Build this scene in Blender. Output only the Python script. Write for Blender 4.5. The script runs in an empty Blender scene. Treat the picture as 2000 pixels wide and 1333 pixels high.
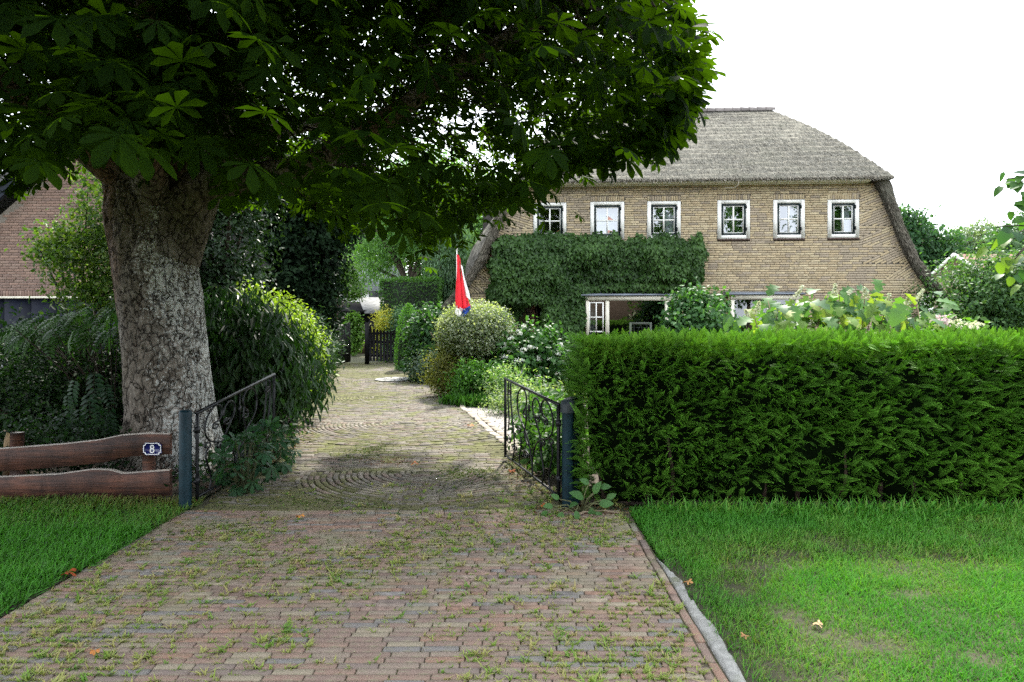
import bpy, math, random
import numpy as np
from mathutils import Vector, Matrix

# ------------------------------------------------------------------ camera, sky, sun, exposure
S = bpy.context.scene
C = S.collection
rng = np.random.default_rng(11)
random.seed(5)
F, HX, HY, EYE = 1280.0, 1000.0, 620.0, 1.75      # focal length and horizon of the photograph, in its pixels

cam_d = bpy.data.cameras.new('camera')
cam_d.sensor_width = 36.0
cam_d.lens = 36.0 * F / 2000.0
cam_d.shift_y = -(666.5 - HY) / 2000.0
cam_d.clip_start = 0.05
cam_d.clip_end = 2000.0
cam = bpy.data.objects.new('camera', cam_d)
cam.location = (0, 0, EYE)
cam.rotation_euler = (math.radians(90), 0, 0)
C.objects.link(cam)
S.camera = cam

SUN_DIR = Vector((0.12, 0.70, 0.88)).normalized()      # towards the sun: behind the garden, a little left
SUN_EL = math.asin(SUN_DIR.z)
SUN_AZ = math.atan2(SUN_DIR.x, SUN_DIR.y)
world = bpy.data.worlds.new('World')
S.world = world
world.use_nodes = True
wn = world.node_tree
wn.nodes.clear()
w_out = wn.nodes.new('ShaderNodeOutputWorld')
w_bg = wn.nodes.new('ShaderNodeBackground')
w_sky = wn.nodes.new('ShaderNodeTexSky')
w_sky.sky_type = 'NISHITA'
w_sky.sun_disc = False
w_sky.sun_elevation = SUN_EL
w_sky.sun_rotation = SUN_AZ
w_sky.air_density = 1.0
w_sky.dust_density = 3.0
w_sky.ozone_density = 1.0
w_co = wn.nodes.new('ShaderNodeTexCoord')
w_no = wn.nodes.new('ShaderNodeTexNoise')
w_no.inputs['Scale'].default_value = 2.2
w_no.inputs['Detail'].default_value = 5.0
w_rp = wn.nodes.new('ShaderNodeMapRange')
w_rp.inputs['From Min'].default_value = 0.3
w_rp.inputs['From Max'].default_value = 0.65
w_rp.inputs['To Min'].default_value = 0.62
w_rp.inputs['To Max'].default_value = 0.97
w_mx = wn.nodes.new('ShaderNodeMix')
w_mx.data_type = 'RGBA'
w_mx.inputs['B'].default_value = (10.9, 11.6, 12.6, 1)     # thin bright cloud veil
wn.links.new(w_co.outputs['Generated'], w_no.inputs['Vector'])
wn.links.new(w_no.outputs['Fac'], w_rp.inputs['Value'])
wn.links.new(w_rp.outputs['Result'], w_mx.inputs['Factor'])
wn.links.new(w_sky.outputs['Color'], w_mx.inputs['A'])
wn.links.new(w_mx.outputs['Result'], w_bg.inputs['Color'])
w_bg.inputs['Strength'].default_value = 0.10
wn.links.new(w_bg.outputs['Background'], w_out.inputs['Surface'])

sun_d = bpy.data.lights.new('sun', 'SUN')
sun_d.energy = 3.6
sun_d.angle = math.radians(3.0)
sun_d.color = (1.0, 0.95, 0.86)
sun = bpy.data.objects.new('sun', sun_d)
sun.rotation_euler = SUN_DIR.to_track_quat('Z', 'Y').to_euler()
sun.location = (0, 0, 30)
C.objects.link(sun)

S.view_settings.view_transform = 'Standard'
S.view_settings.look = 'None'
S.view_settings.gamma = 1.0
S.view_settings.exposure = 1.85
S.render.engine = 'CYCLES'
S.cycles.max_bounces = 6
S.cycles.diffuse_bounces = 3
S.cycles.glossy_bounces = 3
S.cycles.transmission_bounces = 4
S.cycles.transparent_max_bounces = 8
S.cycles.caustics_reflective = False
S.cycles.caustics_refractive = False
S.cycles.sample_clamp_indirect = 6.0
S.cycles.use_denoising = False


# ------------------------------------------------------------------ helpers: pixels to places
def at(px, py, D):
    return np.array([(px - HX) / F * D, D, EYE - (py - HY) / F * D])

def gnd(px, py):
    D = F * EYE / (py - HY)
    return np.array([(px - HX) / F * D, D, 0.0])

# ------------------------------------------------------------------ helpers: noise
def _h(ix, iy, iz):
    n = (ix * 374761393 + iy * 668265263 + iz * 1274126177) & 0x7fffffff
    n = ((n ^ (n >> 13)) * 1103515245) & 0x7fffffff
    n = (n ^ (n >> 16)) * 12345 & 0x7fffffff
    return ((n ^ (n >> 11)) & 0xffff) / 65535.0

def vnoise(P, s=1.0):
    P = np.atleast_2d(np.asarray(P, float)) * s
    i = np.floor(P).astype(np.int64)
    f = P - i
    f = f * f * (3 - 2 * f)
    r = 0
    for a in (0, 1):
        for b in (0, 1):
            for c in (0, 1):
                w = (f[:, 0] if a else 1 - f[:, 0]) * (f[:, 1] if b else 1 - f[:, 1]) * (f[:, 2] if c else 1 - f[:, 2])
                r = r + w * _h(i[:, 0] + a, i[:, 1] + b, i[:, 2] + c)
    return r

def fbm(P, s=1.0, o=3):
    r, a, t = 0, 1.0, 0
    for k in range(o):
        r = r + a * vnoise(np.asarray(P) + 17.3 * k, s)
        t += a
        a *= 0.5
        s *= 2.03
    return r / t

def nrm(v):
    v = np.asarray(v, float)
    return v / np.maximum(np.linalg.norm(v, axis=-1, keepdims=True), 1e-9)

# ------------------------------------------------------------------ helpers: meshes
class MB:
    def __init__(self):
        self.v, self.c, self.t, self.q, self.n = [], [], [], [], 0

    def add(self, V, T=None, Q=None, col=(1, 1, 1)):
        V = np.asarray(V, float).reshape(-1, 3)
        col = np.asarray(col, float)
        if col.ndim == 1:
            col = np.broadcast_to(col, (len(V), 3))
        self.v.append(V)
        self.c.append(col)
        if T is not None and len(T):
            self.t.append(np.asarray(T, np.int64).reshape(-1, 3) + self.n)
        if Q is not None and len(Q):
            self.q.append(np.asarray(Q, np.int64).reshape(-1, 4) + self.n)
        self.n += len(V)

    def box(self, lo, hi, col=(1, 1, 1), R=None, o=None):
        lo, hi = np.asarray(lo, float), np.asarray(hi, float)
        V = np.array([[x, y, z] for z in (lo[2], hi[2]) for y in (lo[1], hi[1]) for x in (lo[0], hi[0])])
        if R is not None:
            V = V @ np.asarray(R).T
        if o is not None:
            V = V + np.asarray(o)
        self.add(V, Q=[(0, 2, 3, 1), (4, 5, 7, 6), (0, 1, 5, 4), (2, 6, 7, 3), (0, 4, 6, 2), (1, 3, 7, 5)], col=col)

    def tube(self, P, r, n=8, col=(1, 1, 1), cap=True):
        P = np.asarray(P, float)
        m = len(P)
        r = np.broadcast_to(np.asarray(r, float), (m,))
        tg = nrm(np.gradient(P, axis=0))
        ref = np.array([0, 0, 1.0]) if abs(tg[0][2]) < 0.9 else np.array([1.0, 0, 0])
        a = nrm(np.cross(tg[0], ref))
        A, B = [], []
        for k in range(m):
            a = nrm(a - tg[k] * np.dot(a, tg[k]))
            A.append(a)
            B.append(np.cross(tg[k], a))
        A, B = np.array(A), np.array(B)
        th = np.linspace(0, 2 * math.pi, n, endpoint=False)
        V = P[:, None] + r[:, None, None] * (np.cos(th)[None, :, None] * A[:, None] + np.sin(th)[None, :, None] * B[:, None])
        k = np.arange(m - 1)[:, None] * n
        j = np.arange(n)[None, :]
        j2 = (j + 1) % n
        Q = np.stack([k + j, k + j2, k + n + j2, k + n + j], -1).reshape(-1, 4)
        V = V.reshape(-1, 3)
        T = None
        if cap:
            V = np.vstack([V, P[0], P[-1]])
            c0, c1 = m * n, m * n + 1
            T = [(c0, (i + 1) % n, i) for i in range(n)] + [(c1, (m - 1) * n + i, (m - 1) * n + (i + 1) % n) for i in range(n)]
        self.add(V, T=T, Q=Q, col=col)

    def grid(self, G, col=(1, 1, 1), flip=False):
        G = np.asarray(G, float)
        a, b = G.shape[:2]
        i = np.arange(a - 1)[:, None] * b
        j = np.arange(b - 1)[None, :]
        Q = np.stack([i + j, i + j + 1, i + b + j + 1, i + b + j], -1).reshape(-1, 4)
        if flip:
            Q = Q[:, ::-1]
        col = np.asarray(col, float)
        if col.ndim == 3:
            col = col.reshape(-1, 3)
        self.add(G.reshape(-1, 3), Q=Q, col=col)

    def prism(self, poly, ax, lo, hi, col=(1, 1, 1)):
        """poly: 2-D outline; ax: the axis (0,1,2) it is pulled along from lo to hi."""
        poly = np.asarray(poly, float)
        n = len(poly)
        oth = [k for k in (0, 1, 2) if k != ax]
        V = np.zeros((2 * n, 3))
        V[:n, oth] = poly
        V[n:, oth] = poly
        V[:n, ax] = lo
        V[n:, ax] = hi
        Q = [(i, (i + 1) % n, n + (i + 1) % n, n + i) for i in range(n)]
        from mathutils.geometry import tessellate_polygon
        tri = tessellate_polygon([[Vector((p[0], p[1], 0)) for p in poly]])
        T = [tuple(t) for t in tri] + [tuple(n + k for k in t[::-1]) for t in tri]
        self.add(V, T=T, Q=Q, col=col)

    def scatter(self, tp, Rm, P, s, col):
        """copies of a template: Rm (N,3,3), P (N,3), s (N,) or (N,3), col (N,3)"""
        tv, tt, tc = tp
        N = len(P)
        if N == 0:
            return
        s = np.asarray(s, float)
        if s.ndim == 1:
            s = s[:, None]
        loc = tv[None] * s[:, None, :]
        V = np.einsum('nij,nvj->nvi', Rm, loc) + P[:, None]
        k = (np.arange(N) * len(tv))[:, None, None]
        T = (tt[None] + k).reshape(-1, 3)
        cc = np.clip(col[:, None, :] * tc[None, :, None], 0, 1).reshape(-1, 3)
        self.add(V.reshape(-1, 3), T=T, col=cc)

    def mesh(self, name, mat, smooth=False, shift=None):
        me = bpy.data.meshes.new(name)
        V = np.vstack(self.v)
        if shift is not None:
            V = V - np.asarray(shift)
        col = np.vstack(self.c)
        T = np.vstack(self.t) if self.t else np.zeros((0, 3), np.int64)
        Q = np.vstack(self.q) if self.q else np.zeros((0, 4), np.int64)
        me.vertices.add(len(V))
        me.vertices.foreach_set('co', V.astype(np.float32).ravel())
        me.loops.add(T.size + Q.size)
        me.loops.foreach_set('vertex_index', np.concatenate([T.ravel(), Q.ravel()]).astype(np.int32))
        me.polygons.add(len(T) + len(Q))
        st = np.concatenate([np.arange(len(T)) * 3, T.size + np.arange(len(Q)) * 4]).astype(np.int32)
        me.polygons.foreach_set('loop_start', st)
        if smooth:
            me.polygons.foreach_set('use_smooth', np.ones(len(st), bool))
        at_ = me.color_attributes.new('col', 'FLOAT_COLOR', 'POINT')
        at_.data.foreach_set('color', np.hstack([col, np.ones((len(col), 1))]).astype(np.float32).ravel())
        me.materials.append(mat)
        me.update(calc_edges=True)
        return me

ROOT = {}

def thing(name, label, cat, loc=(0, 0, 0), rz=0.0, group=None):
    o = bpy.data.objects.new(name, None)
    o.empty_display_size = 0.1
    C.objects.link(o)
    o.location = tuple(map(float, loc))
    o.rotation_euler = (0, 0, rz)
    o['label'] = label
    o['category'] = cat
    if group:
        o['group'] = group
    ROOT[o] = np.array(loc, float) if rz == 0 else np.zeros(3)
    return o

def part(mb, name, mat, parent, smooth=False, label=None, stuff=False):
    """one mesh under a thing; world coordinates when the thing is not turned, else the thing's own"""
    o = bpy.data.objects.new(name, mb.mesh(name, mat, smooth, ROOT[parent]))
    C.objects.link(o)
    o.parent = parent
    ROOT[o] = ROOT[parent]
    if label:
        o['label'] = label
    if stuff:
        o['kind'] = 'stuff'
    return o

def inst(me, name, parent, M):
    o = bpy.data.objects.new(name, me)
    C.objects.link(o)
    o.parent = parent
    M = Matrix(M)
    M.translation = M.translation - Vector(ROOT[parent])
    o.matrix_local = M
    ROOT[o] = ROOT[parent]
    return o

def lone(mb, name, mat, label, cat, smooth=False, group=None, loc=(0, 0, 0)):
    o = bpy.data.objects.new(name, mb.mesh(name, mat, smooth, loc))
    C.objects.link(o)
    o.location = tuple(map(float, loc))
    o['label'] = label
    o['category'] = cat
    if group:
        o['group'] = group
    ROOT[o] = np.array(loc, float)
    return o

def struct(mb, name, mat, smooth=False, kind='structure', label=None):
    o = bpy.data.objects.new(name, mb.mesh(name, mat, smooth))
    C.objects.link(o)
    o['kind'] = kind
    if label:
        o['label'] = label
    ROOT[o] = np.zeros(3)
    return o

# ------------------------------------------------------------------ helpers: materials
def _new(name):
    m = bpy.data.materials.new(name)
    m.use_nodes = True
    nt = m.node_tree
    b = nt.nodes['Principled BSDF']
    return m, nt, b

def _noise(nt, scale, detail=4, coord='Object', stretch=None):
    tc = nt.nodes.new('ShaderNodeTexCoord')
    n = nt.nodes.new('ShaderNodeTexNoise')
    n.inputs['Scale'].default_value = scale
    n.inputs['Detail'].default_value = detail
    src = tc.outputs[coord]
    if stretch:
        mp = nt.nodes.new('ShaderNodeMapping')
        mp.inputs['Scale'].default_value = stretch
        nt.links.new(src, mp.inputs['Vector'])
        src = mp.outputs['Vector']
    nt.links.new(src, n.inputs['Vector'])
    return n

def _mul(nt, a, b, fac=1.0, mode='MULTIPLY'):
    x = nt.nodes.new('ShaderNodeMix')
    x.data_type = 'RGBA'
    x.blend_type = mode
    x.inputs['Factor'].default_value = fac
    for s, k in ((a, 'A'), (b, 'B')):
        if isinstance(s, (tuple, list)):
            x.inputs[k].default_value = (*s[:3], 1)
        else:
            nt.links.new(s, x.inputs[k])
    return x

def _ramp(nt, src, stops):
    r = nt.nodes.new('ShaderNodeValToRGB')
    e = r.color_ramp.elements
    while len(e) < len(stops):
        e.new(0.5)
    for k, (p, c) in enumerate(stops):
        e[k].position = p
        e[k].color = (*c, 1) if len(c) == 3 else c
    nt.links.new(src, r.inputs['Fac'])
    return r

def _bump(nt, b, src, strength, dist):
    n = nt.nodes.new('ShaderNodeBump')
    n.inputs['Strength'].default_value = strength
    n.inputs['Distance'].default_value = dist
    nt.links.new(src, n.inputs['Height'])
    nt.links.new(n.outputs['Normal'], b.inputs['Normal'])
    return n

def m_leaf(name, trans=0.35, rough=0.5, tint=(1.5, 1.7, 0.5), spec=0.2):
    m, nt, b = _new(name)
    at_ = nt.nodes.new('ShaderNodeAttribute')
    at_.attribute_name = 'col'
    nt.links.new(at_.outputs['Color'], b.inputs['Base Color'])
    b.inputs['Roughness'].default_value = rough
    b.inputs['Specular IOR Level'].default_value = spec
    tr = nt.nodes.new('ShaderNodeBsdfTranslucent')
    x = _mul(nt, at_.outputs['Color'], tint)
    x.clamp_result = True
    nt.links.new(x.outputs['Result'], tr.inputs['Color'])
    ms = nt.nodes.new('ShaderNodeMixShader')
    ms.inputs['Fac'].default_value = trans
    nt.links.new(b.outputs['BSDF'], ms.inputs[1])
    nt.links.new(tr.outputs['BSDF'], ms.inputs[2])
    nt.links.new(ms.outputs['Shader'], nt.nodes['Material Output'].inputs['Surface'])
    return m

def m_attr(name, rough=0.85, nscale=30.0, amount=0.5, bump=0.3, bdist=0.004, spec=0.3, extra=None, metal=0.0):
    """base colour from the mesh, broken up by noise; extra = (scale, colour, lo, hi) a second layer such as moss"""
    m, nt, b = _new(name)
    at_ = nt.nodes.new('ShaderNodeAttribute')
    at_.attribute_name = 'col'
    n = _noise(nt, nscale, 6)
    r = _ramp(nt, n.outputs['Fac'], [(0.25, (1 - amount,) * 3), (0.75, (1 + amount * 0.5,) * 3)])
    x = _mul(nt, at_.outputs['Color'], r.outputs['Color'])
    out = x.outputs['Result']
    if extra:
        sc, ec, lo, hi = extra
        n2 = _noise(nt, sc, 8)
        r2 = _ramp(nt, n2.outputs['Fac'], [(lo, (0, 0, 0)), (hi, (1, 1, 1))])
        y = _mul(nt, out, ec, mode='MIX')
        nt.links.new(r2.outputs['Color'], y.inputs['Factor'])
        out = y.outputs['Result']
    nt.links.new(out, b.inputs['Base Color'])
    b.inputs['Roughness'].default_value = rough
    b.inputs['Specular IOR Level'].default_value = spec
    b.inputs['Metallic'].default_value = metal
    if bump:
        n3 = _noise(nt, nscale * 4, 5)
        _bump(nt, b, n3.outputs['Fac'], bump, bdist)
    return m

def m_plain(name, col, rough=0.6, metal=0.0, var=0.25, nscale=8.0, bump=0.15, bdist=0.003, spec=0.4, stretch=None):
    m, nt, b = _new(name)
    n = _noise(nt, nscale, 6, stretch=stretch)
    r = _ramp(nt, n.outputs['Fac'], [(0.3, tuple(c * (1 - var) for c in col)), (0.7, tuple(min(1, c * (1 + var * 0.6)) for c in col))])
    nt.links.new(r.outputs['Color'], b.inputs['Base Color'])
    b.inputs['Roughness'].default_value = rough
    b.inputs['Metallic'].default_value = metal
    b.inputs['Specular IOR Level'].default_value = spec
    if bump:
        n3 = _noise(nt, nscale * 5, 5, stretch=stretch)
        _bump(nt, b, n3.outputs['Fac'], bump, bdist)
    return m

def m_glass(name, refl=0.3, tint=(0.7, 0.75, 0.75)):
    m, nt, b = _new(name)
    nt.nodes.remove(b)
    tr = nt.nodes.new('ShaderNodeBsdfTransparent')
    tr.inputs['Color'].default_value = (*tint, 1)
    gl = nt.nodes.new('ShaderNodeBsdfGlossy')
    gl.inputs['Roughness'].default_value = 0.015
    gl.inputs['Color'].default_value = (0.95, 0.97, 1, 1)
    n = _noise(nt, 1.1, 2)
    bp = nt.nodes.new('ShaderNodeBump')
    bp.inputs['Strength'].default_value = 0.05
    bp.inputs['Distance'].default_value = 0.05
    nt.links.new(n.outputs['Fac'], bp.inputs['Height'])
    nt.links.new(bp.outputs['Normal'], gl.inputs['Normal'])
    ms = nt.nodes.new('ShaderNodeMixShader')
    ms.inputs['Fac'].default_value = refl
    nt.links.new(tr.outputs['BSDF'], ms.inputs[1])
    nt.links.new(gl.outputs['BSDF'], ms.inputs[2])
    nt.links.new(ms.outputs['Shader'], nt.nodes['Material Output'].inputs['Surface'])
    return m

LEAF = m_leaf('leaf', 0.38, 0.5)
LEAF_THICK = m_leaf('leaf_glossy', 0.15, 0.45, spec=0.22)
LEAF_CHEST = m_leaf('leaf_chestnut', 0.40, 0.6, tint=(21.0, 16.0, 1.2), spec=0.01)
NEEDLE = m_leaf('needle', 0.14, 0.6, spec=0.08)
GRASS = m_leaf('grass_blade', 0.3, 0.55, tint=(1.3, 1.4, 0.5))
PETAL = m_leaf('petal', 0.3, 0.7, tint=(1, 1, 0.9))
TWIG = m_attr('twig_bark', 0.9, 20, 0.5, 0.4, 0.01)
WHITE = m_plain('white_paint', (0.78, 0.77, 0.72), 0.45, var=0.08)
CREAM = m_plain('cream_paint', (0.66, 0.62, 0.5), 0.45, var=0.1)
DKGREEN = m_plain('dark_green_paint', (0.012, 0.022, 0.024), 0.35, var=0.2)
GLASS = m_glass('window_glass', 0.22)
GLASS_DK = m_glass('window_glass_low', 0.13, (0.4, 0.42, 0.4))
CURTAIN = m_plain('curtain', (0.62, 0.63, 0.66), 0.9, var=0.2, nscale=3, bump=0)
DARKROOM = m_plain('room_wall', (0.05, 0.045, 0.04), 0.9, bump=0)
MORTAR = m_plain('mortar', (0.12, 0.105, 0.085), 0.95, var=0.3, nscale=20)
MORTAR_P = m_plain('mortar_pale', (0.42, 0.36, 0.32), 0.95, var=0.2, nscale=20)
BRICK = m_attr('brick_fired', 0.85, 14, 0.22, 0.5, 0.004)
PAVER = m_attr('paver_clay', 0.85, 18, 0.4, 0.5, 0.004, extra=(2.6, (0.20, 0.185, 0.12), 0.45, 0.75))
MOSSPAVE = m_attr('paver_mossy', 0.95, 16, 0.5, 0.6, 0.006, extra=(3.0, (0.115, 0.125, 0.035), 0.5, 0.7))
IRON = m_plain('wrought_iron', (0.012, 0.013, 0.015), 0.42, 0.3, var=0.4, nscale=25, bump=0.3)
TEAL = m_plain('post_paint', (0.006, 0.024, 0.034), 0.5, 0.0, spec=0.2, var=0.35, nscale=9, bump=0.2)
CAPGREY = m_plain('cap_paint', (0.02, 0.03, 0.035), 0.5, 0.0, var=0.3)
BLACKWOOD = m_plain('tarred_wood', (0.008, 0.008, 0.009), 0.75, var=0.4, nscale=6, stretch=(8, 8, 1), spec=0.2)

# ------------------------------------------------------------------ templates for foliage (axis +y, face +z)
def leaf_t(pts, fold=0.25, droop=0.15, tone=None):
    """half outline (x, y) from base to tip, mirrored about a folded midrib"""
    V, T = [], []
    rows = []
    for (x, y) in pts:
        z = -droop * y * y
        if x < 1e-6:
            rows.append([len(V)])
            V.append((0, y, z))
        else:
            k = len(V)
            V += [(-x, y, z + fold * x), (0, y, z), (x, y, z + fold * x)]
            rows.append([k, k + 1, k + 2])
    for a, b in zip(rows[:-1], rows[1:]):
        if len(a) == 1 and len(b) == 3:
            T += [(a[0], b[1], b[0]), (a[0], b[2], b[1])]
        elif len(a) == 3 and len(b) == 1:
            T += [(a[0], a[1], b[0]), (a[1], a[2], b[0])]
        elif len(a) == 3 and len(b) == 3:
            T += [(a[0], a[1], b[1]), (a[0], b[1], b[0]), (a[1], a[2], b[2]), (a[1], b[2], b[1])]
    V = np.array(V, float)
    c = np.ones(len(V)) if tone is None else np.interp(V[:, 1], [0, 1], tone)
    return V, np.array(T, np.int64), c

def join_t(items):
    """items: (template, 3x3, offset)"""
    V, T, c, n = [], [], [], 0
    for (tv, tt, tc), Rm, o in items:
        V.append(tv @ np.asarray(Rm).T + np.asarray(o))
        T.append(tt + n)
        c.append(tc)
        n += len(tv)
    return np.vstack(V), np.vstack(T), np.concatenate(c)

def rot(ax, a):
    return np.array(Matrix.Rotation(a, 3, ax))

def flat_t(pts, tone=None):
    """the same outline without a midrib: fewest faces, for needles, blades and reeds"""
    V, T, rows = [], [], []
    for (x, y) in pts:
        rows.append([len(V)] if x < 1e-6 else [len(V), len(V) + 1])
        V += [(0, y, 0)] if x < 1e-6 else [(-x, y, 0), (x, y, 0)]
    for a, b in zip(rows[:-1], rows[1:]):
        if len(a) == 1:
            T.append((a[0], b[1], b[0]))
        elif len(b) == 1:
            T.append((a[0], a[1], b[0]))
        else:
            T += [(a[0], a[1], b[1]), (a[0], b[1], b[0])]
    V = np.array(V, float)
    return V, np.array(T, np.int64), np.ones(len(V)) if tone is None else np.interp(V[:, 1], [0, 1], tone)

def fold_t(w, y, fold=0.3, droop=0.15):
    """two faces folded along the midrib"""
    return (np.array([(0, 0, 0), (-w, y, fold * w - droop * y * y), (0, 1, -droop), (w, y, fold * w - droop * y * y)], float),
            np.array([(0, 3, 2), (0, 2, 1)], np.int64), np.ones(4))

T_OVAL = fold_t(0.28, 0.45, 0.35, 0.15)
T_BROAD = leaf_t([(0, 0), (0.3, 0.25), (0.34, 0.55), (0, 1)], 0.25, 0.25)
T_LONG = fold_t(0.155, 0.42, 0.3, 0.3)
T_IVY = leaf_t([(0, 0.0), (0.42, 0.12), (0.22, 0.45), (0, 1)], 0.25, 0.2)
T_OAK = leaf_t([(0, 0), (0.1, 0.08), (0.34, 0.16), (0.19, 0.34), (0.46, 0.5), (0.2, 0.62), (0.27, 0.82), (0, 1)], 0.2, 0.35)
T_MAPLE = leaf_t([(0, 0.1), (0.3, 0.0), (0.22, 0.2), (0.55, 0.35), (0.25, 0.5), (0.2, 0.75), (0, 1)], 0.15, 0.3)
T_LIME = leaf_t([(0, 0.05), (0.3, 0.05), (0.42, 0.38), (0.25, 0.75), (0, 1)], 0.15, 0.3)

def t_chest(seed, fine=True):
    r = random.Random(seed)
    n = r.choice((5, 6, 7, 7))
    L = []
    lf = leaf_t([(0, 0), (0.055, 0.2), (0.16, 0.5), (0.215, 0.74), (0.12, 0.92), (0, 1)] if fine else [(0, 0), (0.10, 0.36), (0.21, 0.74), (0, 1)] if fine is not None else [(0, 0), (0.2, 0.65), (0, 1)], 0.22, 0.0)
    for k in range(n):
        a = math.radians((k - (n - 1) / 2) * (290 / n)) + r.uniform(-.08, .08)
        s = (1.0 - 0.33 * abs(k - (n - 1) / 2) / ((n - 1) / 2)) * r.uniform(0.9, 1.08)
        V = lf[0].copy() * s
        V[:, 2] -= 0.42 * V[:, 1] ** 1.6 + r.uniform(0, 0.16) * V[:, 1]
        L.append(((V, lf[1], lf[2]), rot('Z', -a), (0, 0, 0)))
    st = leaf_t([(0, -0.55), (0.013, -0.27), (0, 0.02)], 0, -0.3)
    L.append((st, np.eye(3), (0, 0, 0)))
    return join_t(L)

T_CHEST = [t_chest(k) for k in range(6)]
T_CHEST_C = [t_chest(k, False) for k in range(6)]
T_CHEST_U = [t_chest(k, None) for k in range(3)]

def t_pinnate(pairs=6, lw=0.3, ln=0.33, droop=0.5):
    lf = leaf_t([(0, 0), (0.2, 0.4), (0.14, 0.75), (0, 1)], 0.25, 0.25)
    L = [(leaf_t([(0, 0), (0.008, 0.5), (0, 1)], 0, droop), np.eye(3), (0, 0, 0))]
    for k in range(pairs):
        y = 0.18 + 0.8 * k / pairs
        s = ln * (1.0 - 0.35 * abs(k / (pairs - 1) - 0.4))
        for d in (-1, 1):
            L.append(((lf[0] * s, lf[1], lf[2]), rot('Z', -d * 1.15), (0, y, -droop * y * y)))
    L.append(((lf[0] * ln, lf[1], lf[2]), rot('X', -0.5), (0, 1, -droop)))
    return join_t(L)

T_PINN = t_pinnate()

def t_yew(pairs=11):
    nd = flat_t([(0, 0), (0.17, 0.5), (0, 1)])
    L = [(leaf_t([(0, 0), (0.018, 0.5), (0, 1)], 0, 0.25, (0.5, 1.0)), np.eye(3), (0, 0, 0))]
    for k in range(pairs):
        f = k / (pairs - 1)
        y = 0.06 + 0.9 * f
        s = 0.27 * (1.0 - 0.5 * max(0, f - 0.55) / 0.45) * (0.75 + 0.25 * min(1, f / .3))
        for d in (-1, 1):
            V = nd[0] * s
            L.append(((V, nd[1], np.full(len(V), 0.5 + 0.75 * f)), rot('Z', -d * (1.15 - 0.5 * f)) @ rot('X', 0.25), (0, y, -0.25 * y * y)))
    L.append(((nd[0] * 0.2, nd[1], np.full(len(nd[0]), 1.3)), np.eye(3), (0, 0.97, -0.24)))
    return join_t(L)

T_YEW = t_yew()

def t_tuft(n, seed, spread=0.6, w=0.05):
    r = random.Random(seed)
    L = []
    for k in range(n):
        b = leaf_t([(0, 0), (w, 0.02), (w * 0.7, 0.55), (0, 1)], 0.0, 0.0, (0.6, 1.15))
        V = b[0].copy()
        V = np.stack([V[:, 0], -0.0 * V[:, 1], V[:, 1]], 1)
        lean = r.uniform(0.1, spread)
        V[:, 1] += lean * V[:, 2] ** 2
        V *= r.uniform(0.5, 1.1)
        L.append(((V, b[1], b[2]), rot('Z', r.uniform(0, 6.28)), (r.uniform(-.25, .25), r.uniform(-.25, .25), 0)))
    return join_t(L)

def frames(ydir, zdir):
    y = nrm(ydir)
    x = nrm(np.cross(y, zdir))
    z = np.cross(x, y)
    return np.stack([x, y, z], -1)

def rdir(n):
    return nrm(rng.normal(size=(n, 3)))

def mixcol(cols, t):
    cols = np.asarray(cols, float)
    t = np.clip(t, 0, 0.9999) * (len(cols) - 1)
    i = t.astype(int)
    f = (t - i)[:, None]
    return cols[i] * (1 - f) + cols[i + 1] * f

def foliage(mb, blobs, clumps, per, size, tp, cols, shell=0.6, spread=0.12, up=0.35, hang=0.1, floor=0.03, lump=0.25, jit=0.5, keep=None, aspect=None):
    blobs = np.asarray(blobs, float)
    w = (blobs[:, 3] * blobs[:, 4] * blobs[:, 5]) ** (2 / 3)
    b = blobs[rng.choice(len(blobs), clumps, p=w / w.sum())]
    d = rdir(clumps)
    rr = shell + (1 - shell) * np.sqrt(rng.random(clumps))
    rr = rr * (1 + lump * (vnoise(b[:, :3] + d * 3.1, 1.3) - 0.5) * 2)
    c = b[:, :3] + d * b[:, 3:6] * rr[:, None]
    out = nrm(d / b[:, 3:6])
    ct = rng.random(clumps)
    c, out, ct = np.repeat(c, per, 0), np.repeat(out, per, 0), np.repeat(ct, per)
    N = len(c)
    p = c + rng.normal(size=(N, 3)) * spread
    ok = p[:, 2] > floor
    if keep is not None:
        ok &= keep(p)
    p, out, ct = p[ok], out[ok], ct[ok]
    N = len(p)
    z = nrm(out * (1 - up) + np.array([0, 0, 1.0]) * up + rdir(N) * jit)
    y = nrm(rdir(N) + out * 0.5 - np.array([0, 0, 1.0]) * hang * 2)
    s = size * rng.uniform(0.65, 1.3, N)
    t = np.clip(ct * 0.55 + rng.random(N) * 0.45, 0, 1)
    mb.scatter(tp, frames(y, z), p, s, mixcol(cols, t) * rng.uniform(0.8, 1.2, (N, 1)))

def stems(base, tops, o, r0=0.02, n=6, bend=0.15):
    for tp in tops:
        mb = MB()
        b = np.asarray(base) + np.append(rng.normal(size=2) * r0 * 2, 0)
        m = (b + tp) / 2 + rng.normal(size=3) * bend * np.linalg.norm(tp - b) * 0.3
        t = np.linspace(0, 1, 6)[:, None]
        P = (1 - t) ** 2 * b + 2 * t * (1 - t) * m + t * t * np.asarray(tp)
        mb.tube(P, np.linspace(r0, r0 * 0.35, 6), n, (0.07, 0.05, 0.035))
        part(mb, 'stem', TWIG, o, True)

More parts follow.
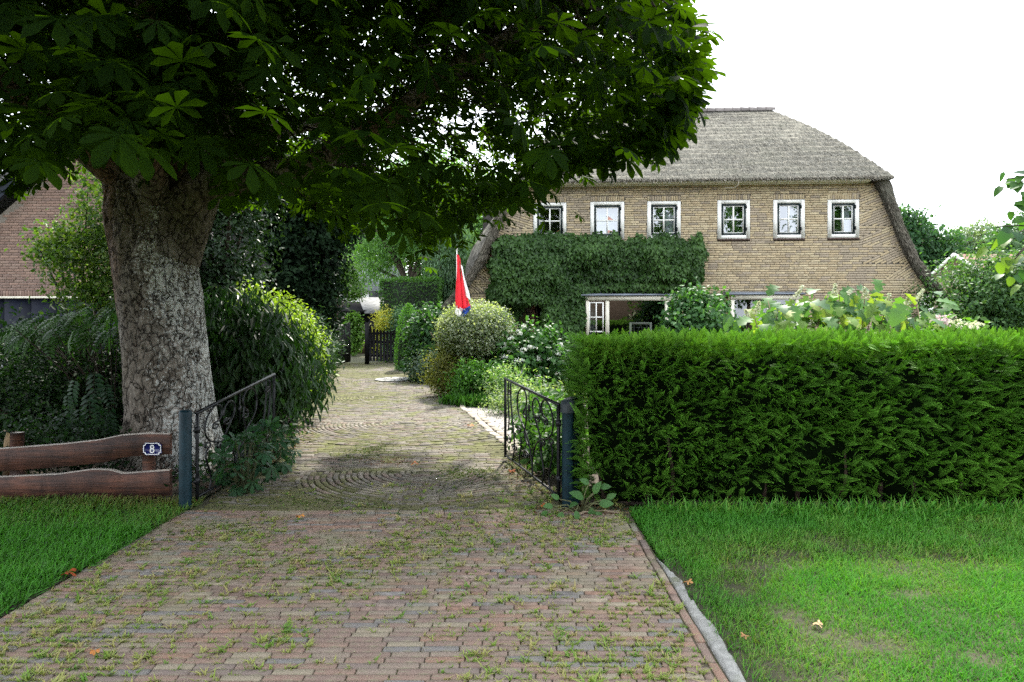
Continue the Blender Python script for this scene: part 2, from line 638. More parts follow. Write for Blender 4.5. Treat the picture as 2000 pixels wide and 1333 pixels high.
def shrub(name, label, cat, blobs, clumps, per, size, tp, cols, mat=None, group=None, inner=0.35, nst=7, r0=0.02, **kw):
    blobs = np.asarray(blobs, float)
    base = np.array([blobs[:, 0].mean(), blobs[:, 1].mean(), 0.0])
    o = thing(name, label, cat, base, 0, group)
    mb = MB()
    foliage(mb, blobs, clumps, per, size, tp, cols, **kw)
    if inner:
        k2 = dict(kw)
        k2['shell'] = 0.25
        bl = blobs.copy()
        bl[:, 3:6] *= 0.8
        foliage(mb, bl, int(clumps * inner), per, size * 1.35, tp, cols, **k2)
    part(mb, 'foliage', mat or LEAF, o, stuff=True)
    tops = [blobs[rng.integers(len(blobs)), :3] + rng.normal(size=3) * 0.5 * blobs[0, 3:6] * [1, 1, .3] for _ in range(nst)]
    tops = [np.maximum(t, [-1e9, -1e9, 0.15]) for t in tops]
    stems(base, tops, o, r0)
    return o

def tree(name, label, base, trunk_r, fork_z, blobs, clumps, per, size, tp, cols, mat=None, group=None, limbs=8, bark=(0.07, 0.055, 0.04), inner=0.3, cat='tree', **kw):
    blobs = np.asarray(blobs, float)
    base = np.array([base[0], base[1], 0.0])
    o = thing(name, label, cat, base, 0, group)
    mb = MB()
    top = np.array([blobs[:, 0].mean(), blobs[:, 1].mean(), (blobs[:, 2] + 0.4 * blobs[:, 5]).max()])
    fk = base + (top - base) * 0.15
    fk[2] = fork_z
    t = np.linspace(0, 1, 7)[:, None]
    mb.tube(base * (1 - t) + fk * t + rng.normal(size=(7, 3)) * trunk_r * 0.1 - [0, 0, 0.05], np.linspace(trunk_r * 1.25, trunk_r * 0.8, 7), 12, bark)
    part(mb, 'trunk', TWIG, o, True)
    for k in range(limbs):
        b = blobs[k % len(blobs)]
        e = b[:3] + rng.normal(size=3) * b[3:6] * 0.45
        e[2] = max(e[2], fork_z + 0.3)
        m = (fk + e) / 2 + [0, 0, 0.12 * np.linalg.norm(e - fk)]
        P = (1 - t) ** 2 * fk + 2 * t * (1 - t) * m + t * t * e
        lm = MB()
        lm.tube(P, np.linspace(trunk_r * 0.5, trunk_r * 0.1, 7), 7, bark)
        part(lm, 'limb', TWIG, o, True)
    mb = MB()
    foliage(mb, blobs, clumps, per, size, tp, cols, **kw)
    if inner:
        k2 = dict(kw)
        k2['shell'] = 0.2
        bl = blobs.copy()
        bl[:, 3:6] *= 0.8
        foliage(mb, bl, int(clumps * inner), per, size * 1.4, tp, cols, **k2)
    part(mb, 'crown', mat or LEAF, o, stuff=True)
    return o

# ------------------------------------------------------------------ helpers: bricks
def brick_mesh(name, mat, col, ch=0.08):
    """unit block, bevelled face on +z; scaled per piece"""
    mb = MB()
    V, h = [], 0.5
    for (i, z) in ((0.0, -0.5), (0.0, 0.5 - ch), (1.0, 0.5)):
        ix, iy = (0.02 * i, 0.09 * i)
        V += [(-h + ix, -h + iy, z), (h - ix, -h + iy, z), (h - ix, h - iy, z), (-h + ix, h - iy, z)]
    Q = []
    for r in (0, 4):
        Q += [(r + k, r + (k + 1) % 4, r + 4 + (k + 1) % 4, r + 4 + k) for k in range(4)]
    Q.append((8, 9, 10, 11))
    mb.add(V, Q=Q, col=col)
    return mb.mesh(name, mat), (np.array(V), np.array([(q[0], q[1], q[2]) for q in Q] + [(q[0], q[2], q[3]) for q in Q]), np.ones(12))

def lay(name, parent, mat, pal, P, Rm, Sz, ci, order, limit=300):
    """P (N,3), Rm (N,3,3), Sz (N,3), ci colour index; the first `limit` in `order` become parts, the rest one part"""
    ms = []
    for k, c in enumerate(pal):
        me, tp = brick_mesh('%s_%s' % (name, 'abcdefghijkl'[k]), mat, c)
        ms.append(me)
    idx = np.argsort(order)
    for i in idx[:limit]:
        M = np.eye(4)
        M[:3, :3] = Rm[i] * Sz[i][None, :]
        M[:3, 3] = P[i]
        inst(ms[ci[i]], name, parent, M.tolist())
    rest = idx[limit:]
    if len(rest):
        mb = MB()
        cc = np.asarray(pal)[ci[rest]] * rng.uniform(0.85, 1.12, (len(rest), 1))
        mb.scatter(tp, Rm[rest], P[rest], Sz[rest], cc)
        part(mb, name + '_courses', mat, parent, stuff=True)

def eyes(n):
    return np.repeat(np.eye(3)[None], n, 0)

# ================================================================== GROUND
SOIL = m_plain('garden_soil', (0.055, 0.042, 0.028), 0.95, var=0.5, nscale=5, bump=0.6, bdist=0.02)
mb = MB()
mb.add([(-300, -300, -0.05), (300, -300, -0.05), (300, 600, -0.05), (-300, 600, -0.05)], Q=[(0, 1, 2, 3)])
struct(mb, 'ground', m_plain('ground_earth', (0.06, 0.075, 0.03), 0.95, var=0.5, nscale=0.8, bump=0.5, bdist=0.02))

# drive edges, metres
DY = np.array([5.9, 7.0, 8.3, 9.0, 12.4, 14.9, 18.7, 24.3, 33.0])
DXL = np.array([-2.95, -2.98, -3.02, -3.1, -3.95, -4.5, -5.3, -6.5, -8.6])
DXR = np.array([0.48, 0.32, 0.02, -0.12, -0.92, -1.5, -2.45, -4.1, -6.0])

SAND = m_attr('joint_sand', 0.95, 25, 0.5, 0.5, 0.006, extra=(7.0, (0.06, 0.07, 0.022), 0.45, 0.65))
mb = MB()
mb.add([(-2.99, 1.6, -0.012), (1.06, 1.6, -0.012), (1.06, 5.96, -0.012), (-2.99, 5.96, -0.012)], Q=[(0, 1, 2, 3)], col=(0.11, 0.09, 0.065))
apron = struct(mb, 'front_paving', SAND)
mb = MB()
for k in range(len(DY) - 1):
    y0 = max(DY[k], 5.96)
    mb.add([(DXL[k], y0, -0.016), (DXR[k], y0, -0.016), (DXR[k + 1], DY[k + 1], -0.016), (DXL[k + 1], DY[k + 1], -0.016)], Q=[(0, 1, 2, 3)], col=(0.075, 0.07, 0.045))
drive = struct(mb, 'driveway', SAND)

# --- front apron: long thin pavers laid in straight rows across
PALP = [(0.245, 0.16, 0.125), (0.215, 0.148, 0.122), (0.175, 0.168, 0.165), (0.28, 0.235, 0.17), (0.265, 0.155, 0.112), (0.24, 0.185, 0.148), (0.195, 0.15, 0.132)]
PW = [0.26, 0.22, 0.13, 0.09, 0.08, 0.14, 0.08]
P, A, Sz = [], [], []
row = 0
y = 1.75
while y < 5.93:
    x = -2.97 - rng.uniform(0, 0.2)
    while x < 0.985:
        L = 0.2 + rng.uniform(-0.004, 0.004)
        if rng.random() < 0.05:
            L *= 0.5
        x0, x1 = max(x, -2.975), min(x + L, 0.985)
        if x1 - x0 > 0.03:
            sag = 0.010 * (vnoise([[x * 1.3, y * 1.3, 0]])[0] - 0.5)
            P.append(((x0 + x1) / 2, y + 0.012 * math.sin(x * 1.7 + 1) + rng.normal() * 0.0012, -0.025 + sag + rng.normal() * 0.0013))
            A.append((rng.normal() * 0.008, rng.normal() * 0.006, rng.normal() * 0.012))
            Sz.append((x1 - x0 - 0.003, 0.0465 + rng.uniform(-.0015, .0015), 0.05))
        x += L + 0.004
    y += 0.0535
    row += 1
yy = 1.7
while yy < 5.5:                                      # stretchers along the right-hand edge
    P.append((1.018 + rng.normal() * 0.003, yy + 0.1, -0.024 + rng.normal() * 0.002))
    A.append((rng.normal() * 0.01, rng.normal() * 0.01, math.pi / 2 + rng.normal() * 0.02))
    Sz.append((0.197, 0.048, 0.05))
    yy += 0.204
P, Sz = np.array(P), np.array(Sz)
Rm = np.array([np.array(Matrix.Rotation(a[2], 3, 'Z') @ Matrix.Rotation(a[1], 3, 'Y') @ Matrix.Rotation(a[0], 3, 'X')) for a in A])
PALP = [tuple(a * .8 + b * .2 for a, b in zip(c, (0.205, 0.16, 0.118))) for c in PALP]
ci = rng.choice(len(PALP), len(P), p=PW)
inview = (np.abs(P[:, 0]) < 0.80 * P[:, 1]) & (P[:, 1] > 3.08)
lay('paver', apron, PAVER, PALP, P, Rm, Sz, ci, np.where(inview, P[:, 1], 50 + P[:, 1]))
APR = (P, Sz)

# --- driveway: the same pavers laid in fans
fans = [(-0.95, 7.45, 1.44), (-1.75, 10.9, 2.0), (-2.7, 14.4, 2.2), (-3.6, 18.0, 2.3)]
def in_fan(q, x, y, e=0.03):
    return (x - q[0]) ** 2 + (y - q[1]) ** 2 < (q[2] + e) ** 2 and y < q[1] and (q is not fans[0] or x < q[0] + .75)
P, A, Sz = [], [], []
def in_drive(x, y):
    return (y > 5.965) & (y < 25.5) & (x > np.interp(y, DY, DXL) + 0.03) & (x < np.interp(y, DY, DXR) - 0.03)
for k, (fx, fy, fr) in enumerate(fans):
    pitch = 0.066 if k < 3 else 0.075
    for r in np.arange(0.16, fr, pitch):
        n = max(4, int(2 * math.pi * r / 0.175))
        a0 = rng.uniform(0, 6.28)
        for i in range(n):
            a = a0 + i * 2 * math.pi / n
            x, y = fx + r * math.cos(a), fy + r * math.sin(a)
            if not in_drive(x, y):
                continue
            if not in_fan(fans[k], x, y) or any(in_fan(q, x, y) for q in fans[:k]):
                continue
            P.append((x, y))
            A.append(a + math.pi / 2)
            Sz.append((2 * math.pi * r / n - 0.010, pitch - 0.018))
for y in np.arange(5.99, 25.4, 0.06):
    x = np.interp(y, DY, DXL) + 0.03 + rng.uniform(0, 0.15)
    while x < np.interp(y, DY, DXR) - 0.05:
        xc = x + 0.1
        if in_drive(xc, y) and not any(in_fan(q, xc - .05, y) for q in fans):
            P.append((xc, y))
            A.append(0.0)
            Sz.append((0.193, 0.049))
        x += 0.203
P = np.array(P)
N = len(P)
mn = fbm(np.c_[P, np.zeros(N)], 0.55, 3)
edge = np.minimum(P[:, 0] - np.interp(P[:, 1], DY, DXL), np.interp(P[:, 1], DY, DXR) - P[:, 0])
moss = np.clip((mn - 0.5) * 3.5 + 0.5 * np.exp(-edge / 0.35) + 0.22 + 0.5 * (P[:, 1] > 17) - 0.35 * ((P[:, 1] > 9) & (P[:, 1] < 13)), 0, 1)  # moss thinned mid-drive: the sunlit stretch is put into the paver colours
ci = np.where(rng.random(N) < moss, rng.choice([3, 4, 5], N), rng.choice([0, 1, 2, 6, 7], N))
PALD = [(0.15, 0.135, 0.112), (0.17, 0.152, 0.125), (0.125, 0.115, 0.10), (0.118, 0.115, 0.055), (0.10, 0.102, 0.045), (0.13, 0.12, 0.065), (0.155, 0.12, 0.10), (0.185, 0.165, 0.14)]
wav = 0.02 * (fbm(np.c_[P, np.ones(N)], 0.7, 2) - 0.5)
Pz = np.c_[P, -0.028 + wav + rng.normal(size=N) * 0.0022]
Rm = np.array([np.array(Matrix.Rotation(a + rng.normal() * 0.02, 3, 'Z') @ Matrix.Rotation(rng.normal() * 0.02, 3, 'X')) for a in A])
Sz = np.c_[np.array(Sz), np.full(N, 0.05)]
lay('paver', drive, MOSSPAVE, PALD, Pz, Rm, Sz, ci, P[:, 1])
DRV = P

# --- round inset of pale stones
rc = gnd(768, 742)
mb = MB()
mb.add([(rc[0] + 0.52 * math.cos(a), rc[1] + 0.62 * math.sin(a), 0.004) for a in np.linspace(0, 2 * math.pi, 32, endpoint=False)] + [(rc[0], rc[1], 0.004)],
       T=[(32, i, (i + 1) % 32) for i in range(32)], col=(0.07, 0.065, 0.05))
ins = struct(mb, 'round_paving', SAND)
STONE = m_attr('pale_stone', 0.9, 12, 0.35, 0.4, 0.006)
def ring_stone(c, r0, r1, a0, a1, z0, z1, col, ys=1.2):
    mb = MB()
    aa = np.linspace(a0, a1, 5)
    out = [(c[0] + r1 * math.cos(a), c[1] + ys * r1 * math.sin(a)) for a in aa]
    inn = [(c[0] + r0 * math.cos(a), c[1] + ys * r0 * math.sin(a)) for a in aa[::-1]]
    mb.prism(out + (inn if r0 > 0.01 else [(c[0], c[1])]), 2, z0, z1, col)
    return mb
for k in range(10):
    a = k * 2 * math.pi / 10
    g = 0.33 + rng.uniform(-.04, .04)
    part(ring_stone(rc, 0.24, 0.5, a + .04, a + 0.59, 0.006, 0.022 + rng.uniform(0, .006), (g, g, g * .95)), 'stone', STONE, ins)
for k in range(5):
    a = k * 2 * math.pi / 5 + .3
    g = 0.34 + rng.uniform(-.04, .04)
    part(ring_stone(rc, 0.0, 0.215, a + .05, a + 1.2, 0.006, 0.022 + rng.uniform(0, .006), (g, g, g * .95)), 'stone', STONE, ins)

# --- concrete edging strip at the right of the apron
CONC = m_attr('old_concrete', 0.95, 22, 0.35, 0.9, 0.008, extra=(6, (0.10, 0.11, 0.05), 0.55, 0.75))
mb = MB()
ys = np.linspace(1.7, 4.75, 60)
x0 = 1.052 + 0.006 * (vnoise(np.c_[ys * 5, ys * 0, ys * 0 + 3]) - .5)
x1 = 1.135 + 0.075 * (fbm(np.c_[ys * 2.2, ys * 0, ys * 0 + 9], 1, 3) - .5) - 0.09 * np.clip((ys - 4.3) / 0.45, 0, 1)
prof = [(-0.04, 0), (0.002, 0), (0.008, 0.25), (0.008, 0.75), (0.0, 1), (-0.04, 1)]
G = np.array([[(a + (b - a) * f, yv, z + 0.006 * rng.normal()) for (z, f) in prof] for a, b, yv in zip(x0, x1, ys)])
mb.grid(G, (0.27, 0.265, 0.245))
struct(mb, 'edging_strip', CONC)

# --- lawns
LSOIL = m_plain('lawn_soil', (0.035, 0.034, 0.016), 0.95, var=0.5, nscale=6, bump=0.6, bdist=0.02)
def lawn(x0, x1, y0, y1, name):
    mb = MB()
    xs, ys = np.linspace(x0, x1, 40), np.linspace(y0, y1, 40)
    X, Y = np.meshgrid(xs, ys)
    Z = -0.006 + 0.035 * (fbm(np.c_[X.ravel(), Y.ravel(), X.ravel() * 0], 1.1, 3) - 0.5).reshape(X.shape)
    mb.grid(np.stack([X, Y, Z], -1))
    return struct(mb, name, LSOIL, True)
lawn(1.09, 7.5, 1.2, 5.95, 'lawn')
lawn(-8.0, -3.0, 1.2, 6.6, 'lawn')

T_BLADE = flat_t([(0.045, 0), (0.034, 0.55), (0, 1)], (0.55, 1.2))
T_BLADE = (np.stack([T_BLADE[0][:, 0], 0.45 * T_BLADE[0][:, 1] ** 2, T_BLADE[0][:, 1]], 1), T_BLADE[1], T_BLADE[2])
def grass(mb, X, Y, L, cols, tn, lean=0.45):
    n = len(X)
    a = rng.uniform(0, 2 * math.pi, n)
    t = np.abs(rng.normal(size=n)) * lean * 1.35
    up = np.stack([np.cos(a) * np.sin(t), np.sin(a) * np.sin(t), np.cos(t)], 1)
    x = nrm(np.cross(np.stack([np.cos(a + .8), np.sin(a + .8), 0 * a], 1), up))
    yv = np.cross(up, x)
    Z = -0.006 + 0.035 * (fbm(np.c_[X, Y, X * 0], 1.1, 3) - 0.5)
    mb.scatter(T_BLADE, np.stack([x, yv, up], -1), np.c_[X, Y, Z], L, mixcol(cols, tn) * rng.uniform(.8, 1.2, (n, 1)))
GC = [(0.30, 0.26, 0.10), (0.14, 0.26, 0.04), (0.075, 0.25, 0.025), (0.045, 0.19, 0.018)]
mb = MB()
n = 235000
X, Y = rng.uniform(1.06, 7.4, n), rng.uniform(2.3, 5.98, n)
bare = fbm(np.c_[X, Y, X * 0 + 4], 1.25, 3)
spot = (0.55 + 0.9 * fbm(np.c_[X, Y, X * 0 + 1], 9.0, 3)) * np.minimum.reduce([np.hypot((X - sx) / rx, (Y - sy) / ry) for sx, sy, rx, ry in ((1.62, 3.85, .16, .16), (1.95, 3.5, .26, .14), (2.4, 3.36, .14, .1), (1.45, 4.25, .12, .15), (1.3, 3.2, .1, .3), (2.55, 4.15, .2, .1))])
tone = np.clip(0.82 - (bare - 0.5) * 1.3 + rng.normal(size=n) * 0.14 - 0.2 * np.clip(1.35 - spot, 0, 1), 0.02, 0.98)
ok = (X < 0.82 * Y + 1.9) & (rng.random(n) < np.clip((spot - 0.2) * 2.2, 0.45, 1)) & (rng.random(n) > np.clip((bare - 0.68) * 4, 0, .85))
ok &= X > np.where(Y > 4.55, 1.06 + .03 * rng.random(n), 1.155) + 0.08 * (fbm(np.c_[Y * 5, X * 2, Y * 0], 1, 3) - 0.75) + .015 * rng.normal(size=n)
ok &= ~((Y < 4.75) & (X < 1.20) & (rng.random(n) < .6))
far = np.clip((Y - 5.3) / 0.6, 0, 1)
L = rng.uniform(0.022, 0.062, n) * (.7 + .7 * fbm(np.c_[X, Y, X * 0 + 6], 3.5, 2)) * (1 + 0.6 * far * rng.random(n)) * np.clip(0.55 + spot * 0.3, .5, 1)
grass(mb, X[ok], Y[ok], L[ok], GC, tone[ok])
n = 2600                                              # taller unmown rim at the hedge foot
X, Y = rng.uniform(1.2, 7.2, n), rng.uniform(5.72, 6.02, n)
grass(mb, X, Y, rng.uniform(.07, .17, n), GC, rng.uniform(.3, 1, n), 0.35)
struct(mb, 'lawn_grass', GRASS, kind='stuff', label='bright green grass of the lawn in front of the yew hedge')
mb = MB()
n = 105000
X, Y = rng.uniform(-6.8, -2.95, n), rng.uniform(2.9, 6.3, n)
bare = fbm(np.c_[X, Y, X * 0 + 8], 1.3, 3)
tone = np.clip(0.92 - np.clip(Y - 5.35 + 0.9 * (bare - .5), 0, 1) * .6 + rng.normal(size=n) * 0.12, 0.03, 0.98)
ok = (X > -0.82 * Y - 1.2) & (X < -2.92 - 0.16 * fbm(np.c_[Y * 3.5, X * 3, Y * 0 + 5], 1, 3) + 0.10 * (Y > 4.6) + .03 * rng.normal(size=n)) & (rng.random(n) < np.where(Y > 5.4, .6, 1))
grass(mb, X[ok], Y[ok], rng.uniform(0.03, 0.085, ok.sum()) * (.6 + .9 * fbm(np.c_[X, Y, X * 0 + 3], 2.5, 2)[ok]), [(0.24, 0.19, 0.075), (0.15, 0.17, 0.045), (0.065, 0.20, 0.022), (0.05, 0.20, 0.016)], tone[ok])
struct(mb, 'verge_grass', GRASS, kind='stuff', label='green grass of the verge in front of the plank fence')

# --- grass and moss tufts growing in the joints
mb = MB()
tufts = [t_tuft(12, k, 1.1, 0.085) for k in range(5)]
n = 12000
X, Y = rng.uniform(-2.95, 1.0, n), rng.uniform(2.6, 6.9, n)
d = fbm(np.c_[X, Y, X * 0 + 2], 1.5, 3)
track = np.exp(-((X + 1.75) / .28) ** 2) + np.exp(-((X + .15) / .28) ** 2)
dens = np.clip((d - 0.45) * 4.5, 0.03, 1) * (1 - .6 * track) * np.where(Y > 5.9, 0.35, 1) * np.clip(1.0 + 0.6 * (X < -1.2) * (Y > 4) , 0, 1)
ok = rng.random(n) < dens
X, Y = X[ok], Y[ok]
row = 1.75 + 0.0535 * np.round((Y - 1.75 - 0.02675) / 0.0535) + 0.02675 + 0.012 * np.sin(X * 1.7 + 1)
Y = np.where(Y < 5.93, row, Y)
n = len(X)
for k in range(5):
    s = np.arange(n) % 5 == k
    a = rng.uniform(0, 6.28, s.sum())
    ca, sa, z0, o1 = np.cos(a), np.sin(a), 0 * a, 0 * a + 1
    Rt = np.stack([np.stack([ca, -sa, z0], 1), np.stack([sa, ca, z0], 1), np.stack([z0, z0, o1], 1)], 1)
    sc = rng.uniform(0.018, 0.042, s.sum()) * np.clip(rng.lognormal(0, .25, s.sum()), .6, 1.8)
    mb.scatter(tufts[k], Rt, np.c_[X[s], Y[s], -0.008 + 0 * X[s]], np.c_[sc * 1.7, sc * 1.15, sc * 0.6], mixcol([(0.36, 0.31, 0.14), (0.25, 0.31, 0.07), (0.12, 0.25, 0.035)], rng.random(s.sum())))
n = 3000                                                # low mossy growth in patches on the drive
cx = np.array([(-1.95, 8.5, .35, .6), (-0.55, 7.4, .35, .35), (-1.9, 6.2, .6, .2), (-2.4, 5.3, .5, .5), (0.1, 7.8, .15, .5), (-1.0, 4.9, .8, .5)])
k = rng.integers(0, len(cx), n)
X = cx[k, 0] + rng.normal(size=n) * cx[k, 2] * .6
Y = cx[k, 1] + rng.normal(size=n) * cx[k, 3] * .6
sc = rng.uniform(0.012, 0.026, n)
a = rng.uniform(0, 6.28, n)
ca, sa, z0, o1 = np.cos(a), np.sin(a), 0 * a, 0 * a + 1
Rt = np.stack([np.stack([ca, -sa, z0], 1), np.stack([sa, ca, z0], 1), np.stack([z0, z0, o1], 1)], 1)
mb.scatter(tufts[0], Rt, np.c_[X, Y, -0.008 + z0], np.c_[sc * 1.5, sc * 1.2, sc * .7], mixcol([(0.19, 0.19, 0.06), (0.10, 0.16, 0.03), (0.07, 0.15, 0.02)], rng.random(n)))
struct(mb, 'joint_grass', GRASS, kind='stuff', label='tufts of grass growing in the joints of the paving')
# --- crumbs: fallen bits of leaf, petals and seed husks
mb = MB()
n = 1500
X, Y = rng.uniform(-2.9, 1.0, n), rng.uniform(2.9, 14, n) ** 1.0
ok = (X > np.interp(Y, DY, DXL)) & (X < np.interp(Y, DY, DXR) + (Y < 5.9))
X, Y = X[ok], Y[ok]
n = len(X)
mb.scatter(T_OVAL, frames(rdir(n) * [1, 1, .1], np.array([0, 0, 1.0]) + rdir(n) * .3), np.c_[X, Y, 0.004 + 0 * X], rng.uniform(.008, .022, n), mixcol([(0.4, 0.34, 0.22), (0.5, 0.46, 0.34), (0.16, 0.10, 0.05), (0.22, 0.16, 0.08)], rng.random(n)))
n = 1700                                               # brown litter along the drive edges and posts
k = rng.integers(0, 6, n)
cx = np.array([(-3.02, 7.3, .1, .6), (-3.0, 8.6, .1, .8), (0.12, 7.4, .12, .5), (-1.45, 7.95, .22, .16), (0.75, 5.9, .3, .1), (-3.3, 10.5, .15, .9)])
X = cx[k, 0] + rng.normal(size=n) * cx[k, 2]
Y = cx[k, 1] + rng.normal(size=n) * cx[k, 3]
mb.scatter(T_OVAL, frames(rdir(n) * [1, 1, .1], np.array([0, 0, 1.0]) + rdir(n) * .5), np.c_[X, Y, 0.006 + 0 * X], rng.uniform(.012, .035, n), mixcol([(0.16, 0.06, 0.03), (0.11, 0.06, 0.035), (0.2, 0.10, 0.045)], rng.random(n)))
struct(mb, 'leaf_litter', LEAF, kind='stuff', label='brown crumbs of dry leaf scattered on the paving')

# --- gravel path and bed edging right of the drive
GRAV = m_attr('gravel_chips', 0.9, 10, 0.3, 0.2, 0.004)
mb = MB()
gv = [gnd(*p) for p in ((985, 865), (880, 775), (945, 775), (1040, 752), (1135, 755), (1130, 800), (1085, 850), (1010, 890))]
mb.add([g + [0, 0, -0.022] for g in gv] + [np.mean(gv, 0) + [0, 0, -0.022]], T=[(len(gv), i, (i + 1) % len(gv)) for i in range(len(gv))], col=(0.3, 0.28, 0.25))
struct(mb, 'gravel_path', GRAV)
mb = MB()
n = 9000
X, Y = rng.uniform(-1.5, 1.3, n), rng.uniform(8.2, 17, n)
ok = (X > np.interp(Y, DY, DXR) + 0.16) & (X < 0.105 * Y + .05)
X, Y = X[ok], Y[ok]
n = len(X)
tet = (np.array([(0.5, 0, -.2), (-.3, .45, -.2), (-.3, -.4, -.2), (0, 0, .4), (.3, .35, .1)]), np.array([(0, 1, 3), (1, 2, 3), (2, 0, 3), (0, 4, 3), (4, 1, 3)]), np.ones(5))
a = rdir(n)
mb.scatter(tet, frames(rdir(n) * [1, 1, .2], np.array([0, 0, 1.0]) + a * .3), np.c_[X, Y, -0.016 + 0 * X], rng.uniform(.018, .04, n), mixcol([(0.28, 0.26, 0.23), (0.42, 0.39, 0.34), (0.36, 0.35, 0.34)], rng.random(n)))
struct(mb, 'gravel', GRAV, kind='stuff', label='pale grey gravel of the path beside the drive')
edge_o = bpy.data.objects.new('bed_edging', None)
C.objects.link(edge_o)
edge_o['kind'] = 'structure'
ROOT[edge_o] = np.zeros(3)
P, A, Sz = [], [], []
yy = 8.5
while yy < 15.6:
    dx = np.interp(yy + .12, DY, DXR) - np.interp(yy, DY, DXR)
    ang = math.atan2(0.12, dx)
    for sub in (0,) if yy > 11.5 else (0, 1):
        P.append((np.interp(yy, DY, DXR) + 0.05 + 0.11 * sub + rng.normal() * .012, yy + rng.normal() * 0.01 + .05 * sub, -0.012 + rng.normal() * .004))
        A.append(ang + rng.normal() * 0.06)
        Sz.append((rng.uniform(.14, .19), 0.095, 0.05))
    yy += 0.2
lay('stone', edge_o, STONE, [(0.3, 0.27, 0.22), (0.24, 0.21, 0.17), (0.36, 0.33, 0.28)], np.array(P), np.array([rot('Z', a) for a in A]), np.array(Sz), rng.integers(0, 3, len(P)), np.arange(len(P)))

# ================================================================== THATCHED HOUSE (own axes: u right, v back, z up)
HO = np.array([1.055, 18.25])
HU = np.array([0.99817, -0.0605])
HV = np.array([0.0605, 0.99817])
def fu(px, v=0.0):
    k = (px - HX) / F
    o = HO + HV * v
    return (k * o[1] - o[0]) / (HU[0] - k * HU[1])
def fz(px, py, v=0.0):
    o = HO + HV * v + HU * fu(px, v)
    return EYE - (py - HY) / F * o[1]
def fp(px, py, v=0.0):
    return np.array([fu(px, v), fz(px, py, v)])
house = thing('thatched_house', 'yellow brick house with a grey thatched roof and six small white windows', 'house', (HO[0], HO[1], 0), -math.atan2(0.0605, 0.99817))
THATCH = m_attr('thatch', 0.95, 9, 0.45, 1.0, 0.03, spec=0.1, extra=(2.2, (0.17, 0.165, 0.13), 0.52, 0.75))

Le = np.array([fp(*p) for p in ((1003, 352), (985, 422), (969, 466), (952, 505), (930, 540), (905, 570), (888, 593))])
Re = np.array([fp(*p) for p in ((1706, 350), (1724, 395), (1743, 443), (1760, 486), (1777, 520), (1796, 546), (1815, 572))])
ZT, ZB = 5.42, 2.40
def ul(z): return np.interp(z, Le[::-1, 1], Le[::-1, 0])
def ur(z): return np.interp(z, Re[::-1, 1], Re[::-1, 0])
wins = []
for (x0, x1, y0, y1) in ((1042, 1106, 397, 468), (1153, 1219, 395, 468), (1264, 1329, 394, 467), (1401, 1464, 392, 467), (1510, 1571, 391, 466), (1616, 1677, 391, 465)):
    wins.append((fu(x0), fu(x1), fz((x0 + x1) / 2, y1), fz((x0 + x1) / 2, y0)))

# mortar wall with openings
wall = MB()
zlo = min(w[2] for w in wins) + 0.01
zhi = max(w[3] for w in wins) - 0.01
def strip(mb, zs, a, b, v=0.0):
    G = np.array([[(a(z), v, z), (b(z), v, z)] for z in zs])
    mb.grid(G)
strip(wall, np.linspace(ZB, zlo, 16), lambda z: ul(z) - .05, lambda z: ur(z) + .05)
strip(wall, np.linspace(zhi, ZT + .15, 4), lambda z: ul(z) - .05, lambda z: ur(z) + .05)
eds = [(w[0] + .01, w[1] - .01) for w in wins]
zz = np.linspace(zlo, zhi, 8)
strip(wall, zz, lambda z: ul(z) - .05, lambda z: eds[0][0])
for a, b in zip(eds[:-1], eds[1:]):
    strip(wall, zz, lambda z, a=a: a[1], lambda z, b=b: b[0])
strip(wall, zz, lambda z: eds[-1][1], lambda z: ur(z) + .05)
# ground floor, left and right of the windows and below them
gx = {'door0': fu(1012), 'door1': fu(1062), 'w0': fu(1140), 'w1': fu(1330), 'w2': fu(1424), 'w3': fu(1545)}
def rect(mb, u0, u1, z0, z1, v=0.0, col=(1, 1, 1)):
    mb.add([(u0, v, z0), (u1, v, z0), (u1, v, z1), (u0, v, z1)], Q=[(0, 1, 2, 3)], col=col)
rect(wall, ul(ZB) + .25, gx['door0'], -0.03, ZB)
rect(wall, gx['door1'], gx['w0'], -0.03, ZB)
rect(wall, gx['w0'], gx['w1'], -0.03, 0.85)
rect(wall, gx['w1'], gx['w2'], -0.03, ZB)
rect(wall, gx['w2'], gx['w3'], -0.03, 0.85)
rect(wall, gx['w3'], ur(ZB) - .25, -0.03, ZB)
wall_o = part(wall, 'wall', MORTAR, house)
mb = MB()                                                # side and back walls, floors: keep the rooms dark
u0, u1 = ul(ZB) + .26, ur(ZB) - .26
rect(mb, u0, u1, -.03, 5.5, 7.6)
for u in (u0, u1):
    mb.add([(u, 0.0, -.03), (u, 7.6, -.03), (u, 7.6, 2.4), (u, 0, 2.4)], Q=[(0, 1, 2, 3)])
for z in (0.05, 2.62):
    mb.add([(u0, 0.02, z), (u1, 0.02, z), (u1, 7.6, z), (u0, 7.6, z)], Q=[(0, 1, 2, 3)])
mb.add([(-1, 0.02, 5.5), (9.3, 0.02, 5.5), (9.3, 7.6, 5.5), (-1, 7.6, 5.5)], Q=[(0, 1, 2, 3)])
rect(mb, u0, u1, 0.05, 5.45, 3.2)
part(mb, 'inner_wall', DARKROOM, house)

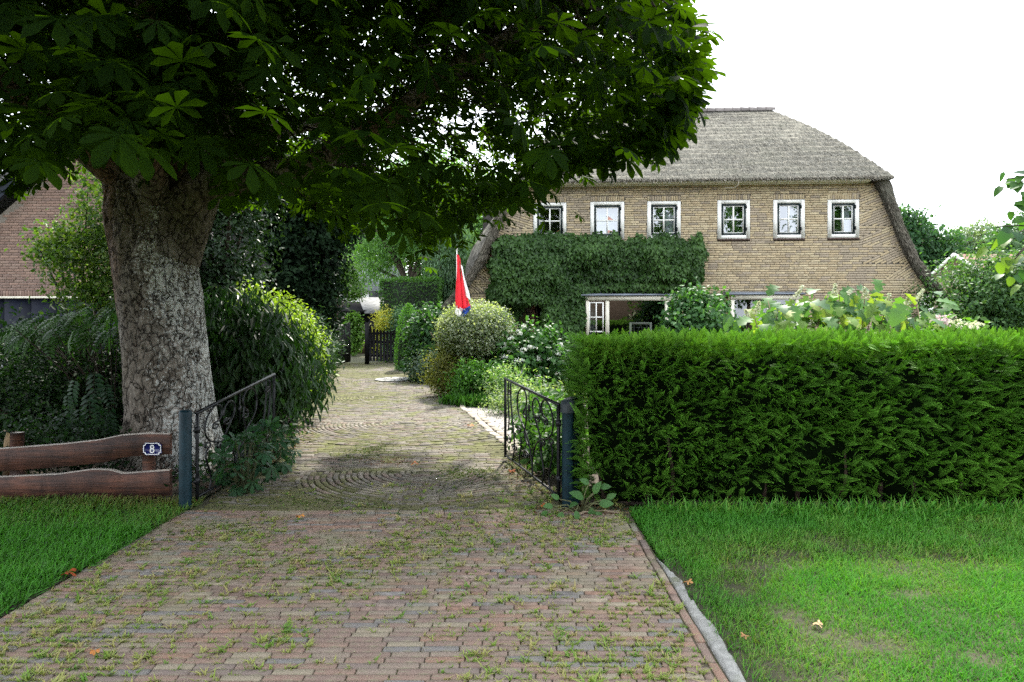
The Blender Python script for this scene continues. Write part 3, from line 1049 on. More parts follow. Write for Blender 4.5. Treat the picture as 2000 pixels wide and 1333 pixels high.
# bricks: courses with tumbled wedges along both sloping sides
PALH = [(0.45, 0.36, 0.225), (0.42, 0.33, 0.205), (0.395, 0.315, 0.205), (0.48, 0.395, 0.255), (0.35, 0.285, 0.205), (0.43, 0.35, 0.23), (0.28, 0.23, 0.17)]
PWH = [0.24, 0.22, 0.16, 0.13, 0.09, 0.12, 0.04]
PH = 0.0645
wedges = []                                              # (A, B, n): A upper, B lower point on the edge, n inward normal
for E, sg in ((Le, 1), (Re, -1)):
    fe = ul if sg == 1 else ur
    zs = np.array([5.36, 4.78, 4.22, 3.68, 3.2, 2.78, 2.42])
    for za, zb in zip(zs[:-1], zs[1:]):
        A_, B_ = np.array([fe(za), za]), np.array([fe(zb), zb])
        t = nrm(B_ - A_)
        n = np.array([-t[1], t[0]])
        if n[0] * sg < 0:
            n = -n
        if n[1] > 0:
            n = -n
        wedges.append((A_, B_, t, n, sg))
P, X1, Sz = [], [], []
def put(c, d, L, h):
    P.append((c[0], -0.003 + rng.normal() * 0.002, c[1]))
    X1.append(d)
    Sz.append((L, h, 0.03))
def clear(u0, u1, z):
    """cut a course piece at the openings"""
    segs = [(u0, u1)]
    for (a, b, zl, zh) in wins:
        if zl - 0.05 < z < zh + 0.155:
            nx = []
            for s in segs:
                if s[1] <= a or s[0] >= b:
                    nx.append(s)
                else:
                    if a - s[0] > 0.03: nx.append((s[0], a - .005))
                    if s[1] - b > 0.03: nx.append((b + .005, s[1]))
            segs = nx
    return segs
z = ZB + 0.04
row = 0
while z < ZT - 0.02:
    a, b = ul(z) + 0.01, ur(z) - 0.01
    for (A_, B_, t, n, sg) in wedges:
        if B_[1] < z < A_[1]:
            uw = A_[0] + (A_[1] - z) / abs(n[1]) * n[0]
            if sg == 1: a = max(a, min(uw, wins[0][0] - .02) + .006)
            else: b = min(b, max(uw, wins[5][1] + .02) - .006)
    u = a - rng.uniform(0, 0.2)
    while u < b:
        L = rng.choice([0.245, 0.245, 0.245, 0.12])
        for s in clear(max(u, a), min(u + L, b), z):
            if s[1] - s[0] > 0.02:
                put(((s[0] + s[1]) / 2, z), (1, 0), s[1] - s[0], PH - 0.013)
        u += L + 0.010
    z += PH
    row += 1
for (A_, B_, t, n, sg) in wedges:
    He = np.linalg.norm(B_ - A_)
    s = 0.03
    while s < He:
        o = A_ + t * s
        Lm = (o[1] - B_[1]) / abs(n[1])                  # until the level course at B
        Lm = min(Lm, ((wins[0][0] - .02 - o[0]) if sg == 1 else (o[0] - wins[5][1] - .02)) / abs(n[0]))
        q = -rng.uniform(0, .2)
        while q < Lm:
            q0, q1 = max(q, 0.0), min(q + 0.245, Lm)
            if q1 - q0 > 0.03:
                c = o + n * (q0 + q1) / 2
                put(c, n if n[0] > 0 else -n, q1 - q0, PH - 0.013)
            q += 0.255
        s += PH
soldier = []
for (a, b, zl, zh) in wins:
    k = int((b - a + .02) / 0.062)
    for i in range(k):
        u = a + (i + .5) * (b - a) / k
        put((u, zh + 0.085), (0, 1), 0.135, (b - a) / k - 0.012)
z = 0.04                                                 # ground floor piers that show
while z < ZB - .02:
    for (a, b) in ((ul(ZB) + .27, gx['door0'] - .01), (gx['door1'] + .01, gx['w0'] - .01), (gx['w1'] + .01, gx['w2'] - .01), (gx['w3'] + .01, ur(ZB) - .27)):
        u = a - rng.uniform(0, .2)
        while u < b:
            q0, q1 = max(u, a), min(u + .245, b)
            if q1 - q0 > .03:
                put(((q0 + q1) / 2, z), (1, 0), q1 - q0, PH - .013)
            u += .255
    z += PH
P, X1, Sz = np.array(P), np.array(X1, float), np.array(Sz)
X1 = nrm(X1 + rng.normal(size=X1.shape) * 0.004)
xv = np.c_[X1[:, 0], 0 * X1[:, 0], X1[:, 1]]
zv = np.tile([0, -1.0, 0], (len(P), 1))
Rm = np.stack([xv, np.cross(zv, xv), zv], -1)
ivy_u0, ivy_u1 = fu(960), fu(1370)
hid = (P[:, 0] > ivy_u0) & (P[:, 0] < ivy_u1) & (P[:, 2] < 4.0)
pri = np.where(hid | (P[:, 2] < ZB), 100, 0) - P[:, 0]
ci = rng.choice(len(PALH), len(P), p=PWH)
dn = fbm(P, 1.1, 3)
ci = np.where((dn > .58) & (rng.random(len(P)) < .5), 4, ci)
lay('brick', wall_o, BRICK, PALH, P, Rm, Sz, ci, pri)

# upper windows
def window(parent, u0, u1, z0, z1, name='window', fw=0.10, curtain=None):
    fr = MB()
    for (a, b, c, d) in ((u0, u0 + fw, z0, z1), (u1 - fw, u1, z0, z1)):
        fr.box((a, -0.035, c), (b, 0.09, d))
    fr.box((u0 + fw, -0.033, z1 - fw * .9), (u1 - fw, 0.09, z1))
    fr.box((u0 + fw, -0.033, z0), (u1 - fw, 0.09, z0 + fw * .95))
    w = part(fr, name, WHITE, parent)
    a0, a1, b0, b1 = u0 + fw, u1 - fw, z0 + fw * .95, z1 - fw * .9
    s = MB()
    t = 0.06
    s.box((a0 + .004, -0.015, b0 + .004), (a0 + t, 0.06, b1 - .004))
    s.box((a1 - t, -0.015, b0 + .004), (a1 - .004, 0.06, b1 - .004))
    s.box((a0 + t, -0.013, b1 - t), (a1 - t, 0.06, b1 - .004))
    s.box((a0 + t, -0.013, b0 + .004), (a1 - t, 0.06, b0 + t))
    part(s, 'sash', DKGREEN, w)
    g = MB()
    c0, c1, d0, d1 = a0 + t, a1 - t, b0 + t, b1 - t
    e = 0.018
    g.box((c0 + .001, -.006, d0 + .001), (c0 + e, .05, d1 - .001))
    g.box((c1 - e, -.006, d0 + .001), (c1 - .001, .05, d1 - .001))
    g.box((c0 + e, -.004, d0 + .001), (c1 - e, .05, d0 + e))
    g.box((c0 + e, -.004, d1 - e), (c1 - e, .05, d1 - .001))
    cm, dm = (c0 + c1) / 2, (d0 + d1) / 2
    g.box((cm - .018, -.008, d0 + e), (cm + .018, .05, d1 - e))
    g.box((c0 + e, -.005, dm - .017), (cm - .019, .05, dm + .017))
    g.box((cm + .019, -.005, dm - .017), (c1 - e, .05, dm + .017))
    part(g, 'glazing_bar', WHITE, w)
    for (p0, p1) in ((c0 + e, cm - .018), (cm + .018, c1 - e)):
        for (q0, q1) in ((d0 + e, dm - .017), (dm + .017, d1 - e)):
            pm = MB()
            tl = rng.normal(size=2) * 0.0012
            pm.add([(p0, .02 + tl[0], q0), (p1, .02 - tl[0], q0), (p1, .02 - tl[0] + tl[1], q1), (p0, .02 + tl[0] + tl[1], q1)], Q=[(0, 1, 2, 3)])
            part(pm, 'pane', GLASS, w)
    for zz_ in (b0 + .12, b1 - .14):
        hm = MB()
        hm.box((a1 - .012, -.045, zz_), (a1 + .016, -.0155, zz_ + .09))
        part(hm, 'hinge', IRON, w)
    sl = MB()
    k = max(4, int((u1 - u0) / 0.1))
    for i in range(k):
        x = u0 + (i + .5) * (u1 - u0) / k
        sl.box((x - (u1 - u0) / k * .46, -0.055, z0 - .05), (x + (u1 - u0) / k * .46, .02, z0 - .006), (0.09, 0.06, 0.05))
    part(sl, 'sill', BRICK, w)
    if curtain:
        cu = MB()
        lo, hi = curtain
        n = 40
        us = np.linspace(c0 + (c1 - c0) * lo, c0 + (c1 - c0) * hi, n)
        vv = 0.2 + 0.02 * np.sin(np.arange(n) * 1.3)
        cu.grid(np.array([[(u, v, d0 - .05), (u, v, d1 + .05)] for u, v in zip(us, vv)]))
        part(cu, 'curtain', CURTAIN, w, True)
    return w
for k, (a, b, c, d) in enumerate(wins):
    window(house, a, b, c, d, curtain=[(0, .18), (0.0, 1.0), (0.62, 1), None, (0.5, 1), (.55, 1)][k])

# ground-floor window bands: lead ledge, cream frame, panes
LEAD = m_plain('lead_sheet', (0.16, 0.18, 0.21), 0.5, 0.3, var=0.25, nscale=4)
def band(px0, px1, posts, ytop, sash=None):
    a, b = fu(px0, -.25), fu(px1, -.25)
    zt = ytop
    led = MB()
    led.prism([(-0.42, zt), (-0.42, zt + .035), (0.0, zt + .11), (0.0, zt)], 0, a - .12, b + .12)
    lw = part(led, 'window_ledge', LEAD, house)
    fr = MB()
    fr.box((a, -.37, zt - .13), (b, -.25, zt - .001))
    for p, w_ in posts:
        u = fu(p, -.3)
        fr.box((u - w_ / 2, -.36, 0.9), (u + w_ / 2, -.26, zt - .131))
    fr.box((a, -.365, 0.82), (b, -.25, .899))
    w = part(fr, 'wide_window', CREAM, house)
    us = [a] + [fu(p, -.3) for p, _ in posts[1:-1]] + [b]
    for q0, q1 in zip(us[:-1], us[1:]):
        pm = MB()
        rect(pm, q0 + .02, q1 - .02, .9, zt - .131, -.31)
        part(pm, 'pane', GLASS_DK, w)
    bx = MB()
    for (s0, s1) in ((a, a), (b, b)):
        bx.add([(s0, -.25, 0), (s0, .0, 0), (s0, .0, zt), (s0, -.25, zt)], Q=[(0, 1, 2, 3)])
    rect(bx, a, b, -.02, .82, -.26)
    part(bx, 'apron_panel', CREAM, w)
    return w
zb1 = fz(1235, 578, -.4)
wA = band(1143, 1328, [(1147, .08), (1186, .10), (1302, .10), (1326, .08)], zb1)
wB = band(1426, 1560, [(1430, .09), (1500, .09), (1556, .09)], fz(1480, 576, -.4))
# casement with bars in the left bay, leaded frame hanging in the wide pane, curtains
g = MB()
a, b, z0, z1 = fu(1150, -.33), fu(1179, -.33), 1.34, zb1 - .17
for (p, q) in ((a, a + .035), (b - .035, b), ((a + b) / 2 - .015, (a + b) / 2 + .015)):
    g.box((p, -.35, z0), (q, -.32, z1))
for zc in (z0, (z0 + z1) / 2 - .02, z1 - .035):
    g.box((a + .036, -.348, zc), (b - .036, -.322, zc + .035))
part(g, 'casement', WHITE, wA)
g = MB()
a, b, z0, z1 = fu(1229, -.28), fu(1273, -.28), 1.0, fz(1250, 630, -.28)
for bx in (((a, z0), (a + .06, z1)), ((b - .06, z0), (b, z1)), ((a + .06, z1 - .06), (b - .06, z1)), ((a + .06, z0), (b - .06, z0 + .06))):
    g.box((bx[0][0], -.30, bx[0][1]), (bx[1][0], -.27, bx[1][1]))
lf = part(g, 'leaded_frame', WHITE, wA)
g = MB()
m, zc = (a + b) / 2, z1 - .26
for pts in ([(a + .06, z1 - .14), (b - .06, z1 - .14)], [(a + .13, z1 - .06), (a + .13, z0)], [(b - .13, z1 - .06), (b - .13, z0)], [(m, z1 - .06), (m - .07, zc + .02), (m, zc - .08), (m + .07, zc + .02), (m, z1 - .06)], [(m - .07, zc + .02), (m - .1, zc - .08), (m + .1, zc - .08), (m + .07, zc + .02)]):
    g.tube([(p[0], -.285, p[1]) for p in pts], .005, 5)
part(g, 'lead_came', m_plain('lead_came', (.3, .3, .32), .5, .5), lf)
for (p0, p1, vv) in ((1148, 1163, -.2), (1494, 1545, -.15)):
    cu = MB()
    n = 40
    us = np.linspace(fu(p0, vv), fu(p1, vv), n)
    cu.grid(np.array([[(u, vv + .02 * math.sin(i * 1.4), .9), (u, vv + .02 * math.sin(i * 1.4), 2.3)] for i, u in enumerate(us)]))
    part(cu, 'curtain', CURTAIN, wA if p0 < 1300 else wB, True)

# door recess: brick pier, stained side light, dark door
mb = MB()
pu0, pu1 = fu(1036), fu(1045)
for i, z in enumerate(np.arange(0.03, 2.35, PH)):
    mb.box((pu0, -.06, z), (pu1, .3, z + PH - .012), np.array([(0.22, 0.10, 0.06), (0.26, 0.13, 0.08), (0.18, 0.085, 0.06)][i % 3]))
part(mb, 'door_pier', BRICK, house)
d = MB()
d.box((pu1 + .02, .5, 0.05), (gx['door1'] - .02, .56, 2.1))
dr = part(d, 'door', DKGREEN, house)
d = MB()
d.box((pu1 + .1, .46, 1.0), (pu1 + .13, .5, 1.12))
part(d, 'door_handle', LEAD, dr)
d = MB()
rect(d, gx['door0'] + .02, pu0 - .01, .6, 2.2, .15)
sl = part(d, 'side_light', m_plain('stained_glass', (.07, .065, .03), .15, var=.6, nscale=7, bump=.2), house)
d = MB()
for u in np.linspace(gx['door0'] + .02, pu0 - .01, 4):
    d.box((u - .008, .135, .6), (u + .008, .149, 2.2))
for z in np.linspace(.6, 2.2, 6):
    d.box((gx['door0'] + .02, .136, z - .008), (pu0 - .01, .148, z + .008))
part(d, 'lead_came', DKGREEN, sl)

# roof
EV, EZ = -0.36, 5.47
UL, UR = fu(996, EV), fu(1745, EV)
RV, RZ = 3.8, 8.55
RL, RR = UL + 2.05, 7.24
roof = MB()
nb, na = 90, 220
b = np.linspace(0, 1, nb)[:, None]
a = np.linspace(0, 1, na)[None, :]
bul = 0.13 * np.sin(math.pi * b)                         # a soft convex swell
hipc = 0.10 * np.sin(math.pi * b)
u = (UL + (RL - UL) * b - hipc) * (1 - a) + (UR + (RR - UR) * b + hipc) * a
band_ = (b * 17 + 0.5 * (vnoise(np.c_[(u * .6).ravel(), np.repeat(b[:, 0], na) * 3, 0 * u.ravel()]).reshape(u.shape))) % 1.0
disp = 0.05 * band_ + 0.05 * (fbm(np.c_[u.ravel() * 1.2, np.repeat(b[:, 0], na) * 6, 0 * u.ravel()], 1, 4).reshape(u.shape) - .5)
nv_, nz_ = -(RZ - EZ), (RV - EV)
ln = math.hypot(nv_, nz_)
v = EV + (RV - EV) * b + (bul + disp) * nv_ / ln
z = EZ + (RZ - EZ) * b + (bul + disp) * nz_ / ln
G = np.stack([u, v + 0 * u, z + 0 * u], -1)
tn = fbm(np.c_[u.ravel() * .5, np.repeat(b[:, 0], na) * 5, 0 * u.ravel() + 3], 1, 3)
TC0, TC1 = np.array((0.20, 0.19, 0.155)), np.array((0.34, 0.315, 0.25))
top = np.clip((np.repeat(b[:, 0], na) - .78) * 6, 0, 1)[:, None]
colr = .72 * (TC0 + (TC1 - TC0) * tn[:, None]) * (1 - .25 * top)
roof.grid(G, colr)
def edge(f, n=40):
    return np.array([f(t) for t in np.linspace(0, 1, n)])
bv = 2 * RV - EV                                         # back slope and the two hips
roof.grid(np.array([[(UL, bv, EZ), (UR, bv, EZ)], [(RL, RV, RZ), (RR, RV, RZ)]]), (.26, .24, .19))
for (ue, ue2) in ((UL, RL), (UR, RR)):
    bb = np.linspace(0, 1, 30)[:, None]
    aa = np.linspace(0, 1, 60)[None, :]
    sg = -1 if ue < 3 else 1
    bu = .13 * np.sin(math.pi * bb)
    uu = ue + (ue2 - ue) * bb + sg * (bu * .8 + .04 * (fbm(np.c_[(aa * 30 + 0 * bb).ravel(), (bb * 12 + 0 * aa).ravel(), 0 * (aa + bb).ravel()], .5, 3).reshape(30, 60) - .5) * (aa > .02))
    vv = (EV + (RV - EV) * bb) * (1 - aa) + (bv + (RV - bv) * bb) * aa
    zz = EZ + (RZ - EZ) * bb + 0 * aa + bu * .5
    roof.grid(np.stack([uu, vv, zz], -1), (.27, .25, .2))
# thick front edge of the thatch and its underside
us = np.linspace(UL - .02, UR + .02, 160)
lo = EZ - 0.05 + 0.025 * (fbm(np.c_[us * 3, us * 0, us * 0], 1, 3) - .5)
G = np.stack([np.c_[us, us * 0 + EV + .012, us * 0 + EZ + .03], np.c_[us, us * 0 + EV - .02, lo + .03], np.c_[us, us * 0 + EV + .02, lo], np.c_[us, us * 0 + .05, lo + .05]], 0)
roof.grid(G, (0.12, 0.105, 0.085), flip=True)
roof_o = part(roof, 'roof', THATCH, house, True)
# loose reed ends over the slope
n = 52000
bb, aa = rng.random(n), rng.random(n)
hip = .1 * np.sin(math.pi * bb)
uu = (UL + (RL - UL) * bb - hip) * (1 - aa) + (UR + (RR - UR) * bb + hip) * aa
ds = .13 * np.sin(math.pi * bb) + .035 * ((bb * 17) % 1.0) + rng.uniform(.005, .03, n)
sl_d = nrm(np.array([0, -(RV - EV), -(RZ - EZ)]))
P = np.c_[uu, EV + (RV - EV) * bb + ds * nv_ / ln, EZ + (RZ - EZ) * bb + ds * nz_ / ln]
y = nrm(sl_d + rdir(n) * .34)
zn = np.tile([0, nv_ / ln, nz_ / ln], (n, 1)) + rdir(n) * .3
reed = flat_t([(.04, 0), (.04, .8), (0, 1)], (.75, 1.15))
mb = MB()
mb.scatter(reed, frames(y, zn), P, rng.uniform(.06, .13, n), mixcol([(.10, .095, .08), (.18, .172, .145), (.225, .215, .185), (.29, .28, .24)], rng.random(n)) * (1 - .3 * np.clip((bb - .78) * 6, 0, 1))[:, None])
n = 3500                                                 # ragged ends along the eave
uu = rng.uniform(UL, UR, n)
P = np.c_[uu, EV + rng.uniform(-.02, .03, n), EZ + rng.uniform(-.05, .05, n)]
mb.scatter(reed, frames(nrm(np.array([0, -.8, -.55]) + rdir(n) * .35), np.array([0, -.5, .8]) + rdir(n) * .2), P, rng.uniform(.05, .12, n), mixcol([(.16, .14, .11), (.4, .37, .3)], rng.random(n)))
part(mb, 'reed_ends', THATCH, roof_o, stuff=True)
# swept thatch down the two sides
def sweep(inner, outer, thick_v, bulge, sg, dark):
    """front edge between two curves (u, z); the outer face runs back, swelling outwards by `bulge`"""
    m = 46
    zt = np.linspace(0, 1, m)
    def along(E):
        E = np.array(E)
        s = np.r_[0, np.cumsum(np.linalg.norm(np.diff(E, axis=0), axis=1))]
        s /= s[-1]
        return np.c_[np.interp(zt, s, E[:, 0]), np.interp(zt, s, E[:, 1])]
    I, O = along(inner), along(outer)
    nz = lambda A, k, amp: amp * (fbm(np.c_[A * 2.6, A[:, :1] * 0 + k], 1, 3) - .5)
    rows = []
    prof = [(I, 0.02), (I, -thick_v * .8), (I * .6 + O * .4, -thick_v), (I * .15 + O * .85, -thick_v * .9), (O, -thick_v * .55)]
    for k, (E, vv) in enumerate(prof):
        E2 = E.copy()
        E2[:, 0] += nz(E, k, .05)
        rows.append(np.c_[E2[:, 0], np.full(m, vv) + nz(E, k + 9, .05), E2[:, 1]])
    w = np.clip(np.sin(math.pi * np.clip(zt * 1.15 - .02, 0, 1)), 0, 1) ** .8
    for k, vv in enumerate(np.linspace(0.1, 7.7, 24)):
        f = min(1, vv / 2.6)
        f = f * f * (3 - 2 * f)
        rows.append(np.c_[O[:, 0] + sg * (bulge * f * w + .03) + nz(O, k + 20, .08), np.full(m, vv), O[:, 1] + nz(O, k + 50, .05)])
    G = np.array(rows)
    cc = np.full(G.shape, 0.11) * np.array([1.0, .93, .78])
    cc *= (0.55 + .9 * fbm(G.reshape(-1, 3) * [1, 2, 1], 1.6, 3)).reshape(G.shape[:2])[..., None]
    mb = MB()
    mb.grid(G, cc, flip=(sg > 0))
    o = part(mb, 'swept_thatch', THATCH, house, True)
    n = 9000                                             # reed ends
    i, j = rng.integers(0, G.shape[0] - 1, n), rng.integers(0, m - 1, n)
    f, h = rng.random(n)[:, None], rng.random(n)[:, None]
    i[: n // 2] = rng.integers(0, 5, n // 2)
    Pp = (G[i, j] * (1 - f) + G[i + 1, j] * f) * (1 - h) + (G[i, j + 1] * (1 - f) + G[i + 1, j + 1] * f) * h
    dn = nrm(G[i, j + 1] - G[i, j])
    on = np.where((i < 4)[:, None], [0, -1.0, 0], [sg * .9, 0, .3])
    mb = MB()
    mb.scatter(reed, frames(nrm(dn + rdir(n) * .35), on + rdir(n) * .3), Pp + on * .012, rng.uniform(.07, .16, n), mixcol([(.05, .045, .035), (.13, .115, .09), (.24, .215, .17)], rng.random(n)))
    part(mb, 'reed_ends', THATCH, o, stuff=True)
OutL = [fp(*p, -.2) for p in ((983, 362), (977, 400), (965, 433), (952, 466), (936, 501), (924, 524), (909, 548), (866, 597))]
InL = [fp(*p) for p in ((1012, 362), (993, 405), (982, 432), (969, 466), (952, 505), (940, 526), (926, 546), (884, 602))]
sweep(InL, OutL, 0.3, 0.7, -1, .8)
OutR = [fp(*p) for p in ((1733, 356), (1740, 390), (1749, 414), (1758, 445), (1774, 474), (1785, 505), (1806, 532), (1822, 553), (1840, 577))]
InR = [fp(*p) for p in ((1704, 356), (1718, 380), (1726, 400), (1743, 443), (1757, 478), (1771, 508), (1790, 538), (1806, 558), (1826, 580))]
sweep(InR, OutR, 0.26, 0.12, 1, .5)
# gutter under the eave
g = MB()
th = np.linspace(math.pi, 2 * math.pi, 9)
us = np.linspace(UL + .1, UR - .55, 24)
G = np.array([[(u_, -.235 + .062 * math.cos(t), 5.43 + .062 * math.sin(t)) for t in th] for u_ in us])
g.grid(G)
g.box((UL + .12, -.17, 5.36), (UR - .55, -.015, 5.42))
gut = part(g, 'gutter', CREAM, house, True)
for u_ in np.linspace(UL + .6, UR - .8, 9):
    g = MB()
    g.tube([(u_, -.235 + .068 * math.cos(t), 5.43 + .068 * math.sin(t)) for t in th], .006, 5)
    part(g, 'gutter_bracket', LEAD, gut)
# ridge tiles
TILE = m_attr('ridge_tile', .85, 14, .35, .4, .004)
nt_ = 24
for k in range(nt_):
    u_a = RL - .1 + k * (RR - RL + .2) / nt_
    u_b = u_a + (RR - RL + .2) / nt_ + .03
    th = np.linspace(-.25, math.pi + .25, 11)
    mb = MB()
    G = np.array([[(uu_, RV + r * math.cos(t), RZ + .01 + r * .8 * math.sin(t)) for t in th] for uu_, r in ((u_a, .175), (u_a + .03, .172), (u_b - .06, .15), (u_b, .15))])
    c_ = np.array((.17, .15, .14)) * rng.uniform(.75, 1.2)
    mb.grid(G, c_)
    mb.grid(np.array([[(u_a, RV + .175 * math.cos(t), RZ + .01 + .14 * math.sin(t)) for t in th], [(u_a, RV + .14 * math.cos(t), RZ + .01 + .11 * math.sin(t)) for t in th]]), c_)
    part(mb, 'ridge_tile', TILE, roof_o, True)
mb = MB()                                                # chimney behind the leaves, lead apron in front
cu_ = fu(1300, 3.8)
mb.box((cu_ - .35, 3.4, 7.9), (cu_ + .35, 4.2, 9.35), (.3, .22, .13))
mb.box((cu_ - .42, 3.33, 9.35), (cu_ + .42, 4.27, 9.5), (.2, .19, .18))
ch = part(mb, 'chimney', BRICK, roof_o)
mb = MB()
mb.add([(cu_ - .5, 3.3, 8.33), (cu_ + .62, 3.3, 8.33), (cu_ + .36, 3.37, 8.75), (cu_ - .36, 3.37, 8.75), (cu_ - .5, 3.05, 8.1), (cu_ + .72, 3.05, 8.12)], Q=[(0, 1, 2, 3), (4, 5, 1, 0)])
part(mb, 'flashing', m_plain('pale_lead', (.6, .62, .65), .5, .1), ch)
mb = MB()
mb.tube([fp(1443, 352, -.4).tolist()[:1] + [-.4, fz(1443, 352, -.4)], [fu(1441, -.42), -.45, fz(1441, 362, -.45)], [fu(1433, -.42), -.45, fz(1433, 367, -.45)], [fu(1416, -.42), -.42, fz(1416, 367, -.42)]], .007, 5, (.4, .36, .28))
part(mb, 'hanging_reed', THATCH, roof_o)
def hloc(u, v, z):
    p = HO + HU * u + HV * v
    return np.array([p[0], p[1], z])

# ivy over the left of the facade
ivy = thing('ivy', 'dense dark green ivy covering the wall below the left three windows', 'ivy', hloc(fu(1120), -.3, 0))
mb = MB()
def ivy_patch(px0, px1, py0, py1, n, thick=.34, base=.02):
    q = np.c_[rng.uniform(px0, px1, n), rng.uniform(py0, py1, n)]
    q[:, 0] += 24 * (vnoise(np.c_[q[:, 1] * .06, q[:, 0] * .01, 0 * q[:, 0]]) - .5)
    q[:, 1] += 34 * (fbm(np.c_[q[:, 0] * .06, 0 * q[:, 1], 0 * q[:, 0] + 5], 1, 3) - .5)
    uu = np.array([fu(p) for p in q[:, 0]])
    zz = np.array([fz(p[0], p[1], 0) for p in q])
    lumps = fbm(np.c_[uu, zz, 0 * uu], 1.7, 3)
    ex = np.minimum.reduce([(q[:, 0] - px0), (px1 - q[:, 0]), (q[:, 1] - py0), (py1 - q[:, 1])]) / 14
    tk = thick * np.clip(ex, .12, 1) ** .5 * (.2 + 1.5 * lumps)
    dd = tk * (1 - .55 * rng.random(n) ** 1.6) + base
    Pw = np.array([hloc(a, -d, z) for a, d, z in zip(uu, dd, zz)]) + rng.normal(size=(n, 3)) * .03
    zn = nrm(np.array([-.06, -.9, .55]) + rdir(n) * .55)
    yd = nrm(np.array([0, -.25, -1.0]) + rdir(n) * .7)
    mb.scatter(T_IVY, frames(yd, zn), Pw, rng.uniform(.06, .13, n), mixcol([(.011, .030, .007), (.026, .066, .012), (.055, .12, .022)], np.clip(lumps * .7 + rng.random(n) * .5, 0, 1)))
ivy_patch(958, 1120, 470, 600, 9000, .46)
ivy_patch(1040, 1366, 476, 556, 11500, .46)
ivy_patch(1346, 1372, 460, 540, 900, .28)
ivy_patch(968, 1008, 580, 665, 1300, .25)
ivy_patch(1058, 1150, 545, 668, 6000, .4)
ivy_patch(1140, 1330, 545, 575, 2600, .30)
ivy_patch(970, 1340, 462, 486, 2600, .3)
part(mb, 'foliage', LEAF_THICK, ivy, stuff=True)
for k in range(14):
    mb = MB()
    u_, u2 = fu(rng.uniform(1000, 1130)), fu(rng.uniform(970, 1360))
    t = np.linspace(0, 1, 10)
    z2 = rng.uniform(3.2, 3.9)
    P = np.array([hloc(u_ + (u2 - u_) * s ** 1.5 + .06 * math.sin(5 * s + k), -.05 - .05 * s, -.02 + z2 * s) for s in t])
    mb.tube(P, np.linspace(.022, .006, 10), 6, (.06, .045, .03))
    part(mb, 'stem', TWIG, ivy, True)

# ================================================================== PLANK FENCE WITH HOUSE NUMBER
def m_wood(name, c0, c1, stretch=(1.2, 10, 14), scale=2.2, rough=.7):
    m, nt, b = _new(name)
    n = _noise(nt, scale, 8, stretch=stretch)
    r = _ramp(nt, n.outputs['Fac'], [(.3, c0), (.52, tuple((x + y) / 2 for x, y in zip(c0, c1))), (.72, c1)])
    n2 = _noise(nt, 3.0, 8, stretch=(1.6, 1, .8))
    r2 = _ramp(nt, n2.outputs['Fac'], [(.36, (.4, .36, .33)), (.5, (.9, .9, .9)), (.66, (1.35, 1.3, 1.3))])
    x = _mul(nt, r.outputs['Color'], r2.outputs['Color'])
    nt.links.new(x.outputs['Result'], b.inputs['Base Color'])
    n5 = _noise(nt, 2.0, 6, stretch=(.7, 3, 75))
    r5 = _ramp(nt, n5.outputs['Fac'], [(.38, (.35, .32, .3)), (.5, (1, 1, 1))])
    x = _mul(nt, x.outputs['Result'], r5.outputs['Color'])
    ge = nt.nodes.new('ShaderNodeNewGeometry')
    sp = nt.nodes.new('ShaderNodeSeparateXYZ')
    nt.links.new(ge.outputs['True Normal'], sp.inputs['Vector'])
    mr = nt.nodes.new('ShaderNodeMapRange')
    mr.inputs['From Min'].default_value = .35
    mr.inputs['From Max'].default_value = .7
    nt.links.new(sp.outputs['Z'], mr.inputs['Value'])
    x = _mul(nt, x.outputs['Result'], (.34, .30, .26), mode='MIX')      # sky highlight painted as a pale colour on upward faces
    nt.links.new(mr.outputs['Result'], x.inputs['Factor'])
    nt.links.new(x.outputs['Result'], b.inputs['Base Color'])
    b.inputs['Roughness'].default_value = rough
    n4 = _noise(nt, 9, 8, stretch=stretch)
    _bump(nt, b, n4.outputs['Fac'], .8, .006)
    return m
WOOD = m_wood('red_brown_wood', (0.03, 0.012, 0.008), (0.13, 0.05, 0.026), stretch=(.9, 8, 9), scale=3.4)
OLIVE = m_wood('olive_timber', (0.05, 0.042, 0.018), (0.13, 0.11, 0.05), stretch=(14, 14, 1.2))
FY = 6.34
fence = thing('plank_fence', 'low fence of two rough-edged red-brown planks carrying the house number', 'fence', (-4.2, FY, 0))
def plank(tops, bots, y0, y1):
    xs = np.linspace(-430, 331, 90)
    X = (xs - HX) / F * y0
    f = lambda pts: EYE - (np.interp(xs, *zip(*pts)) - HY) / F * y0
    wob = .008 * (fbm(np.c_[X * 3, X * 0, X * 0], 1, 3) - .5)
    T_, B_ = f(tops) + wob, f(bots) + wob * .7
    mb = MB()
    ch = .007
    rows = [np.c_[X, 0 * X + y1, B_], np.c_[X, 0 * X + y0, B_ + ch], np.c_[X, 0 * X + y0 + .001, T_ - ch], np.c_[X, 0 * X + y0 + ch * 1.6, T_], np.c_[X, 0 * X + y1, T_], np.c_[X, 0 * X + y1, B_]]
    mb.grid(np.array(rows), flip=True)
    for i in (0, -1):
        q = [r[i] for r in rows[:-1]]
        mb.add(q, T=[(0, k, k + 1) if i == 0 else (0, k + 1, k) for k in range(1, len(q) - 1)])
    return mb
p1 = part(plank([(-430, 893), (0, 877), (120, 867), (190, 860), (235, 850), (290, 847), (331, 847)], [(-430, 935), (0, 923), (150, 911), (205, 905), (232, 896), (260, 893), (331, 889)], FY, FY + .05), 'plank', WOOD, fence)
p2 = part(plank([(-430, 940), (0, 932), (110, 926), (180, 917), (215, 918), (240, 925), (331, 918)], [(-430, 985), (0, 978), (270, 977), (331, 970)], FY - .01, FY + .045), 'plank', WOOD, fence)
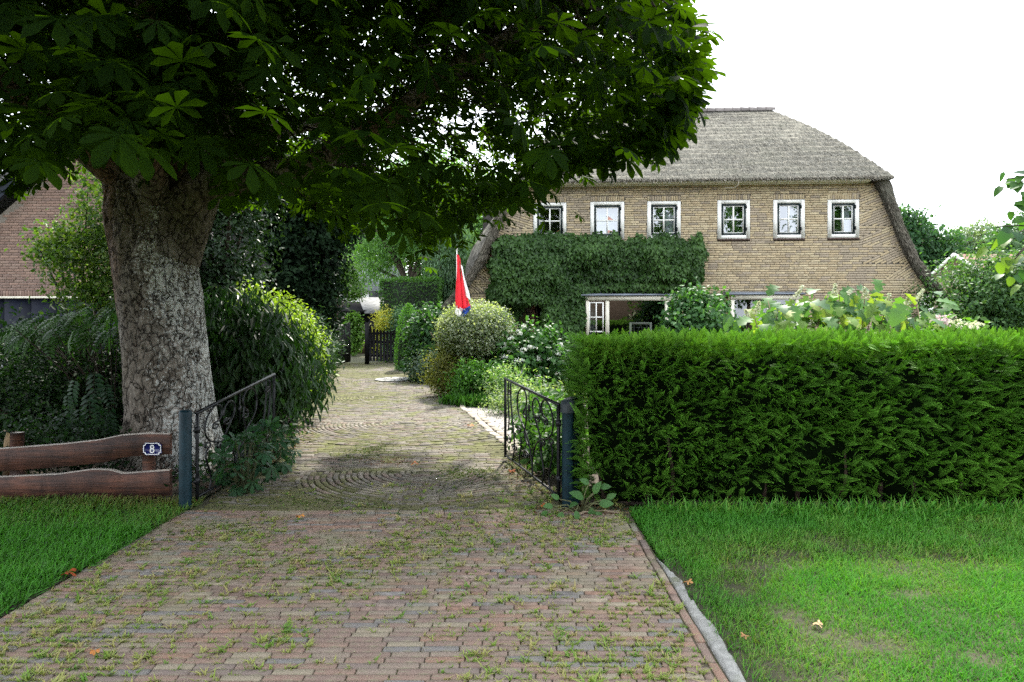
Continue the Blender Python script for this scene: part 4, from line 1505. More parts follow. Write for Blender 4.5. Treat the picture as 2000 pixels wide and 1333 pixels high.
for px in (281, 20, -250):
    x = (px - HX) / F * FY
    mb = MB()
    mb.prism([(x - .045, FY + .052), (x + .045, FY + .052), (x + .045, FY + .13), (x - .045, FY + .13)], 2, -.05, .62 if px > 0 else .58)
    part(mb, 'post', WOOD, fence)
# enamel number plate
def plate_outline(w, h, n):
    return [(-w + n, -h), (w - n, -h), (w - n, -h + n * .55), (w - n * .55, -h + n), (w, -h + n), (w, h - n), (w - n * .55, h - n), (w - n, h - n * .55), (w - n, h), (-w + n, h), (-w + n, h - n * .55), (-w + n * .55, h - n), (-w, h - n), (-w, -h + n), (-w + n * .55, -h + n), (-w + n, -h + n * .55)]
pc = at(297.5, 877, FY - .01)
ENW = m_plain('enamel_white', (.85, .85, .85), .2, var=.05, bump=0)
ENB = m_plain('enamel_blue', (.012, .014, .10), .2, var=.1, bump=0)
mb = MB()
mb.prism([(pc[0] + x, pc[2] + z) for x, z in plate_outline(.091, .062, .02)], 1, FY - .0125, FY - .0045)
np_ = part(mb, 'number_plate', ENB, fence, label='dark blue enamel plate with a white 8')
mb = MB()
for a, b in ((.086, .079),):
    o1, o2 = plate_outline(.086, .057, .02), plate_outline(.079, .05, .02)
    n = len(o1)
    V = [(pc[0] + x, FY - .0145, pc[2] + z) for x, z in o1] + [(pc[0] + x, FY - .0145, pc[2] + z) for x, z in o2]
    mb.add(V, Q=[(i, (i + 1) % n, n + (i + 1) % n, n + i) for i in range(n)])
part(mb, 'plate_border', ENW, np_)
mb = MB()
for cz, r, w in ((.0185, .0165, .0115), (-.0165, .0195, .0125)):
    a = np.linspace(0, 2 * math.pi, 28, endpoint=False)
    V = [(pc[0] + (r + w * .42) * math.cos(t) * .95, FY - .0148 - .0004 * (cz > 0), pc[2] + cz + (r + w * .42) * math.sin(t)) for t in a] + [(pc[0] + (r - w * .5) * math.cos(t) * .9, FY - .0148 - .0004 * (cz > 0), pc[2] + cz + (r - w * .5) * math.sin(t)) for t in a]
    mb.add(V, Q=[(i, (i + 1) % 28, 28 + (i + 1) % 28, 28 + i) for i in range(28)])
part(mb, 'digit', ENW, np_)
mb = MB()
cs = at(22, 868, 6.6)                                     # sawn stump end behind the fence
a = np.linspace(0, 2 * math.pi, 14, endpoint=False)
ring = lambda r, z: [(cs[0] + r * math.cos(t) * (1 + .15 * math.sin(3 * t)), 6.62 + r * .8 * math.sin(t), z + .02 * math.sin(2 * t + 1)) for t in a]
G = np.array([ring(.12, -.03), ring(.1, .3), ring(.085, .5), ring(.06, .54 + .03)])
G = np.concatenate([G, G[:, :1]], 1)
mb.grid(G, (.2, .14, .075))
mb.add(G[-1][:-1].tolist() + [G[-1][:-1].mean(0).tolist()], T=[(14, i, (i + 1) % 14) for i in range(14)], col=(.36, .26, .13))
lone(mb, 'tree_stump', m_attr('stump_wood', .9, 20, .5, .6, .01), 'small pale sawn stump poking up behind the plank fence', 'stump', loc=(cs[0], 6.62, 0))

# ================================================================== GATE POSTS AND WROUGHT-IRON GATES
def lathe(mb, c, prof, n=20, col=(1, 1, 1)):
    a = np.linspace(0, 2 * math.pi, n + 1)
    mb.grid(np.array([[(c[0] + r * math.cos(t), c[1] + r * math.sin(t), z) for t in a] for r, z in prof]), col, flip=False)
LP = gnd(362, 990)
lp = thing('gate_post', 'round dark teal steel gate post beside the house number', 'gate post', LP, group='gate posts')
mb = MB()
lathe(mb, LP, [(.0, .885), (.05, .885), (.0555, .875), (.0555, -.05)])
part(mb, 'tube', TEAL, lp, True)
mb = MB()
lathe(mb, LP, [(0, .893), (.046, .892), (.052, .886)])
part(mb, 'cap', TEAL, lp, True)
RP = gnd(1109, 984)
rp = thing('gate_post', 'pair of dark teal steel tubes under one grey cap at the hedge end', 'gate post', RP, group='gate posts')
mb = MB()
lathe(mb, RP, [(.054, .90), (.054, -.05)])
part(mb, 'tube', TEAL, rp, True)
mb = MB()
lathe(mb, RP + [.075, .14, 0], [(.05, .90), (.05, -.05)])
part(mb, 'tube', TEAL, rp, True)
mb = MB()
cpts = []
for t in np.linspace(0, 2 * math.pi, 28, endpoint=False):
    s = 1 if math.sin(t) > 0 else -1
    c0 = RP[:2] + (np.array([.085, .16]) if s > 0 else np.array([0, 0]))
    cpts.append((c0[0] + .075 * math.cos(t) + .0, c0[1] + .085 * math.sin(t)))
zc = [(.86, 1.0), (.925, 1.0), (.965, .93), (.985, .6)]
cm = np.mean(cpts, 0)
G = np.array([[(cm[0] + (p[0] - cm[0]) * s, cm[1] + (p[1] - cm[1]) * s, z) for p in cpts + cpts[:1]] for z, s in zc])
mb.grid(G)
mb.add(np.vstack([G[-1][:-1], [cm[0], cm[1], .992]]), T=[(28, i, (i + 1) % 28) for i in range(28)])
part(mb, 'cap', CAPGREY, rp, True)
st = thing('timber_stake', 'short olive weathered timber stake behind the right gate post', 'stake', gnd(1133, 985) + [0, .32, 0])
q = gnd(1133, 985) + [0, .32, 0]
for k in range(3):
    mb = MB()
    mb.box((q[0] - .05 + k * .034, q[1] - .02, -.05), (q[0] - .019 + k * .034, q[1] + .02, .58 - .02 * abs(k - 1)))
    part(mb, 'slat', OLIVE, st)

def spiral(c, r, a0, turns, n=26, grow=.25):
    t = np.linspace(0, 1, n)
    rr = r * (grow + (1 - grow) * (1 - t))
    a = a0 + turns * 2 * math.pi * t
    return np.c_[c[0] + rr * np.cos(a), c[1] + rr * np.sin(a)]
def bez(*p, n=22):
    p = np.array(p, float)
    t = np.linspace(0, 1, n)[:, None]
    if len(p) == 4:
        return (1 - t) ** 3 * p[0] + 3 * t * (1 - t) ** 2 * p[1] + 3 * t * t * (1 - t) * p[2] + t ** 3 * p[3]
    return (1 - t) ** 2 * p[0] + 2 * t * (1 - t) * p[1] + t * t * p[2]
def iron_gate(label, h0, h1, zh, ze, zb):
    """from hinge h0 to free end h1; zh, ze top heights at the two ends; zb bottom rail height"""
    h0, h1 = np.asarray(h0, float), np.asarray(h1, float)
    o = thing('iron_gate', label, 'gate', h0, group='wrought-iron driveway gates')
    L = np.linalg.norm((h1 - h0)[:2])
    def W(s, t):
        """s 0..1 along, t 0..1 up"""
        p = h0 + (h1 - h0) * s
        zt = zh + (ze - zh) * s
        return np.array([p[0], p[1], zb + (zt - zb) * t])
    def rail(name, s0, t0, s1, t1, r):
        mb = MB()
        mb.tube([W(s0 + (s1 - s0) * k, t0 + (t1 - t0) * k) for k in np.linspace(0, 1, 4)], r, 4 if r > .011 else 6)
        part(mb, name, IRON, o)
    rail('stile', 0, -.02, 0, 1, .017)
    rail('stile', 1, -.02, 1, 1, .017)
    rail('top_rail', -.01, 1, 1.01, 1, .018)
    rail('bottom_rail', 0, 0.01, 1, 0.01, .015)
    curves = [
        bez((.42, 0.01), (.44, .25), (.42, .45), (.18, .55)), bez((.18, .55), (.02, .65), (.07, .95), (.2, .98)),
        bez((.42, 0.01), (.44, .22), (.46, .4), (.62, .55)), bez((.62, .55), (.8, .7), (.72, .97), (.62, .98)),
        bez((.30, .36), (.20, .6), (.52, .75), (.40, .92)), bez((.40, .92), (.34, .99), (.28, .9), (.29, .8)),
        bez((.50, .33), (.66, .46), (.5, .55), (.55, .8)), bez((.84, 0.01), (.70, .3), (.9, .5), (.87, .98)),
        bez((.2, .98), (.31, .95), (.27, .75), (.2, .78)), bez((.12, .01), (.2, .2), (.05, .35), (.1, .5)),
        bez((.62, .98), (.52, .98), (.5, .8), (.6, .72)), bez((.26, .01), (.16, .25), (.34, .3), (.24, .48)),
        bez((.66, .01), (.74, .15), (.58, .25), (.68, .42)), bez((.94, .35), (.86, .5), (.98, .7), (.92, .97)),
        spiral((.20, .78 - .045), .045, 1.57, 1.1), spiral((.56, .68), .05, 1.2, -1.1), spiral((.24, .48), .045, 0, 1.1), spiral((.10, .55), .045, -1.5, 1.1),
        spiral((.70, .46), .045, -1.8, -1.1), spiral((.92, .24), .055, 1.5, 1.2), spiral((.78, .2), .05, 0, -1.2), spiral((.34, .72), .05, 2, 1.2), spiral((.55, .2), .06, 3, -1.2), spiral((.90, .86), .04, 3, 1.2),
    ]
    for c in curves:
        mb = MB()
        mb.tube([W(*p) for p in c], .0095, 6)
        part(mb, 'scroll', IRON, o, True)
    mb = MB()                                           # arrow-shaped finial bar
    mb.tube([W(.49, .62), W(.49, .98)], .006, 5)
    c = W(.49, .78)
    d = nrm((h1 - h0) * [1, 1, 0])
    mb.add([c - d * .05 + [0, 0, .03], c + [0, 0, -.07], c + d * .05 + [0, 0, .03], c + [0, 0, .06], c + np.array([d[1], -d[0], 0]) * .015, c - np.array([d[1], -d[0], 0]) * .015],
           T=[(0, 1, 4), (1, 2, 4), (2, 3, 4), (3, 0, 4), (1, 0, 5), (2, 1, 5), (3, 2, 5), (0, 3, 5)])
    part(mb, 'leaf_ornament', IRON, o)
    for t in (.2, .8):
        mb = MB()
        p = W(0, t)
        mb.tube([p - [0, 0, .03], p + [0, 0, .03]], .026, 8)
        mb.tube([p, p - d * .06], .012, 6)
        part(mb, 'hinge', IRON, o)
    return o
hR = np.array([RP[0] - .085, RP[1] + .04, 0])
eR = np.array([(987 - HX) / F * 8.05, 8.05, 0])
iron_gate('open black wrought-iron gate leaf on the right, by the hedge', hR, eR, .925, .995, .05)
hL = np.array([LP[0] + .085, LP[1] + .05, 0])
eL = np.array([(535 - HX) / F * 8.0, 8.0, 0])
iron_gate('open black wrought-iron gate leaf on the left, before the tree trunk', hL, eL, .86, 1.05, .07)

# ================================================================== YEW HEDGE
hedge = thing('yew_hedge', 'clipped yew hedge, dark green with bright tips, beside the front lawn', 'hedge', (3.6, 6.5, 0))
X0, X1, Y0, Y1, ZH = 0.64, 6.9, 5.99, 7.3, 1.50
mb = MB()
def hedge_face(n, fn, up, cols, ln):
    p, nr = fn(n)
    y = nrm(nr * .75 + np.array([0, 0, 1.0]) * up + rdir(n) * .48 + np.array([.12, 0, 0]))
    z = nrm(np.array([0, -.25, 1.0]) + nr * .25 + rdir(n) * .5)
    lum = fbm(p, 3.0, 2)
    mb.scatter(T_YEW, frames(y, z), p - nr * (rng.random(n) ** 1.4 * .16)[:, None], rng.uniform(*ln, n), mixcol(cols, np.clip(lum * .8 + rng.random(n) * .5 - .15, 0, 1)))
def bumps(p, nr, amp=.09):
    return p + nr * (amp * (fbm(p, 1.7, 3) - .55))[:, None]
YC = [(.035, .095, .014), (.085, .215, .025), (.13, .30, .036)]
YT = [(.06, .15, .018), (.10, .23, .024), (.14, .28, .03)]
def f_front(n):
    p = np.c_[rng.uniform(X0 + .02, 7.2, n), np.full(n, Y0), rng.random(n) ** .9 * 1.46 + .05]
    nr = np.tile([0, -1.0, 0], (n, 1))
    p[:, 1] += .10 * np.clip(1.45 - p[:, 2] - 1.3, 0, 1) + .13 * np.clip(.3 - p[:, 2], 0, .3)
    hole = np.hypot((p[:, 0] - 2.85) / .26, (p[:, 2] - .50) / .10) < 1
    hole2 = (p[:, 2] < .30) & (fbm(p, 2.2, 2) > .52)
    p[:, 1] += np.where(hole | hole2, .22, 0)
    return bumps(p, nr), nr
def f_left(n):
    p = np.c_[np.full(n, X0), rng.uniform(Y0, Y1, n), rng.random(n) * 1.46 + .04]
    nr = np.tile([-1.0, -.15, 0], (n, 1))
    return bumps(p, nr), nr
def f_top(n):
    p = np.c_[rng.uniform(X0, 7.2, n), rng.uniform(Y0, Y1, n), np.full(n, ZH)]
    p[:, 2] += .05 * np.sin((p[:, 1] - Y0) / (Y1 - Y0) * math.pi) - .06 * np.clip((X0 + .45 - p[:, 0]) / .45, 0, 1)
    nr = np.tile([0, 0, 1.0], (n, 1))
    return bumps(p, nr, .16), nr
hedge_face(7700, f_front, .35, YC, (.085, .145))
hedge_face(900, f_left, .3, YC, (.09, .16))
hedge_face(4400, f_top, .5, YT, (.07, .13))
def f_rim(n):
    p = np.c_[rng.uniform(X0, 7.2, n), Y0 + rng.uniform(-.04, .06, n), ZH - rng.uniform(-.01, .06, n)]
    nr = nrm(np.tile([0, -.6, .8], (n, 1)))
    return bumps(p, nr, .06), nr
hedge_face(1100, f_rim, .4, YT, (.07, .12))
part(mb, 'foliage', NEEDLE, hedge, stuff=True)
mb = MB()                                                # solid core, the hedge's inner shade put into its near-black colour
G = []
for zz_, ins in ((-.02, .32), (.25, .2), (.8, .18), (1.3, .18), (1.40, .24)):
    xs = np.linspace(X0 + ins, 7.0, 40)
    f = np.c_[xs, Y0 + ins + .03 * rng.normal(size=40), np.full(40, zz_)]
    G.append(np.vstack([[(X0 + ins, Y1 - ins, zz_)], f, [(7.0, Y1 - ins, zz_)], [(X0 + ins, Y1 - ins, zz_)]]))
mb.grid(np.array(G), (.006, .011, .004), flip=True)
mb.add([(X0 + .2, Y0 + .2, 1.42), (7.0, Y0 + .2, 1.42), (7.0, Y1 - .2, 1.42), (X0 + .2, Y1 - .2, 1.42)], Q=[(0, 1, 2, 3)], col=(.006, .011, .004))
part(mb, 'dark_core', m_plain('shade_core', (.004, .008, .003), 1.0, spec=0.0, bump=0), hedge)
for x in np.arange(X0 + .25, 7.0, .38):
    mb = MB()
    x += rng.normal() * .05
    mb.tube([(x, Y0 + .30, -.03), (x + rng.normal() * .03, Y0 + .25, .25), (x + rng.normal() * .06, Y0 + .22, .6)], [.025, .02, .014], 6, (.06, .04, .028))
    part(mb, 'stem', TWIG, hedge, True)

# ================================================================== HORSE CHESTNUT
def m_bark():
    m, nt, b = _new('chestnut_bark')
    tc = nt.nodes.new('ShaderNodeTexCoord')
    mp = nt.nodes.new('ShaderNodeMapping')
    mp.inputs['Scale'].default_value = (1, 1, .62)
    nt.links.new(tc.outputs['Object'], mp.inputs['Vector'])
    n0 = nt.nodes.new('ShaderNodeTexNoise'); n0.inputs['Scale'].default_value = 6; n0.inputs['Detail'].default_value = 4
    nt.links.new(mp.outputs['Vector'], n0.inputs['Vector'])
    ad = nt.nodes.new('ShaderNodeMix'); ad.data_type = 'VECTOR'; ad.inputs['Factor'].default_value = .3
    nt.links.new(mp.outputs['Vector'], ad.inputs['A']); nt.links.new(n0.outputs['Color'], ad.inputs['B'])
    vo = nt.nodes.new('ShaderNodeTexVoronoi'); vo.feature = 'DISTANCE_TO_EDGE'; vo.inputs['Scale'].default_value = 10.0
    nt.links.new(ad.outputs['Result'], vo.inputs['Vector'])
    crack = _ramp(nt, vo.outputs['Distance'], [(0.0, (.07, .06, .05)), (.05, (.75, .75, .75)), (.2, (1, 1, 1))])
    at_ = nt.nodes.new('ShaderNodeAttribute'); at_.attribute_name = 'col'
    n1 = nt.nodes.new('ShaderNodeTexNoise'); n1.inputs['Scale'].default_value = 22; n1.inputs['Detail'].default_value = 8
    nt.links.new(mp.outputs['Vector'], n1.inputs['Vector'])
    r1 = _ramp(nt, n1.outputs['Fac'], [(.3, (.45, .43, .4)), (.7, (1.3, 1.3, 1.3))])
    x1 = _mul(nt, at_.outputs['Color'], r1.outputs['Color'])
    # pale lichen crust in speckles; alpha of the speckle follows the mesh's lichen tone through its brightness
    n2 = nt.nodes.new('ShaderNodeTexNoise'); n2.inputs['Scale'].default_value = 30; n2.inputs['Detail'].default_value = 9; n2.inputs['Roughness'].default_value = .7
    nt.links.new(tc.outputs['Object'], n2.inputs['Vector'])
    a2 = nt.nodes.new('ShaderNodeAttribute'); a2.attribute_name = 'lichen'
    m2 = nt.nodes.new('ShaderNodeMath'); m2.operation = 'ADD'
    nt.links.new(n2.outputs['Fac'], m2.inputs[0]); nt.links.new(a2.outputs['Fac'], m2.inputs[1])
    r2 = _ramp(nt, m2.outputs['Value'], [(.68, (0, 0, 0)), (.74, (1, 1, 1))])
    x2 = _mul(nt, x1.outputs['Result'], (.46, .47, .44), mode='MIX')
    nt.links.new(r2.outputs['Color'], x2.inputs['Factor'])
    x3 = _mul(nt, x2.outputs['Result'], crack.outputs['Color'])
    nt.links.new(x3.outputs['Result'], b.inputs['Base Color'])
    b.inputs['Roughness'].default_value = .9
    b.inputs['Specular IOR Level'].default_value = .15
    h1 = _mul(nt, crack.outputs['Color'], n1.outputs['Fac'], .5, 'ADD')
    _bump(nt, b, h1.outputs['Result'], .9, .02)
    return m
BARK = m_bark()
TB = np.array([-4.03, 7.75, 0.0])
chest = thing('chestnut_tree', 'big horse chestnut with flaking grey bark overhanging the driveway', 'tree', TB)
def bole(path, radii, n=120, m=170, amp=.035, name='trunk', lichen=True):
    path, radii = np.asarray(path, float), np.asarray(radii, float)
    s = np.linspace(0, 1, len(path))
    t = np.linspace(0, 1, m)
    Pc = np.stack([np.interp(t, s, path[:, k]) for k in range(3)], 1)
    for _ in range(6):
        Pc[1:-1] = (Pc[:-2] + Pc[2:] + 2 * Pc[1:-1]) / 4
    R_ = np.interp(t, s, radii)
    tg = nrm(np.gradient(Pc, axis=0))
    a = nrm(np.cross(tg, [0, 1.0, 0.001]))
    b = np.cross(tg, a)
    th = np.linspace(0, 2 * math.pi, n + 1)
    dirs = np.cos(th)[None, :, None] * a[:, None] + np.sin(th)[None, :, None] * b[:, None]
    G = Pc[:, None] + dirs * R_[:, None, None]
    Q = G.reshape(-1, 3)
    big = fbm(Q * [1.5, 1.5, .7], 1.0, 3) - .5
    rid = np.abs(fbm(Q * [5, 5, 1.6], 1.0, 3) - .5)
    d = amp * (2.2 * big - 1.6 * np.exp(-(rid / .05) ** 2) * .5)
    flare = .16 * np.exp(-np.maximum(Q[:, 2], 0) / .22) * (.5 + .9 * np.sin(np.tile(th, m) * 5 + 1)) if name == 'trunk' else 0
    G = G + dirs * (d + flare).reshape(G.shape[:2])[..., None]
    G[:, -1] = G[:, 0]
    Q = G.reshape(-1, 3)
    brown, grey, red, olive = np.array((.165, .145, .12)), np.array((.26, .245, .22)), np.array((.19, .115, .085)), np.array((.085, .08, .04))
    k1 = np.clip((fbm(Q * [1.6, 1.6, .8], 1.3, 3) - .4) * 4, 0, 1)[:, None]
    k2 = np.clip((fbm(Q * [2.6, 2.6, .5] + 7, 1.0, 3) - .50) * 6, 0, 1)[:, None]
    k3 = np.clip((fbm(Q * [1.2, 1.2, 1] + 31, 1.0, 3) - .52) * 6, 0, 1)[:, None] * np.clip((Q[:, 2:3] - 1.6) / 1.2, 0, 1)
    col = brown * (1 - k1) + grey * k1
    col = col * (1 - .8 * k2) + red * .8 * k2
    col = col * (1 - .6 * k3) + olive * .6 * k3
    mb = MB()
    mb.grid(G, col)
    o = part(mb, name, BARK, chest, True)
    li = np.zeros(len(Q))
    if lichen:
        right = np.clip((Q[:, 0] - np.repeat(Pc[:, 0], n + 1)) / np.repeat(R_, n + 1) * .9 + .35, -.4, 1)
        li = .20 * right + .42 * (fbm(Q * [2.2, 2.2, .9] + 3, 1.2, 3) - .42) - .10 * np.clip(Q[:, 2] - 2.0, 0, 2)
    at_ = o.data.attributes.new('lichen', 'FLOAT', 'POINT')
    at_.data.foreach_set('value', li.astype(np.float32))
    return o
bole([TB - [0, 0, .06], TB + [-.01, 0, .5], TB + [-.05, 0, 1.2], TB + [-.12, 0, 1.9], TB + [-.2, .0, 2.5], TB + [-.27, 0, 2.95], TB + [-.34, .05, 3.5]], [.56, .49, .465, .455, .455, .46, .38])
bole([TB + [-.28, 0, 2.6], TB + [-.45, .05, 3.3], TB + [-.62, .1, 4.0], TB + [-.9, .2, 5.5], TB + [-1.2, .4, 8.0]], [.37, .33, .30, .25, .12], 60, 120, .025, 'limb', False)
bole([TB + [-.1, .0, 2.5], TB + [.12, .05, 3.1], TB + [.35, .1, 3.8], TB + [.7, .2, 5.2], TB + [1.0, .4, 8.0]], [.42, .36, .31, .25, .12], 60, 120, .025, 'limb', False)
bole([TB + [.0, -.1, 2.9], TB + [.45, -.2, 3.28], TB + [1.0, -.35, 3.32], TB + [1.7, -.5, 3.40], TB + [2.5, -.7, 3.75], TB + [3.6, -1.3, 4.3], TB + [4.9, -2.2, 4.6]], [.24, .19, .165, .145, .11, .07, .03], 40, 120, .015, 'limb', False)
bole([TB + [-.1, -.2, 3.1], TB + [.3, -1.2, 3.9], TB + [1.1, -2.4, 4.5], TB + [2.2, -3.4, 4.9]], [.2, .15, .1, .04], 30, 80, .012, 'limb', False)
bole([TB + [-.4, -.1, 3.3], TB + [-1.2, -1.0, 4.2], TB + [-2.2, -2.2, 4.6], TB + [-3.0, -3.2, 4.6]], [.2, .15, .1, .04], 30, 80, .012, 'limb', False)
bole([TB + [-.2, .2, 3.2], TB + [.5, 1.4, 4.3], TB + [1.2, 2.6, 4.9], TB + [1.8, 3.6, 5.0]], [.2, .15, .1, .04], 30, 80, .012, 'limb', False)
LIMBS = np.array([TB + q for q in ([-.62, .1, 4.0], [-.9, .2, 5.5], [.35, .1, 3.8], [.7, .2, 5.2], [1.0, -.35, 3.32], [1.7, -.5, 3.4], [2.5, -.7, 3.75], [3.6, -1.3, 4.3], [4.9, -2.2, 4.6], [.3, -1.2, 3.9], [1.1, -2.4, 4.5], [2.2, -3.4, 4.9], [-1.2, -1, 4.2], [-2.2, -2.2, 4.6], [-3, -3.2, 4.6], [.5, 1.4, 4.3], [1.2, 2.6, 4.9], [1.8, 3.6, 5.0], [-1.2, .4, 8], [1, .4, 8])])
LIMBS = np.vstack([LIMBS] + [LIMBS[[4, 5, 6, 7, 9, 10, 12, 13, 15, 16]] * (1 - f) + LIMBS[[5, 6, 7, 8, 10, 11, 13, 14, 16, 17]] * f for f in (.25, .5, .75)])

# the crown: shoots in a drooping dome round the trunk; its hem follows the outline seen from the street
hem = np.array([(-900, 330), (0, 330), (70, 345), (130, 320), (180, 285), (260, 296), (330, 335), (400, 410), (480, 390), (560, 365), (620, 425), (700, 436), (760, 412), (800, 466), (860, 472), (900, 436), (960, 412), (1010, 396), (1060, 350), (1110, 330), (1200, 318), (1260, 312), (1320, 270), (1360, 200), (1372, 150), (1350, 60), (1335, 0), (1322, -80), (1300, -300), (1200, -600), (1000, -900)])
def inside(p):
    """below the dome's top, above its hem"""
    D = p[:, 1]
    px = HX + F * p[:, 0] / D
    py = HY - F * (p[:, 2] - EYE) / D
    hb = np.interp(px, hem[:24, 0], hem[:24, 1])
    rb = np.interp(-py, -hem[23:, 1][::1], hem[23:, 0])
    dome = ((p[:, 0] + 3.3) / 6.3) ** 2 + ((p[:, 1] - 7.3) / np.where(p[:, 1] > 7.3, np.where(p[:, 2] > 4.8, 3.5, 4.2), np.where(p[:, 2] > 3.9, 5.6, 5.2))) ** 2 + ((p[:, 2] - 3.2) / 7.2) ** 2 < 1
    return (py < hb) & ((px < rb) | (py > 150)) & ((px < 1372) | ((py < -250) & (p[:, 0] < 2.0))) & dome & (p[:, 2] > 2.2)
cand = np.c_[rng.uniform(-9.5, 2.4, 60000), rng.uniform(2.3, 12.0, 60000), rng.uniform(2.3, 10.3, 60000)]
cand = cand[inside(cand)]
z_low = cand[:, 2]
w = np.where(z_low < 5.6, 1.0, .33)
r2 = ((cand[:, 0] + 3.3) / 6.3) ** 2 + ((cand[:, 1] - 7.3) / 5.2) ** 2 + ((cand[:, 2] - 3.2) / 7.2) ** 2
w = w * np.clip(.25 + r2, .25, 1)
near_trunk = np.hypot(cand[:, 0] - TB[0], cand[:, 1] - TB[1]) < 1.0
w = w * np.where(near_trunk & (cand[:, 2] < 3.3) & (cand[:, 1] < 7.4), .02, 1)
w = w * np.where(cand[:, 1] < 3.0, .3, 1)
sh = cand[rng.choice(len(cand), 1500, replace=False, p=w / w.sum())]

# extra shoots along the hem
q = np.array([(x, np.interp(x, hem[:24, 0], hem[:24, 1])) for x in rng.uniform(380, 1372, 130)])
Dh = np.interp(q[:, 0], [380, 600, 800, 1000, 1150, 1400], [10.6, 10.4, 9.6, 8.0, 5.9, 4.3]) * rng.uniform(.85, 1.06, 130)
sh2 = np.array([at(a, b - 28 * rng.random(), D) for (a, b), D in zip(q, Dh)])
e = np.array([(1338, 15), (1352, 70), (1362, 120), (1374, 165), (1350, 200), (1330, 235), (1345, 40), (1310, 255), (1370, 140)])
sh3 = np.array([at(a - 20 * rng.random(), b + rng.normal() * 12, rng.uniform(3.9, 4.8)) for a, b in np.repeat(e, 3, 0)])
q = rng.uniform(-40, 190, 26)
sh4 = np.array([at(a, np.interp(a, hem[:24, 0], hem[:24, 1]) - 40 * rng.random(), rng.uniform(3.6, 6.2)) for a in q])
q = np.c_[rng.uniform(180, 450, 80), rng.uniform(90, 298, 80)]
sh5 = np.array([at(a, b, rng.uniform(4.6, 6.9)) for a, b in q])
SH = np.vstack([sh, sh2, sh3, sh4, sh5])
per = np.r_[np.full(len(sh), 10), np.full(len(sh2), 6), np.full(len(sh3), 4), np.full(len(sh4), 6), np.full(len(sh5), 9)]
spr = np.r_[np.full(len(sh), .24), np.full(len(sh2), .16), np.full(len(sh3), .11), np.full(len(sh4), .16), np.full(len(sh5), .2)]
ctr = np.repeat(SH, per, 0)
ct = np.repeat(rng.random(len(SH)), per)
n = len(ctr)
lp_ = ctr + rng.normal(size=(n, 3)) * np.repeat(spr, per)[:, None] * [1.15, 1.15, .75]
ok = inside(lp_ + [0, 0, -.02]) | (rng.random(n) < .35)
ok &= lp_[:, 1] > 2.2
pxl, pyl = HX + F * lp_[:, 0] / lp_[:, 1], HY - F * (lp_[:, 2] - EYE) / lp_[:, 1]
ok &= pxl < np.where(pyl > -200, np.interp(-pyl, -hem[22:, 1], hem[22:, 0]) + 24 + 8 * rng.normal(size=n), 9e9)
ok &= ~((pyl > np.interp(pxl, hem[:24, 0], hem[:24, 1]) + 6) & (lp_[:, 1] < 5.6)) & ~((pxl > 130) & (pxl < 420) & (pyl > 300) & (lp_[:, 1] < 7.0))
lp_, ct = lp_[ok], ct[ok]
n = len(lp_)
outw = nrm((lp_ - [TB[0], TB[1], 3.0]) * [1, 1, .2])
ydir = nrm(outw * .8 + rdir(n) * .75 - np.array([0, 0, .35]))
zdir = nrm(np.array([0, 0, 1.0]) + outw * .35 + rdir(n) * .38)
Rf = frames(ydir, zdir)
sz = rng.uniform(.11, .185, n)
col = mixcol([(.002, .006, .0012), (.003, .009, .0018), (.0045, .0125, .0022)], np.clip(ct * .6 + rng.random(n) * .4, 0, 1))
vi = rng.integers(0, 6, n)
D = lp_[:, 1]
px, py = HX + F * lp_[:, 0] / D, HY - F * (lp_[:, 2] - EYE) / D
vis = (px > -40) & (px < 1450) & (py > -30)
hemd = np.interp(px, hem[:24, 0], hem[:24, 1]) - py
score = np.where(vis, D * np.where((hemd < 70) | (px > 1290), .45, 1.2), 99)
idx = np.argsort(score)
lm = []
for k in range(6):
    t = MB()
    tv, tt, tc = T_CHEST[k]
    t.add(tv, T=tt, col=(.0036, .0105, .002))
    lm.append(t.mesh('leaf', LEAF_CHEST))
for i in idx[:300]:
    M = np.eye(4)
    M[:3, :3] = Rf[i] * sz[i]
    M[:3, 3] = lp_[i]
    inst(lm[vi[i]], 'leaf', chest, M.tolist())
rest = idx[300:]
mb = MB()
for k in range(6):
    s = rest[vi[rest] == k]
    mb.scatter(T_CHEST_C[k], Rf[s], lp_[s], sz[s], col[s])
up_c = np.c_[rng.uniform(-9.6, 2.6, 90000), rng.uniform(.6, 11, 90000), rng.uniform(4.6, 10.4, 90000)]  # extra coarse leaves overhead, added to keep skylight off the crown below
up_c = up_c[inside(up_c)]
up_c = up_c[rng.choice(len(up_c), 14000, replace=False)]
for k in range(3):
    s = up_c[k::3]
    m_ = len(s)
    mb.scatter(T_CHEST_U[k], frames(rdir(m_) * [1, 1, .3], np.array([0, 0, 1.0]) + rdir(m_) * .4), s, rng.uniform(.16, .24, m_), mixcol([(.002, .006, .0012), (.0035, .010, .002)], rng.random(m_)))
part(mb, 'crown', LEAF_CHEST, chest, stuff=True)
mb = MB()                                               # twigs from the limbs to every shoot
for p in SH:
    d2 = np.linalg.norm((LIMBS - p) * [1, 1, 1.3], axis=1)
    b = LIMBS[np.argmin(d2)]
    if (np.linalg.norm(p - b) > 3.6 and rng.random() < .5) or np.hypot(*(p - b)[:2]) < 1.1 * abs(p[2] - b[2]) or p[2] < b[2] - .7 or p[1] < 4.2:
        continue
    m = (b + p) / 2 + np.array([0, 0, .25 * np.linalg.norm(p - b)]) + rng.normal(size=3) * .1
    t = np.linspace(0, 1, 6)[:, None]
    mb.tube((1 - t) ** 2 * b + 2 * t * (1 - t) * m + t * t * p, np.linspace(.015, .004, 6), 4, (.05, .04, .03), cap=False)
part(mb, 'twigs', TWIG, chest, stuff=True)

